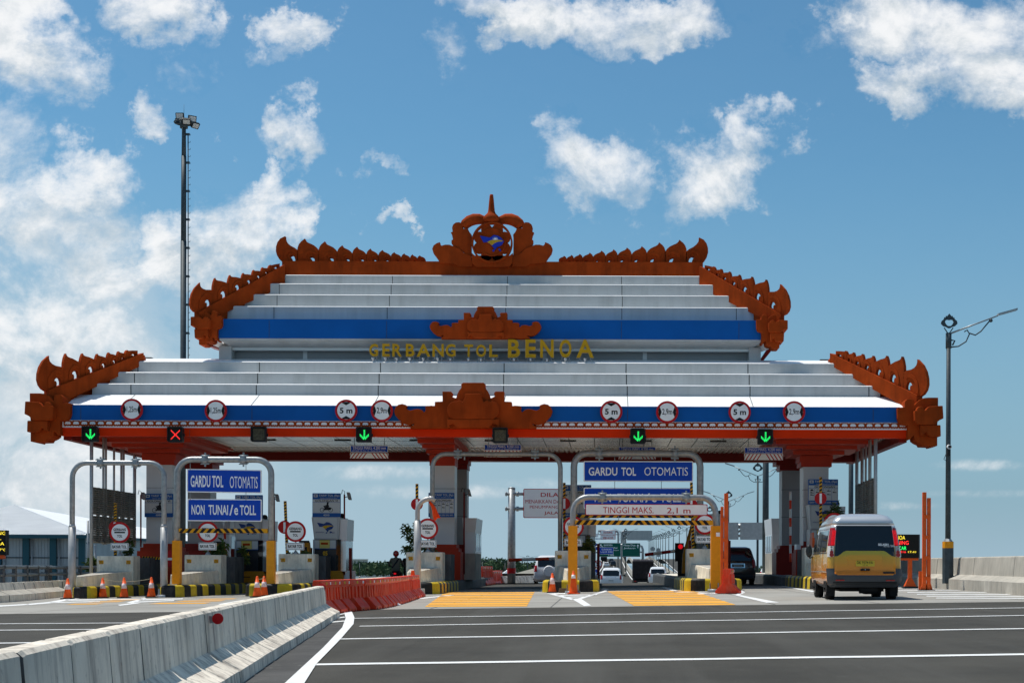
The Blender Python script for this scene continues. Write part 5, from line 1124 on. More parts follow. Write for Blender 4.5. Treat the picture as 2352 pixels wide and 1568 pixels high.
# card machines, thin camera posts, red guard blocks
def cctv(label, x, ybase, ytop, xc, yc, D, m='dark_red'):
    p = P(x, ybase, D); q = P(x, ytop, D); c = P(xc, yc, D - .3); t = thing('camera_post', label, 'camera post', p, 'camera posts at the booths'); b = MB(); b.cyl(p, q, .035, m, n=8); b.tube([q, q + Vector((.02, 0, .12)), q + Vector((-.08, 0, .2)), q + Vector((-.12, 0, .02))], .014, 'dark_metal', 6); b.tube([q - Vector((0, 0, .12)), q - Vector((-.15, .1, .1)), c], .018, 'dark_metal', 6); b.build('post', t)
    b = MB(); d = Vector((.05, -.10, -.15)); s = Vector((.06, .03, 0)); b.obox(c - d * .8 - s, s * 2, d * 1.9, Vector((-.03, -.07, .05)), 'galvanised'); b.build('camera', t)
cctv('thin brown camera post at the left edge of the left grey column', 323.5, 1255, 1136, 331, 1139, 60.8)
cctv('thin camera post beside booth 06, camera facing right', 630, 1300, 1140, 638, 1143, 61.0)
cctv('thin brown camera post beside booth 05', 791, 1320, 1135, 803, 1139, 60.4)
cctv('thin brown camera post right of the centre column', 1066, 1318, 1130, 1078, 1131, 62.0)
cctv('thin camera post behind the right end of the blue boards', 1606, 1300, 1160, 1592, 1152, 61.5, 'dark_metal')
def machine(label, x, D, yt, w):
    p = P(x, 1290, D); z0 = gz(p.x) + .43; z1 = ZZ(yt, D, x); t = thing('card_machine', label, 'card machine', (p.x, D, z0), 'card machines at the booths'); b = MB()
    o = [(0, z0), (.5, z0), (.5, z1 - .35), (.3, z1), (0, z1)]; i = b.add([(p.x - w, D + a, c) for a, c in o] + [(p.x + w, D + a, c) for a, c in o])
    b.face(range(i, i + 5), 'booth_yellow'); b.face(range(i + 9, i + 4, -1), 'booth_yellow')
    for q in range(5): b.face((i + q, i + 5 + q, i + 5 + (q + 1) % 5, i + (q + 1) % 5), 'booth_yellow' if q != 3 else 'galvanised')
    b.build('housing', t); b = MB(); b.box(p.x - w - .03, p.x + w + .03, D - .12, D + .02, z1 - .02, z1 + .06, 'dark_metal'); b.build('hood', t); b = MB(); b.box(p.x - w * .6, p.x + w * .6, D - .012, D + .01, z1 - .5, z1 - .2, 'glass_dark'); b.build('screen', t)
machine('yellow card machine with grey back left of booth 05', 699, 59.4, 1244, .18); machine('yellow card machine left of booth 06', 503, 60.0, 1246, .17); machine('yellow card machine behind the sixth crash wall', 1606, 60.2, 1246, .16)
def striped_post(label, x, y0, y1, D, lean=0):
    b = MB(); a, c = P(x, y0, D), P(x + lean, y1, D); striped(b, a, c, .055, 'sign_white', 'barrier_red', .38); return tag(b.build('raised_boom', loc=a), label, 'barrier arm')
striped_post('raised red and white boom arm left of booth 06', 520, 1285, 1190, 64, -6); striped_post('raised red and white boom arm against the rear right column', 1815.5, 1290, 1128, 63.5, 0)
for lab, x0, x1, yt, D in (('red concrete guard block with a white cap left of the right column', 1829, 1842, 1247, 61.0), ('orange red plastic guard post between the van mirror and the booth', 1866, 1872, 1220, 58.4)):
    A, B = XX(x0, D), XX(x1, D); t = thing('guard_block', lab, 'guard block', ((A + B) / 2, D, gz(A) + .43)); b = MB(); b.box(A, B, D, D + .8, gz(A) + .43, ZZ(yt + 12, D), 'red_base' if x1 < 1850 else 'orange_red'); b.build('body', t, bevel=.02); b = MB(); b.box(A + .02, B - .04, D + .05, D + .7, ZZ(yt + 12, D) + .001, ZZ(yt, D), 'booth_white' if x1 < 1850 else 'orange_red'); b.build('cap', t)
# lane booms beyond the booths
def boom(label, x0, y0, x1, y1, D, step, red='barrier_red'):
    a, c = P(x0, y0, D), P(x1, y1, D); t = thing('boom_barrier', label, 'boom barrier', (c.x, D, gz(c.x)), 'red and white lane booms'); b = MB(); striped(b, a, c, .075, 'sign_white', red, step); b.build('boom', t)
    b = MB(); b.box(c.x, c.x + .36, D - .15, D + .25, gz(c.x) + .4, c.z + .18, 'dark_metal'); b.build('motor_box', t); return t, c
boom('level red and white boom in front of the grey sign post', 1168, 1285.5, 1292, 1281.5, 66, .55)
t, c = boom('slightly raised red and white boom over the road ahead', 1481, 1273.5, 1560, 1263.5, 66, .38, 'sign_red')
D = 65.6; p = P(1560, 1246, D); t = thing('lane_light', 'black traffic light box showing red beside the raised boom', 'traffic light', (p.x + .15, D, gz(p.x) + .4)); b = MB(); b.box(XX(1551, D), XX(1571, D), D, D + .3, ZZ(1287, D), ZZ(1245, D), 'dark_metal'); b.build('housing', t); b = MB(); q = P(1563, 1254.5, D); b.disc(q.x, q.z, .11, XZ(D - .012), 0, .012, 'tail_red', 20); b.build('lens', t)
b = MB(); b.box(XX(1558, D), XX(1572, D), D + .3, D + .5, gz(p.x) + .3, ZZ(1287, D), 'dark_metal'); b.build('post', t)
D = 64; t = thing('fold_barrier', 'tall tapering ochre steel frame beside the red lane light', 'barrier frame', P(1581, 1325, D)); b = MB()
for pts in ([(1566, 1316), (1576, 1316), (1590, 1206), (1586, 1206), (1568, 1272)], [(1578, 1316), (1584, 1316), (1592, 1218), (1589, 1218)]):
    q = [P(*v, D) for v in pts]; n = len(q); i = b.add(q + [v + Vector((0, .12, 0)) for v in q]); b.face(range(i, i + n), 'booth_yellow'); b.face(range(i + 2 * n - 1, i + n - 1, -1), 'booth_yellow')
    for j in range(n): b.face((i + j, i + n + j, i + n + (j + 1) % n, i + (j + 1) % n), 'booth_yellow')
b.build('frame', t)
# ------------------------------------------------------------------ plants on the islands
def leaf_plant(name, label, px, D, yb, blobs, n, size, m='leaf', grp=None):
    base = P(px, yb, D); t = thing(name, label, 'plant', base, grp); r_ = random.Random(int(px)); b = MB()
    for (x, y, rx, ry) in blobs:
        c = P(x, y, D); k = D / F; b.tube([base, base.lerp(c, .5) + Vector((.05, 0, .05)), c], [.03, .02, .01], 'bark', 6)
    b.build('stem', t); b = MB()
    for (x, y, rx, ry) in blobs:
        c = P(x, y, D); k = D / F
        for _ in range(n):
            d = Vector((r_.gauss(0, .5), r_.gauss(0, .5), r_.gauss(0, .5))); p = c + Vector((d.x * rx * k, d.y * rx * k, d.z * ry * k)); a = Vector((r_.gauss(0, 1), r_.gauss(0, 1), r_.gauss(.1, .7))).normalized(); s = a.orthogonal().normalized() * size * .16; L_ = size * r_.uniform(.7, 1.3)
            b.poly([p, p + a * L_ * .5 + s, p + a * L_ - Vector((0, 0, L_ * .25)), p + a * L_ * .5 - s], 'leaf_dry' if r_.random() < .25 else m)
    b.build('foliage', t)
leaf_plant('shrub', 'leafy shrub behind the bent pipe post and the centre round sign', 955, 59.2, 1270, [(934, 1218, 12, 13), (947, 1236, 9, 14), (938, 1261, 9, 6), (962, 1212, 9, 12), (964, 1255, 12, 12), (990, 1270, 12, 6)], 80, .24)
leaf_plant('shrub', 'small dark plant between the far left round sign and the louvred screen', 297, 58.6, 1275, [(299, 1250, 5, 16), (294, 1266, 7, 8)], 70, .22)
leaf_plant('shrub', 'small palm like plant beside the second round sign', 505, 58.8, 1275, [(508, 1258, 7, 18), (492, 1268, 8, 8)], 60, .34)
leaf_plant('shrub', 'low dark plant beside booth 06', 561, 60.8, 1312, [(562, 1285, 6, 9), (556, 1266, 5, 8)], 50, .24)
leaf_plant('shrub', 'dark yellowish plant behind the fifth round sign', 1347, 59.4, 1272, [(1347, 1262, 8, 16), (1354, 1248, 6, 14)], 90, .26, 'leaf_dry')
leaf_plant('shrub', 'small plant behind the sixth round sign', 1604, 58.8, 1262, [(1602, 1252, 9, 9), (1612, 1262, 8, 6)], 60, .24)
leaf_plant('shrub', 'leafy twig rising behind the right hand tariff board beside the van', 1917, 59.5, 1190, [(1918, 1166, 8, 10), (1929, 1180, 7, 7), (1908, 1180, 8, 8)], 55, .22)
leaf_plant('shrub', 'light green shrub beyond the left railing', 213, 70, 1330, [(213, 1292, 14, 12), (206, 1304, 10, 10), (222, 1300, 8, 9)], 120, .34)
leaf_plant('shrub', 'sprouts on top of the third crash wall behind its sign', 690, 58.0, 1272, [(704, 1270, 10, 4), (668, 1273, 8, 3)], 40, .2)

# ------------------------------------------------------------------ cones, plastic barriers, orange posts
def make_cone(h=.72, big=False, band=(.44, .70)):
    t = local('traffic_cone', '', 'traffic cone'); b = MB(); r0, r1 = .155, .035; n = 24
    rr = lambda z: lerp(r0, r1, z)
    pr = [(r0 * 1.04, 0), (rr(.02), .03)] + [(rr(f), h * f) for f in (.2, band[0])] + [(rr(band[0]) + .004, h * band[0]), (rr(band[1]) + .004, h * band[1])] + [(rr(f), h * f) for f in (band[1], .97)] + [(r1 * .6, h)]
    ms = ['cone_orange'] * (len(pr) - 1); ms[4] = 'cone_band' if not big else 'sign_white'; b.lathe((0, 0, .035), pr, ms, n); b.build('cone', t)
    b = MB(); b.rrect(-.21, .21, -.21, .21, .05, lambda a, c, d: (a, c, d), 0, .04, 'rubber' if not big else 'cone_orange'); b.build('base', t); return t
cone = make_cone(); cone['group'] = 'traffic cones at the lane entrances'
def cone_at(x, ybase, label, first=False, src=None, rz=0., sc=None):
    g = G(x, ybase); s = src or cone
    if first: put(s, (g.x, g.y, g.z), rz, sc); s['label'] = label; return s
    return dup(s, (g.x, g.y, g.z), rz, label, sc)
cones = [cone_at(155.5, 1375, 'orange cone at the far left, front one of an overlapping pair by the pipe foot', True), cone_at(164, 1372.5, 'orange cone half hidden behind the far left cone, touching the pipe foot', rz=.4)]
for x, y, l in ((236, 1372.5, 'roped orange cone before the far left kerb, nearest to its wedge tip'), (285, 1372.5, 'orange cone in the middle of the rope line before the far left kerb'), (347.5, 1371.5, 'roped orange cone just left of a bare pipe portal foot')): cones.append(cone_at(x, y, l, rz=x))
for x, y, l in ((590.5, 1371, 'orange cone left of its twin beside the right yellow portal leg'), (606.5, 1369, 'orange cone touching the right yellow leg of the left portal')): cones.append(cone_at(x, y, l, rz=x))
tall = make_cone(.70, False, (.42, .74)); tall['group'] = 'traffic cones at the lane entrances'; cone_at(1268.5, 1361, 'orange cone with a broad white collar left of the yellow portal leg on the right', True, tall, sc=(.95, .95, 1.0))
big = make_cone(.78, True, (.66, .82)); big['group'] = 'traffic cones at the lane entrances'; cone_at(1317, 1363.5, 'bright orange cone with orange base in front of the yellow portal leg', True, big)
for (a, c, sag, lab) in ((2, 4, .10, 'thin rope slung between the three cones at the far left'), (5, 6, .06, 'thin rope loop between the two cones beside the yellow leg')):
    p, q = (cones[k].location + Vector((0, -.03, .70)) for k in (a, c)); b = MB(); b.tube([p.lerp(q, f / 12) - Vector((0, 0, sag * 4 * (f / 12) * (1 - f / 12))) for f in range(13)], .010, 'rope', 5); tag(b.build('rope'), lab, 'rope')
def make_plastic():
    t = local('plastic_barrier', 'red plastic water filled barrier in the curved row beside the near concrete barrier', 'plastic barrier', 'red plastic barriers in a curved row'); L_ = .78; h = .74     # long axis local x, faces -y
    b = MB(); pr = [(-.09, h), (.09, h), (.11, h - .1), (.085, h - .14), (.10, .32), (.10, .30), (-.10, .30), (-.10, .32), (-.085, h - .14), (-.11, h - .1)]
    def ext(o, x0, x1, m): i = b.add([(x, y, z) for x in (x0, x1) for y, z in o]); n = len(o); b.face(range(i, i + n), m); b.face(range(i + 2 * n - 1, i + n - 1, -1), m); [b.face((i + q, i + n + q, i + n + (q + 1) % n, i + (q + 1) % n), m) for q in range(n)]
    ext(pr, -L_ / 2, L_ / 2, 'barrier_red')
    for x in (-.30, -.10, .10, .30): ext([(-.115, h - .16), (.115, h - .16), (.135, .3), (-.135, .3)], x - .045, x + .045, 'barrier_red')
    b.build('body', t, bevel=.008); b = MB()
    ext([(-.10, .33), (.10, .33), (.32, .085), (.32, .012), (-.32, .012), (-.32, .085)], -.27, .24, 'barrier_red')
    for x in (-.16, .10): b.box(x - .04, x + .04, -.325, .325, .008, .06, 'rubber')
    b.build('foot', t, bevel=.012)
    for s in (-1, 1):
        for xa, m_ in ((-.06, 'reflector_yellow'), (.26, 'sign_white')): b = MB(); b.box(xa, xa + .07, s * .112 - .002, s * .112 + .002, h - .10, h - .04, m_); b.build('reflector', t)
    return t
mat('reflector_yellow', (.7, .5, .02), .4)
plast = make_plastic(); pth = [(-6.12, 30.7), (-6.05, 31.9), (-5.98, 32.8), (-5.80, 33.6), (-5.63, 34.4), (-5.60, 35.3), (-5.62, 36.5), (-5.68, 38), (-5.78, 40), (-5.9, 42), (-6.03, 44), (-6.15, 46), (-6.28, 48.4)]
Ls = [0]
for a, c in zip(pth, pth[1:]): Ls.append(Ls[-1] + math.hypot(c[0] - a[0], c[1] - a[1]))
n = int(Ls[-1] / .80); first = True
for q in range(n):
    s = (q + .5) * Ls[-1] / n; x, y = interp(list(zip(Ls, [p[0] for p in pth])), s), interp(list(zip(Ls, [p[1] for p in pth])), s); x2, y2 = interp(list(zip(Ls, [p[0] for p in pth])), s + .2), interp(list(zip(Ls, [p[1] for p in pth])), s + .2)
    a = math.atan2(y2 - y, x2 - x) + random.uniform(-.05, .05)
    if first: put(plast, (x, y, gz(x)), a); first = False
    else: dup(plast, (x, y, gz(x)), a)
for q in range(9):        # second row beyond the centre island
    x, y = lerp(XX(1100, 72), XX(1147, 84), q / 8), lerp(74, 84, q / 8); dup(plast, (x, y, gz(x) - (.25 if y > 78 else 0)), pi / 2 - .15 + random.uniform(-.05, .05), 'red plastic barrier in the short far row right of the centre island', (1.15, 1, 1.35))['group'] = 'red plastic barriers beyond the centre island'
# one red barrier unit at the foot of the tall orange posts
g = G(1673, 1362.5); o = dup(plast, (g.x, g.y, g.z), pi / 2 - .25, 'single red plastic barrier standing end on before the tall orange posts', (1., 1.25, 1.12)); o['group'] = ''; del o['group']
b = MB(); D = G(949, 1371).y; g = G(948, 1372); b.frustum((g.x - .16, g.x + .16, g.y - .16, g.y + .16), g.z, (g.x - .05, g.x + .05, g.y - .05, g.y + .05), g.z + .9, 'cone_orange'); o = b.build('delineator', bevel=.02); tag(o, 'slim orange delineator post at the far end of the curved red barrier row', 'delineator')
def orange_posts(label, spec, D, feet):
    A = XX(spec[0][0], D); t = thing('height_gauge', label, 'orange post', (A, D, gz(A)), 'tall orange post pairs')
    for (x, w, yt) in spec:
        X = XX(x, D); hw = w / 2 * D / F; b = MB(); b.box(X - hw, X + hw, D - hw, D + hw, gz(X), ZZ(yt, D, x), 'orange_red'); b.build('post', t, bevel=.012)
    b = MB(); xs = [XX(s[0], D) for s in spec]
    for z in (.35, 1.05, 1.75, 2.45): b = MB(); b.box(min(xs) - .03, max(xs) + .05, D - .10, D - .06, gz(A) + z, gz(A) + z + .13, 'orange_red'); b.build('clamp', t)
    b = MB()
    for x in xs: b.box(x - .18, x + .18, D - .18, D + .18, gz(x) - .02, gz(x) + .03, 'dark_metal'); b.frustum((x - .13, x + .13, D - .03, D + .03), gz(x) + .03, (x - .05, x + .05, D - .03, D + .03), gz(x) + .3, 'orange_red')
    b.build('foot', t)
orange_posts('pair of tall orange red steel posts beside the right yellow portal leg', ((1658.5, 6.5, 1163), (1668, 9, 1132.5)), 49.2, 1); orange_posts('pair of tall orange red steel posts standing before the right parapet', ((2123, 8.5, 1130), (2133.5, 8, 1143)), 48.6, 1)
b = MB(); p = P(1651, 1362, 49.5); b.box(p.x - .05, p.x + .05, 49.5, 49.6, gz(p.x), ZZ(1215, 49.5), 'orange_red'); b.build('post_', ) if 0 else None
b = MB(); X = XX(2115, 49.5); b.box(X - .06, X + .06, 49.45, 49.55, gz(X), ZZ(1308, 49.5), 'orange_red'); b.box(X - .10, X + .10, 49.4, 49.6, gz(X), gz(X) + .02, 'dark_metal'); tag(b.build('short_post'), 'short orange stub post left of the tall orange pair by the parapet', 'post')
# planks at the nose of the fifth island, rubbish, stones
b = MB(); p = G(1284, 1361); b.obox((p.x, p.y, p.z), (.62, .05, 0), (-.02, .18, 0), (0, 0, .10), 'wood'); b.obox((p.x + .02, p.y + .02, p.z + .104), (.58, .10, 0), (-.02, .12, 0), (0, 0, .07), 'wood'); b.cyl((p.x + .42, p.y + .1, p.z + .17), (p.x + .42, p.y + .1, p.z + .5), .012, 'dark_metal', n=6); tag(b.build('plank_stack'), 'small stack of weathered planks between the two cones at the kerb nose', 'planks')
b = MB(); p = G(903, 1390); i = b.add([(p.x, p.y, p.z + .02), (p.x + .12, p.y, p.z + .08), (p.x + .22, p.y + .02, p.z + .02), (p.x + .1, p.y - .12, p.z + .012), (p.x + .05, p.y + .1, p.z + .05)])
for f in ((0, 1, 3), (1, 2, 3), (0, 4, 1), (4, 2, 1)): b.face([i + k for k in f], 'paper')
tag(b.build('paper_scrap'), 'crumpled white scrap lying at the foot of the red plastic barriers', 'litter')

# ------------------------------------------------------------------ near concrete barrier
def profile_wall(name, pts, prof, m, label, joints=1.0, cat='road barrier', side=1, slope_m=None, jm='seam', gap=.034):
    """prof: (offset towards the traffic side, height); pts: ground line (x, y)"""
    b = MB(); Ls = [0]
    for a, c in zip(pts, pts[1:]): Ls.append(Ls[-1] + math.hypot(c[0] - a[0], c[1] - a[1]))
    fx, fy = list(zip(Ls, [p[0] for p in pts])), list(zip(Ls, [p[1] for p in pts])); n = max(1, round(Ls[-1] / joints)); k = len(prof)
    for q in range(n):
        s0, s1 = q * Ls[-1] / n + gap, (q + 1) * Ls[-1] / n - gap; rows = []
        j = random.uniform(-.006, .006)
        for s in (s0, s0 + .02, s1 - .02, s1):
            x, y = interp(fx, s), interp(fy, s); x2, y2 = interp(fx, s + .1), interp(fy, s + .1); x1, y1 = interp(fx, s - .1), interp(fy, s - .1); tx, ty = x2 - x1, y2 - y1; l = math.hypot(tx, ty) or 1; nx, ny = ty / l * side, -tx / l * side
            e = .012 if s in (s0, s1) else 0
            rows.append(b.add([(x + nx * (d + j - e * (1 if d > 0 else -1)), y + ny * (d + j - e), gz(x) + z - (e if z > .1 else 0)) for d, z in prof]))
        for a, c in zip(rows, rows[1:]):
            for r in range(k - 1): b.face((a + r, c + r, c + r + 1, a + r + 1), slope_m if slope_m and r == slope_m[1] else m) if not slope_m else b.face((a + r, c + r, c + r + 1, a + r + 1), slope_m[0] if r == slope_m[1] else m)
        b.face(range(rows[0], rows[0] + k), 'concrete_dark' if q else m); b.face(range(rows[-1] + k - 1, rows[-1] - 1, -1), 'concrete_dark' if q < n - 1 else m)
    # dark core seen in the joints
    tp_ = [d for d, z in prof if z > .85 * max(z for d, z in prof)]; dm = sum(tp_) / len(tp_)
    rows = []
    for q in range(n + 1):
        s = q * Ls[-1] / n
        s = min(max(s, .02), Ls[-1] - .02); x, y = interp(fx, s), interp(fy, s); x2, y2 = interp(fx, s + .1), interp(fy, s + .1); x1, y1 = interp(fx, s - .1), interp(fy, s - .1); tx, ty = x2 - x1, y2 - y1; l = math.hypot(tx, ty) or 1; nx, ny = ty / l * side, -tx / l * side
        rows.append(b.add([(x + nx * (d - .05 * (1 if d > dm else -1)), y + ny * (d - .05 * (1 if d > dm else -1)), gz(x) + max(z - .05, 0)) for d, z in prof]))
    for a, c in zip(rows, rows[1:]):
        for r in range(k - 1): b.face((a + r, c + r, c + r + 1, a + r + 1), 'concrete_dark')
    o = b.build(name); tag(o, label, cat); return o
near = [(-2.28, 1.5), (-2.48, 4.0), (-2.65, 6.3), (-2.90, 8.0), (-3.16, 9.9), (-3.51, 12.5), (-4.08, 16.7), (-4.83, 22.5), (-5.72, 29.25)]
profile_wall('concrete_barrier', near, [(.36, -.02), (.345, .12), (.16, .215), (.075, .28), (.045, .62), (.02, .643), (-.10, .643), (-.125, .615), (-.16, .29), (-.25, .21), (-.42, .12), (-.43, -.02)], 'concrete_streaky', 'long weathered grey concrete barrier running from the lower left foreground to the red barriers', 1.0)
def disc_marker(x, y, r, label, D):
    c = P(x, y, D); t = thing('reflector_disc', label, 'reflector', c, 'round red reflectors on the concrete barrier'); fr = lambda a, q, d: (c.x + a, c.y + d, c.z + q); b = MB(); b.disc(0, 0, r, fr, 0, .012, 'sign_red', 32); b.ring(0, 0, r * .93, r, fr, -.004, .0, 'sign_red', 32); b.build('disc', t)
    b = MB(); b.prism([(-.16, .03), (-.02, .02), (-.02, -.03), (-.15, -.06)], lambda a, q, d: (c.x + a, c.y + .02 + d, c.z + q), 0, .01, 'galvanised'); b.build('bracket', t)
disc_marker(500, 1420, 12.6 * 12.6 / F, 'large round red reflector on the near concrete barrier, closest to the viewer', 12.6); disc_marker(738, 1349, 10.0 * 29.0 / F, 'smaller round red reflector at the far end of the near concrete barrier', 29.0)
# left road edge: concrete kerb barrier with pipe railing
lb = [(G(-260, 1400).x, G(-260, 1400).y), (G(-60, 1386).x, G(-60, 1386).y), (G(20, 1381).x, G(20, 1381).y), (G(150, 1368).x, G(150, 1368).y), (-22.0, 56), (-22.4, 66), (-22.6, 80)]
profile_wall('concrete_barrier', lb, [(.34, -.02), (.32, .24), (-.02, .39), (-.10, .64), (-.34, .64), (-.42, -.02)], 'concrete', 'pale concrete edge barrier with sloped foot along the left road side', 1.7, slope_m=('concrete_pale', 1))
rl = thing('pipe_railing', 'dark steel double pipe railing on posts behind the left concrete edge barrier', 'railing', (lb[2][0], lb[2][1], .5)); pr_ = [Vector((x - .45, y, gz(x))) for x, y in lb]
for z, r in ((.90, .065), (1.17, .065)):
    b = MB(); b.tube([p + Vector((0, 0, z)) for p in pr_], r, 'rail_steel', 8)
    for k in range(18): f = k / 17 * (len(pr_) - 1.001); p = pr_[int(f)].lerp(pr_[int(f) + 1], f % 1) + Vector((0, 0, z)); b.cyl(p - Vector((0, .04, 0)), p + Vector((0, .04, 0)), r * 1.3, 'rail_steel', n=8)
    b.build('rail', rl)
acc = 0; Lr = [0]
for a, c in zip(pr_, pr_[1:]): Lr.append(Lr[-1] + (c - a).length)
for q in range(int(Lr[-1] / 1.9)):
    s = q * 1.9 + .5; x, y, z = (interp(list(zip(Lr, [p[i] for p in pr_])), s) for i in range(3)); b = MB(); o = [(-.20, .45), (.20, .45), (.11, .72), (.10, 1.22), (-.10, 1.22), (-.11, .72)]; b.prism([(y + u * .9, z + v) for u, v in o], lambda a, c, d: (x + d, a, c), -.06, .06, 'rail_steel'); b.build('post', rl)
# right parapet with sloped foot
pr2 = [(G(2700, 1398).x - .2, G(2700, 1398).y - 8), (G(2700, 1398).x, G(2700, 1398).y), (G(2352, 1368).x, G(2352, 1368).y), (G(2250, 1358).x + .05, G(2250, 1358).y), (G(2080, 1345).x, G(2080, 1345).y), (12.75, 66), (12.9, 82)]
profile_wall('road_parapet', pr2, [(.0, -.02), (-.0, .36), (.34, .52), (.40, 1.10), (.44, 1.13), (.66, 1.13), (.70, 1.10), (.74, -.02)], 'concrete_pale', 'tall pale concrete parapet with sloped ledge along the right road side', 5.6, cat='parapet', side=1, gap=.022)
# short weathered wall where the fourth lane bends away
wl = [(XX(1150, 84), 84), (XX(1178, 86), 85), (XX(1205, 88), 85.5), (XX(1245, 92), 86)]
profile_wall('concrete_barrier', wl, [(.3, -.5), (.28, .0), (.08, .42), (-.1, .42), (-.3, -.5)], 'concrete_streaky', 'low stained white concrete barrier beyond the level lane boom', 2.0)
# ------------------------------------------------------------------ vehicles
class Car:
    """stack of rounded plan slices; rear at y = 0, nose towards +y, built round its own origin"""
    def __init__(s, root, levels, r=.14):
        s.t = root; s.lv = levels; s.r = r; ORG[root.name] = Vector((0, 0, 0))
    def at(s, z):
        L = s.lv
        for a, c in zip(L, L[1:]):
            if a[0] <= z <= c[0] and c[0] > a[0]: f = (z - a[0]) / (c[0] - a[0]); return [lerp(a[i], c[i], f) for i in range(1, 4)]
        return list(L[0][1:4]) if z < L[0][0] else list(L[-1][1:4])
    def ring(s, lv):
        z, y0, y1, hw = lv[:4]; r = min(s.r, hw * .6); o = []
        for cx, cy, a0 in ((hw - r, y1 - r * 2, 0), (-hw + r, y1 - r * 2, 90), (-hw + r, y0 + r, 180), (hw - r, y0 + r, 270)):
            for k in range(6): t = radians(a0 + 18 * k); o.append((cx + r * cos(t), cy + (r * 2 if a0 < 180 else r) * sin(t), z))
        return o
    def body(s, name, lo, hi, m, cap=True, wheels=(), wr=.33, sm=True):
        b = MB(); rows = [b.add(s.ring(l)) for l in s.lv[lo:hi + 1]]; n = 24
        for a, c in zip(rows, rows[1:]):
            for q in range(n): b.face((a + q, a + (q + 1) % n, c + (q + 1) % n, c + q), m, sm)
        if cap: b.face(range(rows[-1], rows[-1] + n), m, False); b.face(range(rows[0] + n - 1, rows[0] - 1, -1), 'rubber')
        return b.build(name, s.t)
    def rear(s, name, u0, u1, zl, zh, m, off=.012, nu=10, nz=8, parent=None):
        b = MB(); f = (lambda v: v) ; zl_ = zl if callable(zl) else (lambda u: zl); zh_ = zh if callable(zh) else (lambda u: zh)
        ua = u0 if callable(u0) else (lambda z: u0); ub = u1 if callable(u1) else (lambda z: u1); rows = []
        for j in range(nz + 1):
            row = []
            for i in range(nu + 1):
                g = i / nu; zm = lerp(zl_(0), zh_(0), j / nz); u = lerp(ua(zm), ub(zm), g); z = lerp(zl_(u), zh_(u), j / nz); y0, y1, hw = s.at(z); r = min(s.r, hw * .6); e = abs(u) - (hw - r)
                y = y0 - off if e <= 0 else y0 + r - sqrt(max(0, r * r - min(e, r) ** 2)) - off * .8
                row.append((u if e <= r else math.copysign(hw + off * .5, u), y, z))
            rows.append(b.add(row))
        for a, c in zip(rows, rows[1:]):
            for i in range(nu): b.face((a + i, a + i + 1, c + i + 1, c + i), m, True)
        return b.build(name, parent or s.t)
    def side(s, name, sgn, ya, yb, z0, z1, m, off=.010, skew=0., parent=None, n=4):
        b = MB(); rows = []
        for j in range(n + 1):
            z = lerp(z0, z1, j / n); y0, y1, hw = s.at(z); rows.append(b.add([(sgn * (hw + off), ya + skew * j / n, z), (sgn * (hw + off), yb - abs(skew) * j / n * (1.2 if skew else 0), z)]))
        for a, c in zip(rows, rows[1:]): b.face((a, a + 1, c + 1, c), m)
        return b.build(name, parent or s.t)
    def wheels(s, ya, yb, hw, r, w=.2, rim='alloy', arch=True):
        for y in (ya, yb):
            for g in (-1, 1):
                b = MB(); x = g * hw; b.cyl((x - g * w, y, r), (x - g * .015, y, r), r, 'rubber', n=22); b.cyl((x - g * .02, y, r), (x, y, r), r * .94, 'rubber', n=22); wh = b.build('wheel', s.t)
                b = MB(); b.cyl((x - g * .03, y, r), (x + g * .004, y, r), r * .62, rim, n=18)
                for q in range(5): a = q * 2 * pi / 5; b.obox((x + g * .004, y + cos(a + .5) * r * .25, r + sin(a + .5) * r * .25), (g * .002, 0, 0), (cos(a + .5) * r * .28, sin(a + .5) * r * .28, 0 + 0), (0, -sin(a) * .0 + .06, .06), 'rubber')
                b.build('rim', wh)
                if arch: b = MB(); b.prism([(y + r * 1.22 * cos(pi * k / 12), r + r * 1.22 * sin(pi * k / 12)) for k in range(13)] + [(y - r * 1.22, .2), (y + r * 1.22, .2)], lambda a, c, d: (x + g * d, a, c), -.05, .008, 'rubber'); b.build('wheel_arch', s.t)
    def plate(s, z, w=.40, h=.13, m='plate_yellow', txt=None, sub=None, u=0.):
        y = s.at(z)[0] - .035; b = MB(); b.rrect(u - w / 2, u + w / 2, z - h / 2, z + h / 2, .015, XZ(y), 0, .02, m)
        if txt: b.text(txt, u - w * .43, u + w * .43, z - h * .18, z + h * .38, XZ(y - .004), 'ink', .01); b.text(sub, u - w * .14, u + w * .14, z - h * .42, z - h * .26, XZ(y - .004), 'ink', 0)
        b.build('license_plate', s.t)
def vehicle(name, label, cat, px, D, rz=0., z=None, group=None):
    X = XX(px, D, 1300); t = thing(name, label, cat, (X, D, gz(X) if z is None else z), group); return t, lambda: put(t, t.location, rz)
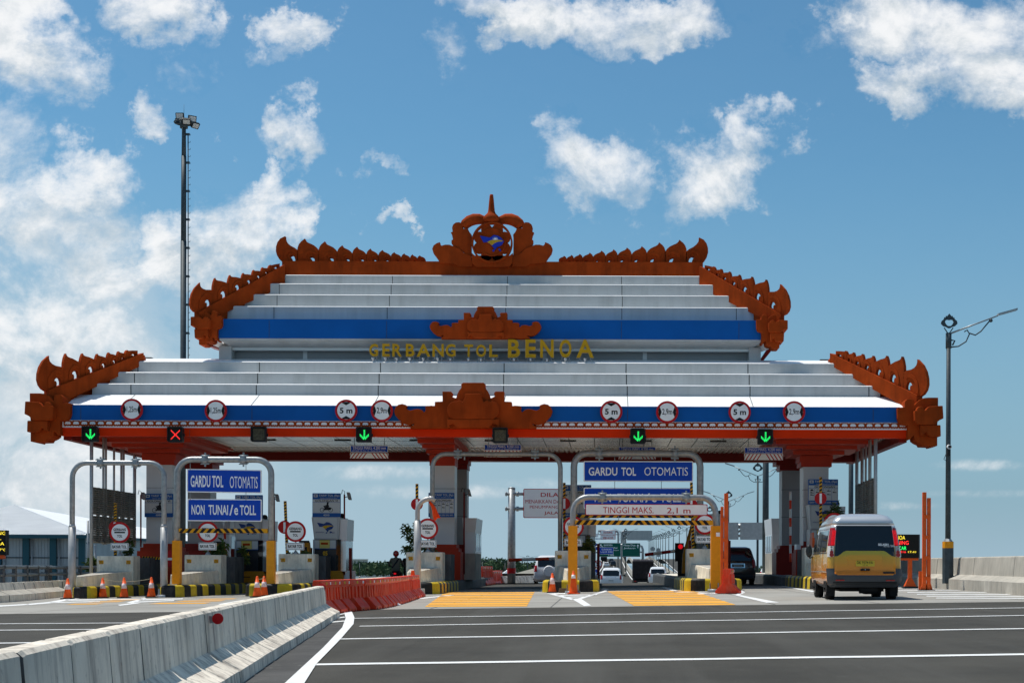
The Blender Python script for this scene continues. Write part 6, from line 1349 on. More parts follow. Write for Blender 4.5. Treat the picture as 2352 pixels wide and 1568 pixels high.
# --- the yellow van
g = G(1986, 1377.5); t = thing('minivan', 'silver roofed yellow and orange van with red tail lamps driving away on the right', 'van', g)
v = Car(t, [(.33, .22, 4.45, .80), (.40, .06, 4.55, .885), (.52, -.03, 4.62, .915), (.70, -.035, 4.64, .925), (.745, .0, 4.64, .928), (.95, .0, 4.62, .93), (1.12, .015, 4.5, .925), (1.24, .03, 4.3, .92), (1.6, .11, 3.95, .875), (1.93, .20, 3.55, .815), (1.97, .215, 3.5, .805), (2.10, .27, 3.3, .755), (2.21, .40, 3.1, .66), (2.27, .62, 2.9, .5), (2.29, .9, 2.7, .3)], .17)
v.body('rocker', 0, 1, 'bumper_grey'); v.body('body', 1, 10, 'paint_side'); v.body('roof', 10, 14, 'paint_silver')
v.rear('bumper', -.95, .95, .335, .83, 'bumper_grey', .055, 26, 6); v.rear('bumper_step', -.80, .80, .445, .475, 'dark_metal', .07, 16, 1); v.rear('bumper_step', -.82, .82, .40, .42, 'paint_grey', .07, 16, 1)
tgate = v.rear('tailgate', -.765, .765, lambda u: .655 + .03 * (abs(u) > .72), lambda u: lerp(1.145, 1.29, max(0, min(1, (.72 - abs(u)) / .26)) ** 1.0 * (3 - 2 * max(0, min(1, (.72 - abs(u)) / .26))) * max(0, min(1, (.72 - abs(u)) / .26))), 'paint_amber', .062, 40, 12)
v.rear('rear_window', lambda z: -.77 + .09 * (z - 1.15), lambda z: .77 - .09 * (z - 1.15), lambda u: lerp(1.14, 1.285, max(0, min(1, (.73 - abs(u)) / .26)) ** 1.0 * (3 - 2 * max(0, min(1, (.73 - abs(u)) / .26))) * max(0, min(1, (.73 - abs(u)) / .26))), 1.955, 'glass_dark', .026, 36, 12)
for s in (-1, 1):
    lo = v.rear('tail_light', (lambda z, s=s: s * (.925 - .155 * max(0, z - 1.3) )) if s > 0 else (lambda z: -.775 + .085 * (z - 1.3)), (lambda z, s=s: s * (.775 - .085 * (z - 1.3))) if s > 0 else (lambda z: -(.925 - .155 * max(0, z - 1.3))), 1.42, 1.90, 'lamp_red', .022, 6, 8)
    lc = v.rear('reverse_light', min(s * .775, s * .925), max(s * .775, s * .925), 1.13, 1.415, 'lamp_clear', .022, 6, 4)
    b = MB()
    for k in range(12):
        z = 1.455 + k * .033; y0, y1, hw = v.at(z); xm = (.775 - .085 * (z - 1.3) + hw - .055) / 2
        for d in (-.034, 0, .034): b.box(s * (xm + d) - .013, s * (xm + d) + .013, y0 - .030, y0 - .02, z - .010, z + .010, 'tail_red')
    b.build('led_strip', lo); b = MB()
    for z, r in ((1.255, .045), (1.185, .055)): y0 = v.at(z)[0]; b.disc(s * .835, z, r, XZ(y0 - .045), 0, .02, 'lamp_red', 18)
    for z in (1.385, 1.32): y0 = v.at(z)[0]; b.disc(s * .835, z, .028, XZ(y0 - .045), 0, .02, 'galvanised', 12)
    b.build('lamp_lens', lc); v.rear('fog_reflector', min(s * .52, s * .74), max(s * .52, s * .74), .505, .535, 'lamp_red', .075, 4, 1)
    v.side('side_window', s, 2.95, 3.75, 1.27, 1.78, 'glass_dark', skew=.12); v.side('side_window', s, 1.95, 2.85, 1.27, 1.84, 'glass_mirror'); v.side('side_window', s, .52, 1.85, 1.27, 1.84, 'glass_mirror'); v.side('window_line', s, .3, 3.8, 1.225, 1.25, 'paint_grey', .008); v.side('door_seam', s, 1.89, 1.91, .45, 1.86, 'paint_grey', .004); v.side('door_seam', s, 2.89, 2.91, .45, 1.86, 'paint_grey', .004); v.side('side_trim', s, .3, 4.2, .72, .75, 'paint_silver', .012); v.side('roof_gutter', s, .4, 3.5, 1.88, 1.90, 'paint_grey', .012)
    b = MB(); b.sphere((s * 1.02, 3.95, 1.32), .17, 'dark_metal', 12, (.55, .5, 1.1)); m_ = b.build('mirror', t); b = MB(); b.disc(s * 1.02, 1.32, .07, XZ(3.86), 0, .02, 'glass_dark', 16, .14); b.build('mirror_glass', m_); b = MB(); b.tube([(s * .88, 4.0, 1.15), (s * 1.0, 3.98, 1.12), (s * 1.02, 3.96, 1.2)], .02, 'dark_metal', 6); b.build('bracket', m_)
v.wheels(.85, 3.55, .90, .325, .22)
b = MB(); b.rrect(-.42, .42, .905, 1.12, .05, XZ(-.078), 0, .03, 'paint_amber'); b.prism([(-.44, 1.05), (.44, 1.05), (.41, 1.13), (-.41, 1.13)], XZ(-.11), 0, .06, 'paint_amber'); b.build('plate_housing', tgate)
y = -.09; b = MB(); b.rrect(-.235, .235, .885, 1.035, .015, XZ(y), 0, .02, 'plate_yellow'); b.text('DK 9274 FA', -.21, .19, .945, 1.02, XZ(y - .004), 'ink', .008); b.text('10 18', -.06, .06, .90, .925, XZ(y - .004), 'ink', 0); b.build('license_plate', t)
b = MB(); b.rrect(-.12, .12, .77, .825, .02, XZ(-.105), 0, .03, 'ink'); b.disc(0, .80, .012, XZ(-.109), 0, .004, 'chrome', 8); b.build('handle', tgate); b = MB(); b.box(.45, .73, -.105, -.08, .70, .745, 'dark_metal'); b.build('badge', tgate)
b = MB(); y0 = v.at(1.4)[0] - .036; b.text('SELASIH', .34, .60, 1.425, 1.485, lambda a, c, d: (a, v.at(c)[0] - .034 + d, c), 'sign_white', .03); b.text('travel', .63, .74, 1.43, 1.46, lambda a, c, d: (a, v.at(c)[0] - .034 + d, c), 'sign_white', .0); b.text('TELP 0361 764888', .47, .76, 1.395, 1.415, lambda a, c, d: (a, v.at(c)[0] - .034 + d, c), 'sign_white', .02); b.build('window_lettering', t)
b = MB(); b.box(-.55, .55, .5, 3.9, .22, .36, 'rubber'); b.cyl((-.1, .3, .27), (.35, .3, .27), .10, 'rubber', n=10); b.box(.12, .36, .9, 1.3, .14, .3, 'rubber'); b.box(-.75, .75, .80, .90, .28, .36, 'rubber'); b.build('chassis', t)
for s in (-1, 1): b = MB(); b.box(s * .80 - .10, s * .80 + .10, .46, .48, .10, .38, 'rubber'); b.build('mud_flap', t)
put(t, t.location, radians(-2.6), (1.035, 1.0, 1.0))
# --- generic cars
def hatch(name, label, cat, px, D, m, W_=1.68, H=1.68, L_=4.1, z=None, rz=0., glass='glass_dark', spare=False, group=None, plate='sign_grey', belt=.60, full=True, lean=.30, plate_z=.62):
    t, fin = vehicle(name, label, cat, px, D, rz, z, group); h = W_ / 2; zb_ = H * belt
    lv = [(.24, .15, L_ - .2, h * .9), (.34, .03, L_ - .05, h * .98), (.58, 0, L_, h), (.80, .02, L_ - .05, h), (zb_ - .02, .06, L_ - .15, h * .985), (zb_, .07, L_ - 1.2, h * .98), (H * .88, lean * .85, L_ - 2.0, h * .80), (H * .96, lean + .08, L_ - 2.1, h * .73), (H, lean + .4, L_ - 2.4, h * .55)]
    c = Car(t, lv, .13); c.body('body', 0, 8, m); c.rear('rear_window', -h * .74, h * .74, zb_ + .05, H * .88, glass, .012, 8, 4)
    if full:
        c.rear('bumper', -h * .96, h * .96, .28, .50, 'bumper_grey' if m in ('paint_grey', 'paint_black') else m, .04, 12, 3)
        for s in (-1, 1):
            c.rear('tail_light', min(s * h * .80, s * h * .995), max(s * h * .80, s * h * .995), .80, zb_ + .12, 'lamp_red', .014, 4, 4); c.side('side_window', s, .5, 1.6, zb_ + .06, H * .86, glass, .012); c.side('side_window', s, 1.7, 2.7, zb_ + .06, H * .86, glass, .012)
            b = MB(); b.sphere((s * (h + .10), L_ - 1.55, zb_ + .08), .11, 'dark_metal', 8, (.9, .5, .75)); b.build('mirror', t)
        c.plate(plate_z + .1, .38, .12, plate); c.wheels(.75, L_ - .85, h - .02, .31, .19)
    else: c.wheels(.75, L_ - .85, h - .02, .31, .19, arch=False)
    if spare:
        b = MB(); z = .82; b.cyl((0, -.22, z), (0, -.02, z), .34, m, n=24); b.cyl((0, -.26, z), (0, -.22, z), .28, m, .33, n=24); b.build('spare_wheel', t)
    fin(); return t, c
t, c = hatch('parked_mpv', 'silver white people carrier with a white number plate passing the fifth island', 'car', 1403.5, 110, 'paint_white', 1.68, 1.70, 4.2, z=pz(110), rz=radians(-2.5)); c.rear('chrome_strip', -.42, .42, .93, .97, 'chrome', .03, 4, 1)
hatch('white_suv', 'white off road car with rear spare wheel partly hidden behind the fifth crash wall', 'car', 1261, 80, 'paint_white', 1.70, 1.72, 4.1, z=-.18, rz=radians(2), spare=True)
t, c = hatch('black_car', 'dark grey estate car seen from behind right of the orange posts', 'car', 1695, 66, 'paint_grey', 1.70, 1.78, 4.4, rz=radians(1.5), glass='glass_dark', plate_z=.78, lean=.22); c.rear('chrome_frame', -.33, .33, .80, 1.0, 'chrome', .02, 4, 2); c.rear('plate_recess', -.28, .28, .83, .97, 'paint_grey', .026, 3, 2)
t, c = hatch('police_car', 'white patrol car with a blue light bar half hidden behind the right island', 'car', 1772, 91, 'paint_white', 1.72, 1.5, 4.4, z=pz(91), rz=radians(-22)); b = MB(); b.box(-.5, .5, 1.6, 1.85, 1.52, 1.64, 'police_blue'); o = b.build('light_bar', t)
hatch('white_car', 'white off road car with a round spare wheel just right of the dark truck', 'car', 1511, 132, 'paint_white', 1.72, 1.75, 4.1, z=pz(132) + .45, spare=True, rz=radians(-1))
hatch('distant_van', 'small white van coming down the right carriageway between lamp posts', 'van', 1471, 225, 'paint_white', 1.65, 1.85, 3.8, z=pz(225) + 1.75, full=False, belt=.62, rz=pi)
for px, D, m, lab, nm, W_, H in ((1393, 430, 'paint_white', 'tiny white car ahead of the silver people carrier on the climbing road', 'distant_car', 1.7, 1.5), (1408.5, 440, 'paint_black', 'tiny dark car at the crest of the climbing road, nearest to its median', 'distant_car', 1.75, 1.8), (1404, 500, 'paint_grey', 'tiny dark car at the crest, half hidden by another dark car', 'distant_car', 1.75, 1.8)):
    hatch(nm, lab, 'car', px, D, m, W_, H, 4.2, z=pz(D), full=False, group='distant cars on the climbing road')
for px, y, D, lab in ((1149, 1326, 380, 'tiny white car on the far causeway left of the grey sign post'), (1187, 1324, 300, 'tiny white vehicle just right of the grey sign post on the causeway')):
    p = P(px, y + 2.5, D); hatch('distant_car', lab, 'car', px, D, 'paint_white', 1.8, 1.7, 4.3, z=p.z, full=False, rz=pi / 2, group='distant cars on the causeway')
def truck(label, px, D, z, W_, H, L_, m, grp=None):
    t, fin = vehicle('dump_truck', label, 'truck', px, D, 0, z, grp); ORG[t.name] = Vector((0, 0, 0)); h = W_ / 2; b = MB(); b.box(-h, h, 0, L_, .95, H, m)
    for u in (-.98, -.5, 0, .5, .98): b.box(u * h - .05, u * h + .05, -.05, 0, .95, H, m)
    for z_ in (1.0, 1.5, 2.0, H - .1): b.box(-h, h, -.04, -.0, z_ - .05, z_ + .05, m)
    b.build('cargo_box', t, bevel=.02); b = MB(); b.box(-h * .98, h * .98, .05, L_, H + .002, H + .18, 'far_cloth'); b.build('tarpaulin', t, bevel=.06); b = MB(); b.box(-h * .85, h * .85, L_ + .1, L_ + 1.7, .8, 2.35, 'paint_black'); b.build('cab', t, bevel=.08); b = MB(); b.box(-h * .8, h * .8, .3, L_ + 1.4, .55, .94, 'rubber'); b.box(-h * .9, h * .9, .02, .12, .55, .75, 'dark_metal'); b.build('chassis', t)
    for s in (-1, 1): b = MB(); b.box(s * h * .8 - .12, s * h * .8 + .12, -.03, .02, .60, .72, 'lamp_red'); b.build('tail_light', t)
    for y in (1.0, L_ + .9):
        for s in (-1, 1): b = MB(); b.cyl((s * (h - .05), y, .45), (s * (h - .5), y, .45), .45, 'rubber', n=18); b.build('wheel', t)
    fin(); return t
mat('far_cloth', (.20, .16, .16), .9)
truck('dark brown loaded dump truck seen from behind on the right of the climbing road', 1477.5, 150, pz(150) + .35, 2.15, 2.75, 4.2, 'far_tarp'); truck('small dark truck far ahead on the left lane of the climbing road', 1387, 515, pz(515), 2.3, 2.9, 4.5, 'far_tarp')
# ------------------------------------------------------------------ riders
def skin_body(name, parent, joints, edges, m, sub=2):
    me = bpy.data.meshes.new(name); me.from_pydata([j[0] for j in joints], edges, []); o = bpy.data.objects.new(name, me); COL.objects.link(o); md = o.modifiers.new('skin', 'SKIN'); md.use_smooth_shade = True
    for v_, j in zip(me.skin_vertices[0].data, joints): v_.radius = (j[1], j[2] if len(j) > 2 else j[1])
    me.skin_vertices[0].data[0].use_root = True; s_ = o.modifiers.new('sub', 'SUBSURF'); s_.levels = sub; s_.render_levels = sub
    dg = bpy.context.evaluated_depsgraph_get(); dg.update(); nm = bpy.data.meshes.new_from_object(o.evaluated_get(dg)); o.modifiers.clear(); o.data = nm; bpy.data.meshes.remove(me); nm.materials.clear(); nm.materials.append(MATS[m])
    for p in nm.polygons: p.use_smooth = True
    if parent: o.parent = parent
    ORG[o.name] = Vector((0, 0, 0)); return o
def motorcycle(label, loc, rz, group=None, lamp=True):
    t = thing('motorcycle', label, 'motorcycle', loc, group); ORG[t.name] = Vector((0, 0, 0))
    for y, nm in ((.30, 'wheel'), (1.55, 'wheel')):
        b = MB(); pts = [(0, y + .26 * cos(2 * pi * k / 20), .30 + .26 * sin(2 * pi * k / 20)) for k in range(21)]; b.tube(pts, .05, 'rubber', 8, False)
        for k in range(8): a = 2 * pi * k / 8; b.cyl((0, y, .30), (0, y + .24 * cos(a), .30 + .24 * sin(a)), .012, 'galvanised', n=5)
        b.build(nm, t)
    b = MB(); b.prism([(.02, .78), (.25, .66), (.45, .45), (.75, .30), (1.15, .32), (1.30, .52), (1.42, .95), (1.36, 1.0), (1.22, .62), (.95, .55), (.85, .74), (.4, .80)], lambda a, c, d: (d, a, c), -.13, .13, 'paint_black'); b.build('frame', t, bevel=.03)
    b = MB(); b.prism([(.02, .80), (.06, .84), (.5, .86), (.9, .80), (.9, .75), (.4, .78)], lambda a, c, d: (d, a, c), -.14, .14, 'rubber'); b.build('seat', t, bevel=.03)
    b = MB(); b.tube([(-.34, 1.18, 1.04), (-.2, 1.30, 1.06), (0, 1.36, 1.02), (.2, 1.30, 1.06), (.34, 1.18, 1.04)], .018, 'dark_metal', 6)
    for s in (-1, 1): b.tube([(s * .22, 1.30, 1.06), (s * .34, 1.30, 1.2)], .008, 'dark_metal', 5); b.sphere((s * .37, 1.3, 1.23), .055, 'dark_metal', 8, (1.3, .5, .8))
    b.cyl((0, 1.38, .95), (0, 1.55, .3), .03, 'galvanised', n=8); b.build('handlebar', t)
    if lamp: b = MB(); b.sphere((0, .0, .74), .05, 'tail_red', 10, (1.2, .6, .8)); b.build('tail_light', t)
    b = MB(); b.box(-.09, .09, -.02, .01, .50, .64, 'sign_grey'); b.build('license_plate', t); put(t, loc, rz); return t
def rider(label, loc, rz, cloth, helmet, strap=False):
    t = thing('person', label, 'person', loc); ORG[t.name] = Vector((0, 0, 0))
    J = [((0, .50, .84), .19, .14), ((0, .52, .98), .18, .13), ((0, .56, 1.14), .20, .125), ((0, .60, 1.30), .20, .12), ((0, .63, 1.41), .075, .075), ((0, .65, 1.50), .06, .06)]
    E = [(0, 1), (1, 2), (2, 3), (3, 4), (4, 5)]
    for s in (-1, 1):
        i = len(J); J += [((s * .19, .60, 1.345), .075), ((s * .29, .70, 1.16), .052), ((s * .31, .98, 1.08), .040), ((s * .30, 1.16, 1.06), .035)]; E += [(3, i), (i, i + 1), (i + 1, i + 2), (i + 2, i + 3)]
        i = len(J); J += [((s * .11, .58, .82), .10), ((s * .19, .98, .74), .075), ((s * .19, .86, .40), .052), ((s * .19, .88, .30), .045), ((s * .19, 1.02, .27), .04)]; E += [(0, i), (i, i + 1), (i + 1, i + 2), (i + 2, i + 3), (i + 3, i + 4)]
    skin_body('body', t, J, E, cloth)
    for s in (-1, 1):
        b = MB(); b.sphere((s * .30, 1.19, 1.06), .05, 'dark_cloth' if not strap else 'skin', 10, (.9, 1.1, .7))
        for k in range(4): b.tube([(s * (.26 + .022 * k), 1.21, 1.075), (s * (.26 + .022 * k), 1.245, 1.06), (s * (.26 + .022 * k), 1.235, 1.03)], .010, 'dark_cloth' if not strap else 'skin', 6)
        b.tube([(s * .25, 1.17, 1.05), (s * .24, 1.20, 1.03)], .012, 'skin', 6); b.build('hand', t)
    b = MB(); b.sphere((0, .665, 1.565), .10, 'skin', 14, (.85, 1, 1.15)); b.build('head', t)
    b = MB(); b.sphere((0, .655, 1.60), .142, helmet, 20, (.93, 1.05, 1.0)); hm = b.build('helmet', t); b = MB(); b.box(-.018, .018, .507, .514, 1.60, 1.612, 'sign_grey'); b.build('sticker', hm)
    if strap:
        b = MB(); b.tube([(.13, .545, 1.40), (.06, .47, 1.28), (-.05, .43, 1.12), (-.15, .44, .99)], [.022, .028, .03, .028], 'strap', 8); b.build('bag_strap', t)
    put(t, loc, rz); return t
lp = P(907, 1355.5, 61.0); loc = Vector((lp.x, 61.0, gz(lp.x))); motorcycle('dark motorcycle with a lit red tail lamp in the lane left of the centre column', loc, .08, 'motorcycles in the lanes'); rider('motorcycle rider in a red helmet and grey jacket with a dark bag strap', loc, .08, 'jacket', 'helmet_red', True)
lp = P(931.5, 1355.5, 63.0); loc = Vector((lp.x, 63.0, gz(lp.x))); motorcycle('dark motorcycle mostly hidden behind the centre crash wall', loc, -.05, 'motorcycles in the lanes', False); rider('dark clothed motorcycle rider with a black helmet at the centre crash wall edge', loc, -.05, 'dark_cloth', 'paint_black')
lp = P(806, 1354, 61.6); loc = Vector((lp.x, 61.6, gz(lp.x))); motorcycle('dark motorcycle turned aside at booth 05', loc, 1.0, 'motorcycles in the lanes', False); rider('dark clothed rider beside booth 05, mostly hidden by its guard post', Vector((loc.x - .1, loc.y, loc.z - .22)), 1.0, 'dark_cloth', 'paint_black')
# ------------------------------------------------------------------ lamps and masts
def s_curve(b, pts, r, m='mast_steel', n=6): b.tube(pts, r, m, n)
def leaf_crest(b, fr, s):
    o = [(-.10, -.52), (-.30, -.40), (-.62, -.30), (-.86, -.05), (-.80, .22), (-.58, .40), (-.50, .62), (-.40, .55), (-.34, .76), (-.22, .72), (0, 1.0)]; o = [(a * s, c * s) for a, c in o]; out = o + [(-a, c) for a, c in reversed(o[:-1])]
    inn = [(-.16, -.30), (-.34, -.12), (-.46, .12), (-.34, .34), (-.10, .36), (0, .30)]; inn = [(a * s, c * s) for a, c in inn]; inn = inn + [(-a, c) for a, c in reversed(inn[:-1])]
    n = len(out); m = len(inn)      # two half frames, left and right, leave the heart shaped opening
    L = o + list(reversed(inn[:6])); R = [(-a, c) for a, c in L]
    b.prism(L, fr, -.03, .03, 'mast_steel'); b.prism(R, fr, -.03, .03, 'mast_steel'); b.prism([(-.10 * s, -.52 * s), (.10 * s, -.52 * s), (.16 * s, -.30 * s), (-.16 * s, -.30 * s)], fr, -.03, .03, 'mast_steel')
def lamp_arm(t, top, s, L_=2.6, rise=.95, detail=True, m='mast_steel'):
    x, y, z = top; b = MB(); a = Vector((x + s * .1, y, z + .05)); e = Vector((x + s * L_ * .72, y, z + rise * .78)); b.cyl(a, e, .032, 'galvanised' if detail else m, .025, 6)
    if detail:
        b.tube([(x + s * .08, y, z - .45), (x + s * .35, y, z - .42), (x + s * .62, y, z - .25), (x + s * .74, y, z + .02), (x + s * .66, y, z + .16), (x + s * .56, y, z + .10)], .024, m, 6)
        b.tube([(x + s * .74, y, z + .05), (x + s * .95, y, z - .02), (x + s * 1.15, y, z + .12), (x + s * 1.45, y, z + .48)], .024, m, 6); b.sphere((x + s * 1.5, y, z + .5), .07, m, 8)
        b.tube([(x + s * .14, y, z - .38), (x + s * .22, y, z - .22), (x + s * .1, y, z - .2)], .03, m, 6)
    else: b.tube([(x, y, z - .45), (x + s * .5, y, z - .35), (x + s * .8, y, z + .1), (x + s * 1.3, y, z + .35)], .05, m, 5)
    b.build('arm', t); b = MB(); h = Vector((x + s * L_, y, z + rise)); d = (h - e); b.obox(e - Vector((0, .12, .0)), d, (0, .24, 0), (0, 0, .07), 'galvanised'); b.build('lamp_head', t)
# right hand ornate street lamp with a camera
D = 50.5; X = XX(2177.5, D, 1200); zt_ = ZZ(768, D, 2182); zb_ = gz(X) + .2
t = thing('street_lamp', 'tall grey street lamp with leaf crest and one long arm behind the right parapet', 'street lamp', (X, D, zb_)); b = MB(); z1 = ZZ(1240, D, 2178); b.cyl((X, D, z1), (X, D, zt_), .10, 'mast_steel', .075, 10); b.cyl((X, D, ZZ(800, D, 2180)), (X, D, zt_ + .05), .105, 'mast_steel', n=10); b.build('pole', t)
b = MB(); b.cyl((X, D, zb_), (X, D, z1 - .08), .20, 'mast_steel', n=8, sm=False); b.cyl((X, D, z1 - .08), (X, D, z1 + .06), .20, 'galvanised', .10, n=8, sm=False); b.cyl((X, D, ZZ(1258, D, 2178)), (X, D, ZZ(1243, D, 2178)), .203, 'yellow_orange', n=8, sm=False, caps=False); b.build('base', t)
b = MB(); fr = lambda a, c, d: (X + .02 + a, D + d, zt_ + .40 + c); leaf_crest(b, fr, .34); b.tube([(X, D, zt_), (X - .16, D, zt_ + .24)], .02, 'mast_steel', 5); b.tube([(X, D, zt_), (X + .16, D, zt_ + .24)], .02, 'mast_steel', 5); b.build('leaf_crest', t); lamp_arm(t, (X, D, zt_), 1, 2.42, .86)
b = MB(); c = Vector((X - .02, D - .16, ZZ(1029, D, 2177))); b.cyl(c + Vector((-.02, -.22, .02)), c + Vector((.02, .1, .05)), .075, 'sign_white', n=12); b.cyl(c + Vector((-.022, -.23, .018)), c + Vector((-.02, -.222, .02)), .055, 'ink', n=12); b.box(c.x - .05, c.x + .05, D - .18, D - .06, c.z - .28, c.z - .08, 'dark_metal'); b.tube([(c.x - .08, D - .1, c.z - .2), (c.x - .16, D - .1, c.z - .4), (c.x - .05, D - .1, c.z - .46)], .012, 'dark_metal', 5); b.build('camera', t)
# double armed lamps along the carriageways
def double_lamp(X, Y, zb, H, label, group, detail, proto={}):
    key = detail
    if key not in proto:
        t = local('double_lamp', label, 'street lamp', group); b = MB(); b.cyl((0, 0, 0), (0, 0, 1.05), .22, 'concrete_pale', n=8); b.build('base', t); b = MB(); b.cyl((0, 0, 1.0), (0, 0, 9.0), .10 if detail < 2 else .11, 'mast_steel', .07, 8); b.build('pole', t)
        b = MB(); leaf_crest(b, lambda a, c, d: (a, d, 9.55 + c), .46); b.build('leaf_crest', t)
        for s in (-1, 1): lamp_arm(t, (0, 0, 8.95), s, 2.6, .95, detail < 2)
        proto[key] = t; put(t, (X, Y, zb), 0, (1, 1, H / 9.0)); return t
    t = dup(proto[key], (X, Y, zb), random.uniform(-.06, .06), label, (1, 1, H / 9.0)); t['group'] = group; return t
LB = ['double armed lamp post with its head cut off by the canopy edge', 'double armed lamp with its leaf crest in full view above the orange posts', 'double armed lamp with leaf crest directly left of the fully visible one', 'double armed lamp behind the right end of the low portal']
for k in range(20):
    Y = 113 + 31 * k; X = interp([(113, 12.45), (320, 15.55), (600, 21.4), (720, 24)], Y)
    double_lamp(X, Y, pz(Y) - .3, 9.4, LB[k] if k < 4 else 'slender lamp in the receding row right of the road ahead', 'double lamps along the right carriageway', 1 if k < 6 else 2)
for k in range(14):
    Y = 300 + 33 * k; X = interp([(300, 5.2), (430, 7.6), (600, 9.5), (760, 11)], Y)
    double_lamp(X, Y, pz(Y), 9.2, 'slender double armed lamp in the dense cluster above the green signs', 'double lamps along the median', 2)
for px, y, lab in ((826, 1292, 'tiny double lamp above the mangroves right of booth 05'), (934, 1291, 'tiny double lamp above the mangroves behind the red helmet'), (1108, 1289, 'tiny double lamp on the causeway right of the centre booth'), (1160, 1291, 'tiny double lamp on the causeway beside the grey sign post'), (1212, 1280, 'tiny double lamp above the level boom')):
    D = 330; p = P(px, 1326, D); t = double_lamp(p.x, D, p.z, ZZ(y, D, px) - p.z, lab, 'tiny lamps on the causeway', 2)
# light mast on the left
D = 78; X = XX(421.5, D, 600); zt_ = ZZ(282, D, 424); zb_ = gz(X) - .3; t = thing('light_mast', 'very tall dark light mast with floodlights and a climbing rail, left behind the canopy', 'light mast', (X, D, zb_)); b = MB(); zj = [zb_, ZZ(560, D), ZZ(365, D), zt_]; rr = [.165, .145, .125, .095]
for k in range(3): b.cyl((X, D, zj[k]), (X, D, zj[k + 1] + .1), rr[k], 'mast_steel', rr[k + 1] + .012, 14)
b.build('pole', t); b = MB(); b.cyl((X + .29, D, zb_ + 8), (X + .23, D, zt_ - .6), .03, 'mast_steel', n=6)
for k in range(44):
    z = lerp(zt_ - .7, zb_ + 8, k / 44); b.tube([(X + .25, D - .02, z), (X + .36, D - .02, z), (X + .36, D - .02, z + .07)], .014, 'mast_steel', 5)
    if k % 4 == 0: b.box(X + .1, X + .32, D - .03, D + .03, z, z + .12, 'mast_steel')
b.build('climbing_rail', t)
b = MB(); b.tube([(X + .5 * cos(2 * pi * k / 20), D + .5 * sin(2 * pi * k / 20), zt_) for k in range(21)], .05, 'mast_steel', 6, False); b.box(X - .5, X + .5, D - .05, D + .05, zt_ - .06, zt_ + .02, 'mast_steel'); b.cyl((X, D, zt_), (X, D, zt_ + 1.0), .012, 'mast_steel', .006, 5); b.cyl((X, D, zt_ - .3), (X, D, zt_ + .15), .22, 'mast_steel', n=12); b.build('ring', t)
for dx, dy, dz, ang, tl in ((-.12, -.4, .24, 0, .25), (.50, -.1, .18, .6, .3), (.27, -.45, -.10, .25, .9), (.58, .25, -.1, .9, .7), (.1, .5, .1, 3.1, .4), (-.40, .3, .1, -2, .4)):
    M_ = Matrix.Translation((X + dx, D + dy, zt_ + dz)) @ Matrix.Rotation(ang, 4, 'Z') @ Matrix.Rotation(tl, 4, 'X'); b = MB(); b.rrect(-.22, .22, -.17, .17, .03, XZ(0), 0, .13, 'dark_metal'); b.rrect(-.18, .18, -.13, .13, .02, XZ(-.006), 0, .006, 'lamp_clear'); b.xform(M_); b.build('floodlight', t)
# second thin mast right (behind the canopy) and sign gantries
D = 84; X = XX(1758.5, D, 1200); b = MB(); b.cyl((X, D, pz(D) - .4), (X, D, 10.2), .20, 'mast_steel', .17, 12); t = thing('light_mast', 'thick dark pole right beside a double lamp post, its top hidden by the canopy', 'light mast', (X, D, 0)); b.build('pole', t)
b = MB(); b.tube([(X + .7 * cos(2 * pi * k / 16), D + .7 * sin(2 * pi * k / 16), 10.1) for k in range(17)], .05, 'mast_steel', 6, False); b.box(X - .7, X + .7, D - .05, D + .05, 10.05, 10.15, 'mast_steel'); b.build('ring', t)
D = 80; p = XX(1954.5, D, 1150); b = MB(); b.cyl((p, D, gz(p) - 1), (p, D, 9.4), .15, 'mast_steel', .13, 10); tag(b.build('thin_mast'), 'dark plain mast seen between the right column and the right louvred screen', 'light mast')
def cantilever_truss(name, label, D, x0, x1, yt, yb, xp, side_panels, r=.13, pm='galvanised'):
    X0, X1, XP = XX(x0, D, 1220), XX(x1, D, 1220), XX(xp, D, 1220); zt, zb2 = ZZ(yt, D, 1450), ZZ(yb, D, 1450); zg = pz(D); t = thing(name, label, 'gantry', (XP, D, zg)); b = MB(); s = 1 if XP > X0 else -1; c = .7
    arc = [(XP - s * c * (1 - cos(q * pi / 10)) , zt - c * (1 - sin(q * pi / 10))) for q in range(6)]
    b.tube([(XP, D, zg), (XP, D, zt - c)] + [(XP - s * c * (1 - cos(q * pi / 10)), D, zt - c + c * sin(q * pi / 10)) for q in range(1, 6)] + [(X0, D, zt)], r, 'galvanised', 8); b.build('pole', t)
    b = MB(); b.cyl((X0, D, zb2), (XP, D, zb2), r * .55, 'galvanised', n=6); n = max(3, int(abs(XP - X0) / (zt - zb2) * .8))
    for q in range(n): a, e = lerp(X0, XP, q / n), lerp(X0, XP, (q + 1) / n); b.cyl((a, D, zb2 if q % 2 else zt), (e, D, zt if q % 2 else zb2), r * .45, 'galvanised', n=6); b.cyl((a, D, zb2), (a, D, zt), r * .4, 'galvanised', n=6)
    b.build('truss', t)
    for (xa, xb, ya, yb_, m) in side_panels:
        A, B, z1, z0 = XX(xa, D, 1220), XX(xb, D, 1220), ZZ(ya, D, 1450), ZZ(yb_, D, 1450); b = MB(); b.box(A, B, D - .35, D - .28, z0, z1, m); k = int((B - A) / 1.0)
        for q in range(1, k): b.box(lerp(A, B, q / k) - .03, lerp(A, B, q / k) + .03, D - .38, D - .35, z0, z1, 'galvanised')
        b.build('sign_back', t)
    return t
cantilever_truss('sign_gantry', 'grey pipe gantry showing sign backs, behind the dark car and lamp posts', 96, 1655, 1771, 1207, 1229, 1771.5, [(1640, 1695, 1199, 1238, 'pale_steel'), (1699, 1757, 1199, 1238, 'pale_steel')], .16)
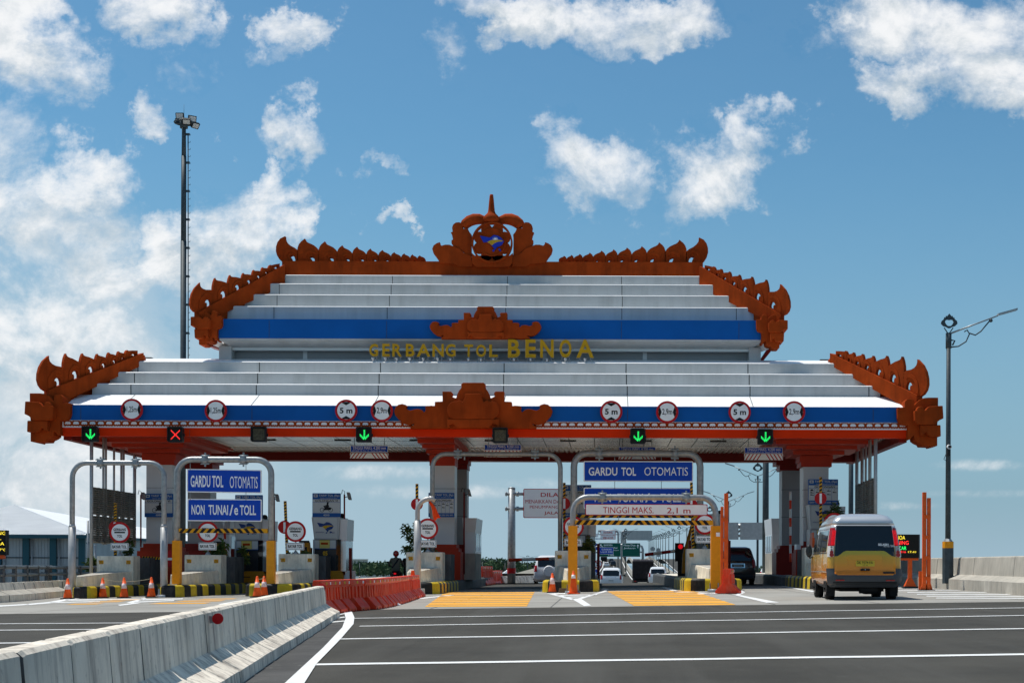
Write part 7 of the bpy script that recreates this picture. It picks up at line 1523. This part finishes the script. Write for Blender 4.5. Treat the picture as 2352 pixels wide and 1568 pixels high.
cantilever_truss('sign_gantry', 'distant gantry showing pale sign backs right of the green signs', 330, 1438, 1503, 1219, 1228, 1428, [(1440, 1498, 1218, 1240, 'pale_steel')], .2)
cantilever_truss('sign_gantry', 'distant gantry carrying the small white DILARANG board above the green signs', 345, 1374, 1420, 1218.5, 1227, 1420, [(1360, 1374, 1225, 1233, 'sign_white')], .2)
cantilever_truss('sign_gantry', 'distant grey gantry at the left edge above the blue lane board', 400, 1364, 1400, 1227, 1234, 1361, [(1360, 1392, 1235, 1239, 'sign_white'), (1360, 1372, 1248, 1263, 'sign_blue')], .2)
board('overhead_board', 'small white DILARANG MENDAHULUI DARI SEBELAH KIRI board over the climbing road', 1379.5, 1414, 1217, 1238, 344, [('DILARANG', 1386, 1407, 1219.5, 1224.5), ('MENDAHULUI DARI', 1381.5, 1412.5, 1226, 1230.5), ('SEBELAH KIRI', 1384.5, 1409, 1232.2, 1236.5)], 'sign_white', 'sign_red', 'sign_red', .8, bold=.03, r=.8)
D = 277; X = XX(1476.5, D, 1280); t = thing('sign_gantry', 'tall bent steel post holding the two green direction boards', 'gantry', (X, D, pz(D))); b = MB(); zt_ = ZZ(1251, D, 1450); b.tube([(X, D, pz(D)), (X, D, zt_ - .9), (X - .2, D, zt_ - .3), (X - .9, D, zt_), (XX(1377, D), D, zt_)], .24, 'galvanised', 8); b.cyl((X, D, ZZ(1267, D, 1450)), (XX(1377, D), D, ZZ(1267, D, 1450)), .14, 'galvanised', n=6); b.build('pole', t)
o, fr = board('direction_board', 'green BANDARA Ngurah Rai board with a diagonal arrow, 1 km', 1375, 1426, 1246, 1278, D - .6, [('BANDARA', 1387, 1407, 1249, 1253), ('Ngurah Rai', 1387, 1418, 1255.5, 1260), ('International Airport', 1388, 1421, 1261.5, 1264.5), ('1 km', 1398, 1410, 1271, 1276)], 'sign_green', 'sign_white', 'sign_white', .5, r=.6)
b = MB(); q = lambda l: [(x, -y) for x, y in l]; b.prism(q([(1378, 1249), (1381.6, 1249.4), (1380.8, 1250.4), (1384.2, 1254.4), (1383, 1255.6), (1379.8, 1251.4), (1378.6, 1252.6)]), fr, -.02, -.009, 'sign_white'); b.build('arrow', o) if False else None
o2, fr2 = board('direction_board', 'green Nusa Dua Jimbaran board with an upward arrow', 1429, 1470.5, 1246.5, 1278, D - .6, [('Nusa Dua', 1432.5, 1459.5, 1249, 1253.5), ('Jimbaran', 1432.5, 1459.5, 1256, 1260.8)], 'sign_green', 'sign_white', 'sign_white', .5, r=.6)
for o_, l, f in ((o, [(1378, 1249), (1382, 1249.4), (1381, 1250.6), (1384.4, 1254.8), (1383, 1256), (1379.6, 1251.8), (1378.4, 1253)], fr), (o2, [(1462, 1253), (1465, 1249), (1468, 1253), (1466, 1253), (1466, 1258), (1464, 1258), (1464, 1253)], fr2)):
    b = MB(); b.prism([(x, -y) for x, y in l], f, -.03, -.009, 'sign_white'); ORG[o_.name] = o_.location.copy(); b.build('arrow', o_)
D = 150; X = XX(1365, D, 1290); t = thing('sign_post', 'thick grey post at the road edge beside the silver people carrier', 'sign post', (X, D, pz(D))); b = MB(); b.cyl((X, D, pz(D) - .3), (X, D, ZZ(1253, D, 1365)), .17, 'galvanised', n=10); b.cyl((X, D, ZZ(1255, D, 1365)), (XX(1380, D), D, ZZ(1255, D, 1365)), .08, 'galvanised', n=6); b.cyl((X, D, ZZ(1268, D, 1365)), (XX(1380, D), D, ZZ(1268, D, 1365)), .08, 'galvanised', n=6); b.build('pole', t)
board('lane_board', 'blue GUNAKAN LAJUR KIRI board overlapping the green direction board', 1376.5, 1409, 1256, 1272, D - .3, [('GUNAKAN', 1381.5, 1404.5, 1258.8, 1263), ('LAJUR KIRI', 1379.5, 1406.5, 1265, 1269.2)], bw=.7, r=.8)
c = P(1373.5, 1295, D - .5); r = 9.6 * D / F; t = thing('round_sign', 'round red ringed no stopping sign with a black S on the left roadside post', 'road sign', c); fr = lambda a, q, d: (c.x + a, c.y + d, c.z + q); b = MB(); b.disc(0, 0, r, fr, 0, .04, 'sign_red'); b.disc(0, 0, r * .82, fr, -.006, 0, 'sign_white'); b.text('S', -.36 * r, .36 * r, -.52 * r, .52 * r, fr, 'ink', .05, -.012); b.prism([(-.66 * r, .56 * r), (-.54 * r, .68 * r), (.66 * r, -.52 * r), (.54 * r, -.64 * r)], fr, -.03, -.014, 'sign_red'); b.build('sign_face', t); b = MB(); b.cyl((c.x, c.y + .08, pz(D) - .2), (c.x, c.y + .08, c.z), .05, 'galvanised', n=6); b.build('post', t)
c = P(1370.5, 1315, D - .5); r = 8.2 * D / F; t = thing('round_sign', 'round blue sign with a white 60 left of the silver people carrier', 'road sign', c); fr3 = lambda a, q, d: (c.x + a, c.y + d, c.z + q); b = MB(); b.disc(0, 0, r, fr3, 0, .04, 'sign_white'); b.disc(0, 0, r * .93, fr3, -.006, 0, 'sign_blue'); b.text('60', -.62 * r, .62 * r, -.42 * r, .42 * r, fr3, 'sign_white', .03, -.012); b.build('sign_face', t); b = MB(); b.cyl((c.x, c.y + .08, pz(D) - .2), (c.x, c.y + .08, c.z), .05, 'galvanised', n=6); b.build('post', t)
for px, y, lab in ((1499, 1260, 'small round sign seen from behind on a lamp row post, left one of two'), (1512, 1263, 'small round sign seen from behind over a small plate, right one of two')):
    D = 210; c = P(px, y, D); t = thing('round_sign', lab, 'road sign', c); b = MB(); f = XZ(D); b.disc(c.x, c.z, .34, f, 0, .03, 'galvanised', 20); b.disc(c.x, c.z - .75, .30, f, 0, .03, 'galvanised', 20) if px < 1505 else b.box(c.x - .3, c.x + .3, D, D + .03, c.z - .95, c.z - .65, 'galvanised'); b.build('sign_back', t); b = MB(); b.cyl((c.x, D + .06, pz(D)), (c.x, D + .06, c.z + .2), .04, 'galvanised', n=6); b.build('post', t)
# grey post with the white DILARANG board
D = 80; X = XX(1175, D, 1250); zg = -.25; t = thing('sign_post', 'thick grey steel post with two side arms and a red band near its foot', 'sign post', (X, D, zg)); b = MB(); zt_ = ZZ(1122, D, 1175); b.cyl((X, D, zg - .3), (X, D, zt_), .235, 'galvanised', .20, 16); b.lathe((X, D, zt_), [(.21, 0), (.2, .06), (.1, .1)], 'galvanised', 14); b.cyl((X, D, ZZ(1316, D, 1175)), (X, D, ZZ(1304, D, 1175)), .245, 'sign_red', n=16, caps=False); b.build('pole', t)
for y in (1134, 1168): b = MB(); z = ZZ(y, D, 1175); b.cyl((X - .36, D - .1, z), (XX(1206, D), D - .1, z), .09, 'galvanised', n=8); b.cyl((XX(1186, D), D - .1, z), (XX(1192, D), D - .1, z), .14, 'galvanised', n=8); b.cyl((X - .34, D - .1, z), (X - .28, D - .1, z), .13, 'galvanised', n=8); b.build('arm', t)
b = MB(); b.box(X - .4, X + .4, D - .4, D + .4, zg - .6, zg + .18, 'concrete'); b.build('foot', t, bevel=.03)
board('prohibition_board', 'white red framed DILARANG MENAIKKAN DAN MENURUNKAN PENUMPANG board cut by a portal pipe', 1202, 1376, 1122, 1189, D - .2, [('DILARANG', 1242, 1336, 1131, 1140.5), ('MENAIKKAN DAN MENURUNKAN', 1207, 1371, 1147, 1155.5), ('PENUMPANG DI SEPANJANG', 1217, 1361, 1160.5, 1169), ('JALAN TOL', 1250, 1328, 1174, 1182.5)], 'sign_white', 'sign_red', 'sign_red', 1.6, bold=.01, r=3)
# LED boards
D = 52.5; X = XX(2092, D); t = thing('led_board', 'black LED message board on a red post behind the van', 'message board', (X, D, gz(X))); z1, z0 = ZZ(1226.5, D, 2090), ZZ(1281, D, 2090); A, B = XX(2040, D), XX(2110.5, D); b = MB(); b.box(A, B, D, D + .22, z0, z1, 'led_face'); b.box(B, B + .05, D + .02, D + .2, z0, z1, 'rail_steel'); b.build('display', t)
def led(t_, xa, xb, ya, yb, D, m, par): b = MB(); b.text(t_, XX(xa, D), XX(xb, D), ZZ(yb, D, 2090), ZZ(ya, D, 2090), XZ(D - .012), m, .0); return b
b = MB()
for (s, xa, xb, ya, yb, m) in (('BENOA', 2049, 2079, 1229.5, 1238.5, 'led_yellow'), ('KUNING', 2046, 2087, 1241.5, 1250, 'led_red'), ('LANCAR', 2047, 2082, 1254, 1262, 'led_green'), ('12-03-2016', 2041, 2081, 1264.5, 1269, 'led_red'), ('17:41', 2086, 2104, 1264.5, 1269, 'led_yellow')): c_ = led(s, xa, xb, ya, yb, D, m, None); i = b.add(c_.v); [b.face([i + k for k in f], m) for f in c_.f]
b.build('led_text', t); b = MB(); b.box(X - .07, X + .07, D + .05, D + .18, gz(X) + .1, z0, 'orange_red'); b.frustum((X - .2, X + .2, D - .08, D + .3), gz(X) + .08, (X - .08, X + .08, D + .03, D + .2), gz(X) + .36, 'orange_red'); b.box(A + .1, B, D + .03, D + .2, z0 - .08, z0 - .001, 'orange_red'); b.build('post', t); b = MB(); b.box(X - .26, X + .26, D - .14, D + .36, gz(X) - .05, gz(X) + .08, 'dark_metal'); b.build('foot', t)
D = 60; A, B = XX(-60, D, 1240), XX(15, D, 1240); z1, z0 = ZZ(1217, D, 0), ZZ(1274, D, 0); t = thing('led_board', 'black LED message board with yellow text cut off at the left picture edge', 'message board', ((A + B) / 2, D, gz(A))); b = MB(); b.box(A, B, D, D + .25, z0, z1, 'led_face'); b.box(B - .04, B, D - .05, D, z0 - .03, z1, 'dark_metal'); b.build('display', t); b = MB()
for (s, xa, xb, ya, yb) in (('GERBANG', -50, 14, 1220, 1227.5), ('TOL', -22, 3, 1232, 1239), ('BENOA', -34, 10, 1244, 1251.5), ('27ºC', -6, 13.5, 1259, 1264.5)): b.text(s, XX(xa, D, 1240), XX(xb, D, 1240), ZZ(yb, D, 0), ZZ(ya, D, 0), XZ(D - .012), 'led_yellow', .0)
b.build('led_text', t); b = MB(); X = (A + B) / 2; b.box(X - .08, X + .08, D + .05, D + .2, gz(X) - 2, z0, 'orange_red'); b.box(A + .2, B - .12, D + .03, D + .2, z0 - .16, z0 - .001, 'orange_red'); b.build('post', t)
# shed on the left
D = 100; t = thing('shed', 'long blue grey metal shed with teal posts and a white pitched roof', 'shed', P(60, 1340, D)); zE = ZZ(1229, D, 200); zA = ZZ(1160.5, D + 20, 30); xR = XX(196, D, 1230); xA = XX(34, D + 20, 1160); xL = XX(-240, D, 1230); b = MB(); b.box(xL, xR, D, D + 40, -4.2, zE - .05, 'shed_wall')
for k in range(60): x = lerp(xL, xR, k / 60); b.box(x - .03, x + .03, D - .03, D, -4, zE - .1, 'shed_wall')
b.box(xL, xR, D - .06, D - .032, ZZ(1281, D, 100), ZZ(1279, D, 100), 'dark_metal'); b.build('wall', t)
for x in (-150, -80, -20, 44, 106, 172): b = MB(); X = XX(x + 18, D, 1260); b.box(X - .22, X + .22, D - .25, D - .064, -4.2, zE - .1, 'shed_teal'); b.build('post', t); b = MB(); b.cyl((X + .42, D - .16, -4), (X + .42, D - .16, zE - .3), .05, 'pale_steel', n=6); b.build('drain_pipe', t)
b = MB(); ov = .6; q = [(xL, D - ov, zE), (xR + ov, D - ov, zE), (xR + ov, D + 40, zE), (xL, D + 40, zE), (xL, D + 20, zA), (xA, D + 20, zA)]; i = b.add(q + [(x, y, z - .18) for x, y, z in q])
zA2 = zA; b.face((i, i + 1, i + 5, i + 4), 'shed_roof'); b.face((i + 1, i + 2, i + 5), 'shed_roof'); b.face((i + 2, i + 3, i + 4, i + 5), 'shed_roof'); b.face((i, i + 6, i + 7, i + 1), 'shed_teal'); b.face((i + 1, i + 7, i + 8, i + 2), 'shed_teal'); b.face((i + 9, i + 8, i + 7, i + 6), 'shed_teal')
for k in range(70): f = k / 70; xa = lerp(xL, xR, f); xt = min(xa, xA) if xa < xA else None; top = 1.0 if xa <= xA else (xR + ov - xa) / (xR + ov - xA); b.obox((xa, D - ov, zE + .01), (.05, 0, 0), (0, (20 + ov) * top, (zA - zE) * top), (0, 0, .05), 'shed_roof')
b.build('roof', t); b = MB(); b.box(xL, xR + ov, D - ov - .12, D - ov - .002, zE - .22, zE + .04, 'shed_teal'); b.build('gutter', t)
D = 76; t = thing('utility_frame', 'thin teal and white steel frame between the shed and the louvred screen', 'steel frame', P(203, 1335, D)); b = MB()
for x in (202, 219): b.cyl(P(x, 1345, D), P(x, 1195 if x < 210 else 1250, D), .06, 'pale_steel', n=6)
b.cyl(P(198, 1226, D), P(230, 1224, D), .04, 'shed_teal', n=6); b.cyl(P(198, 1246, D), P(226, 1244, D), .04, 'shed_teal', n=6); b.build('frame', t)
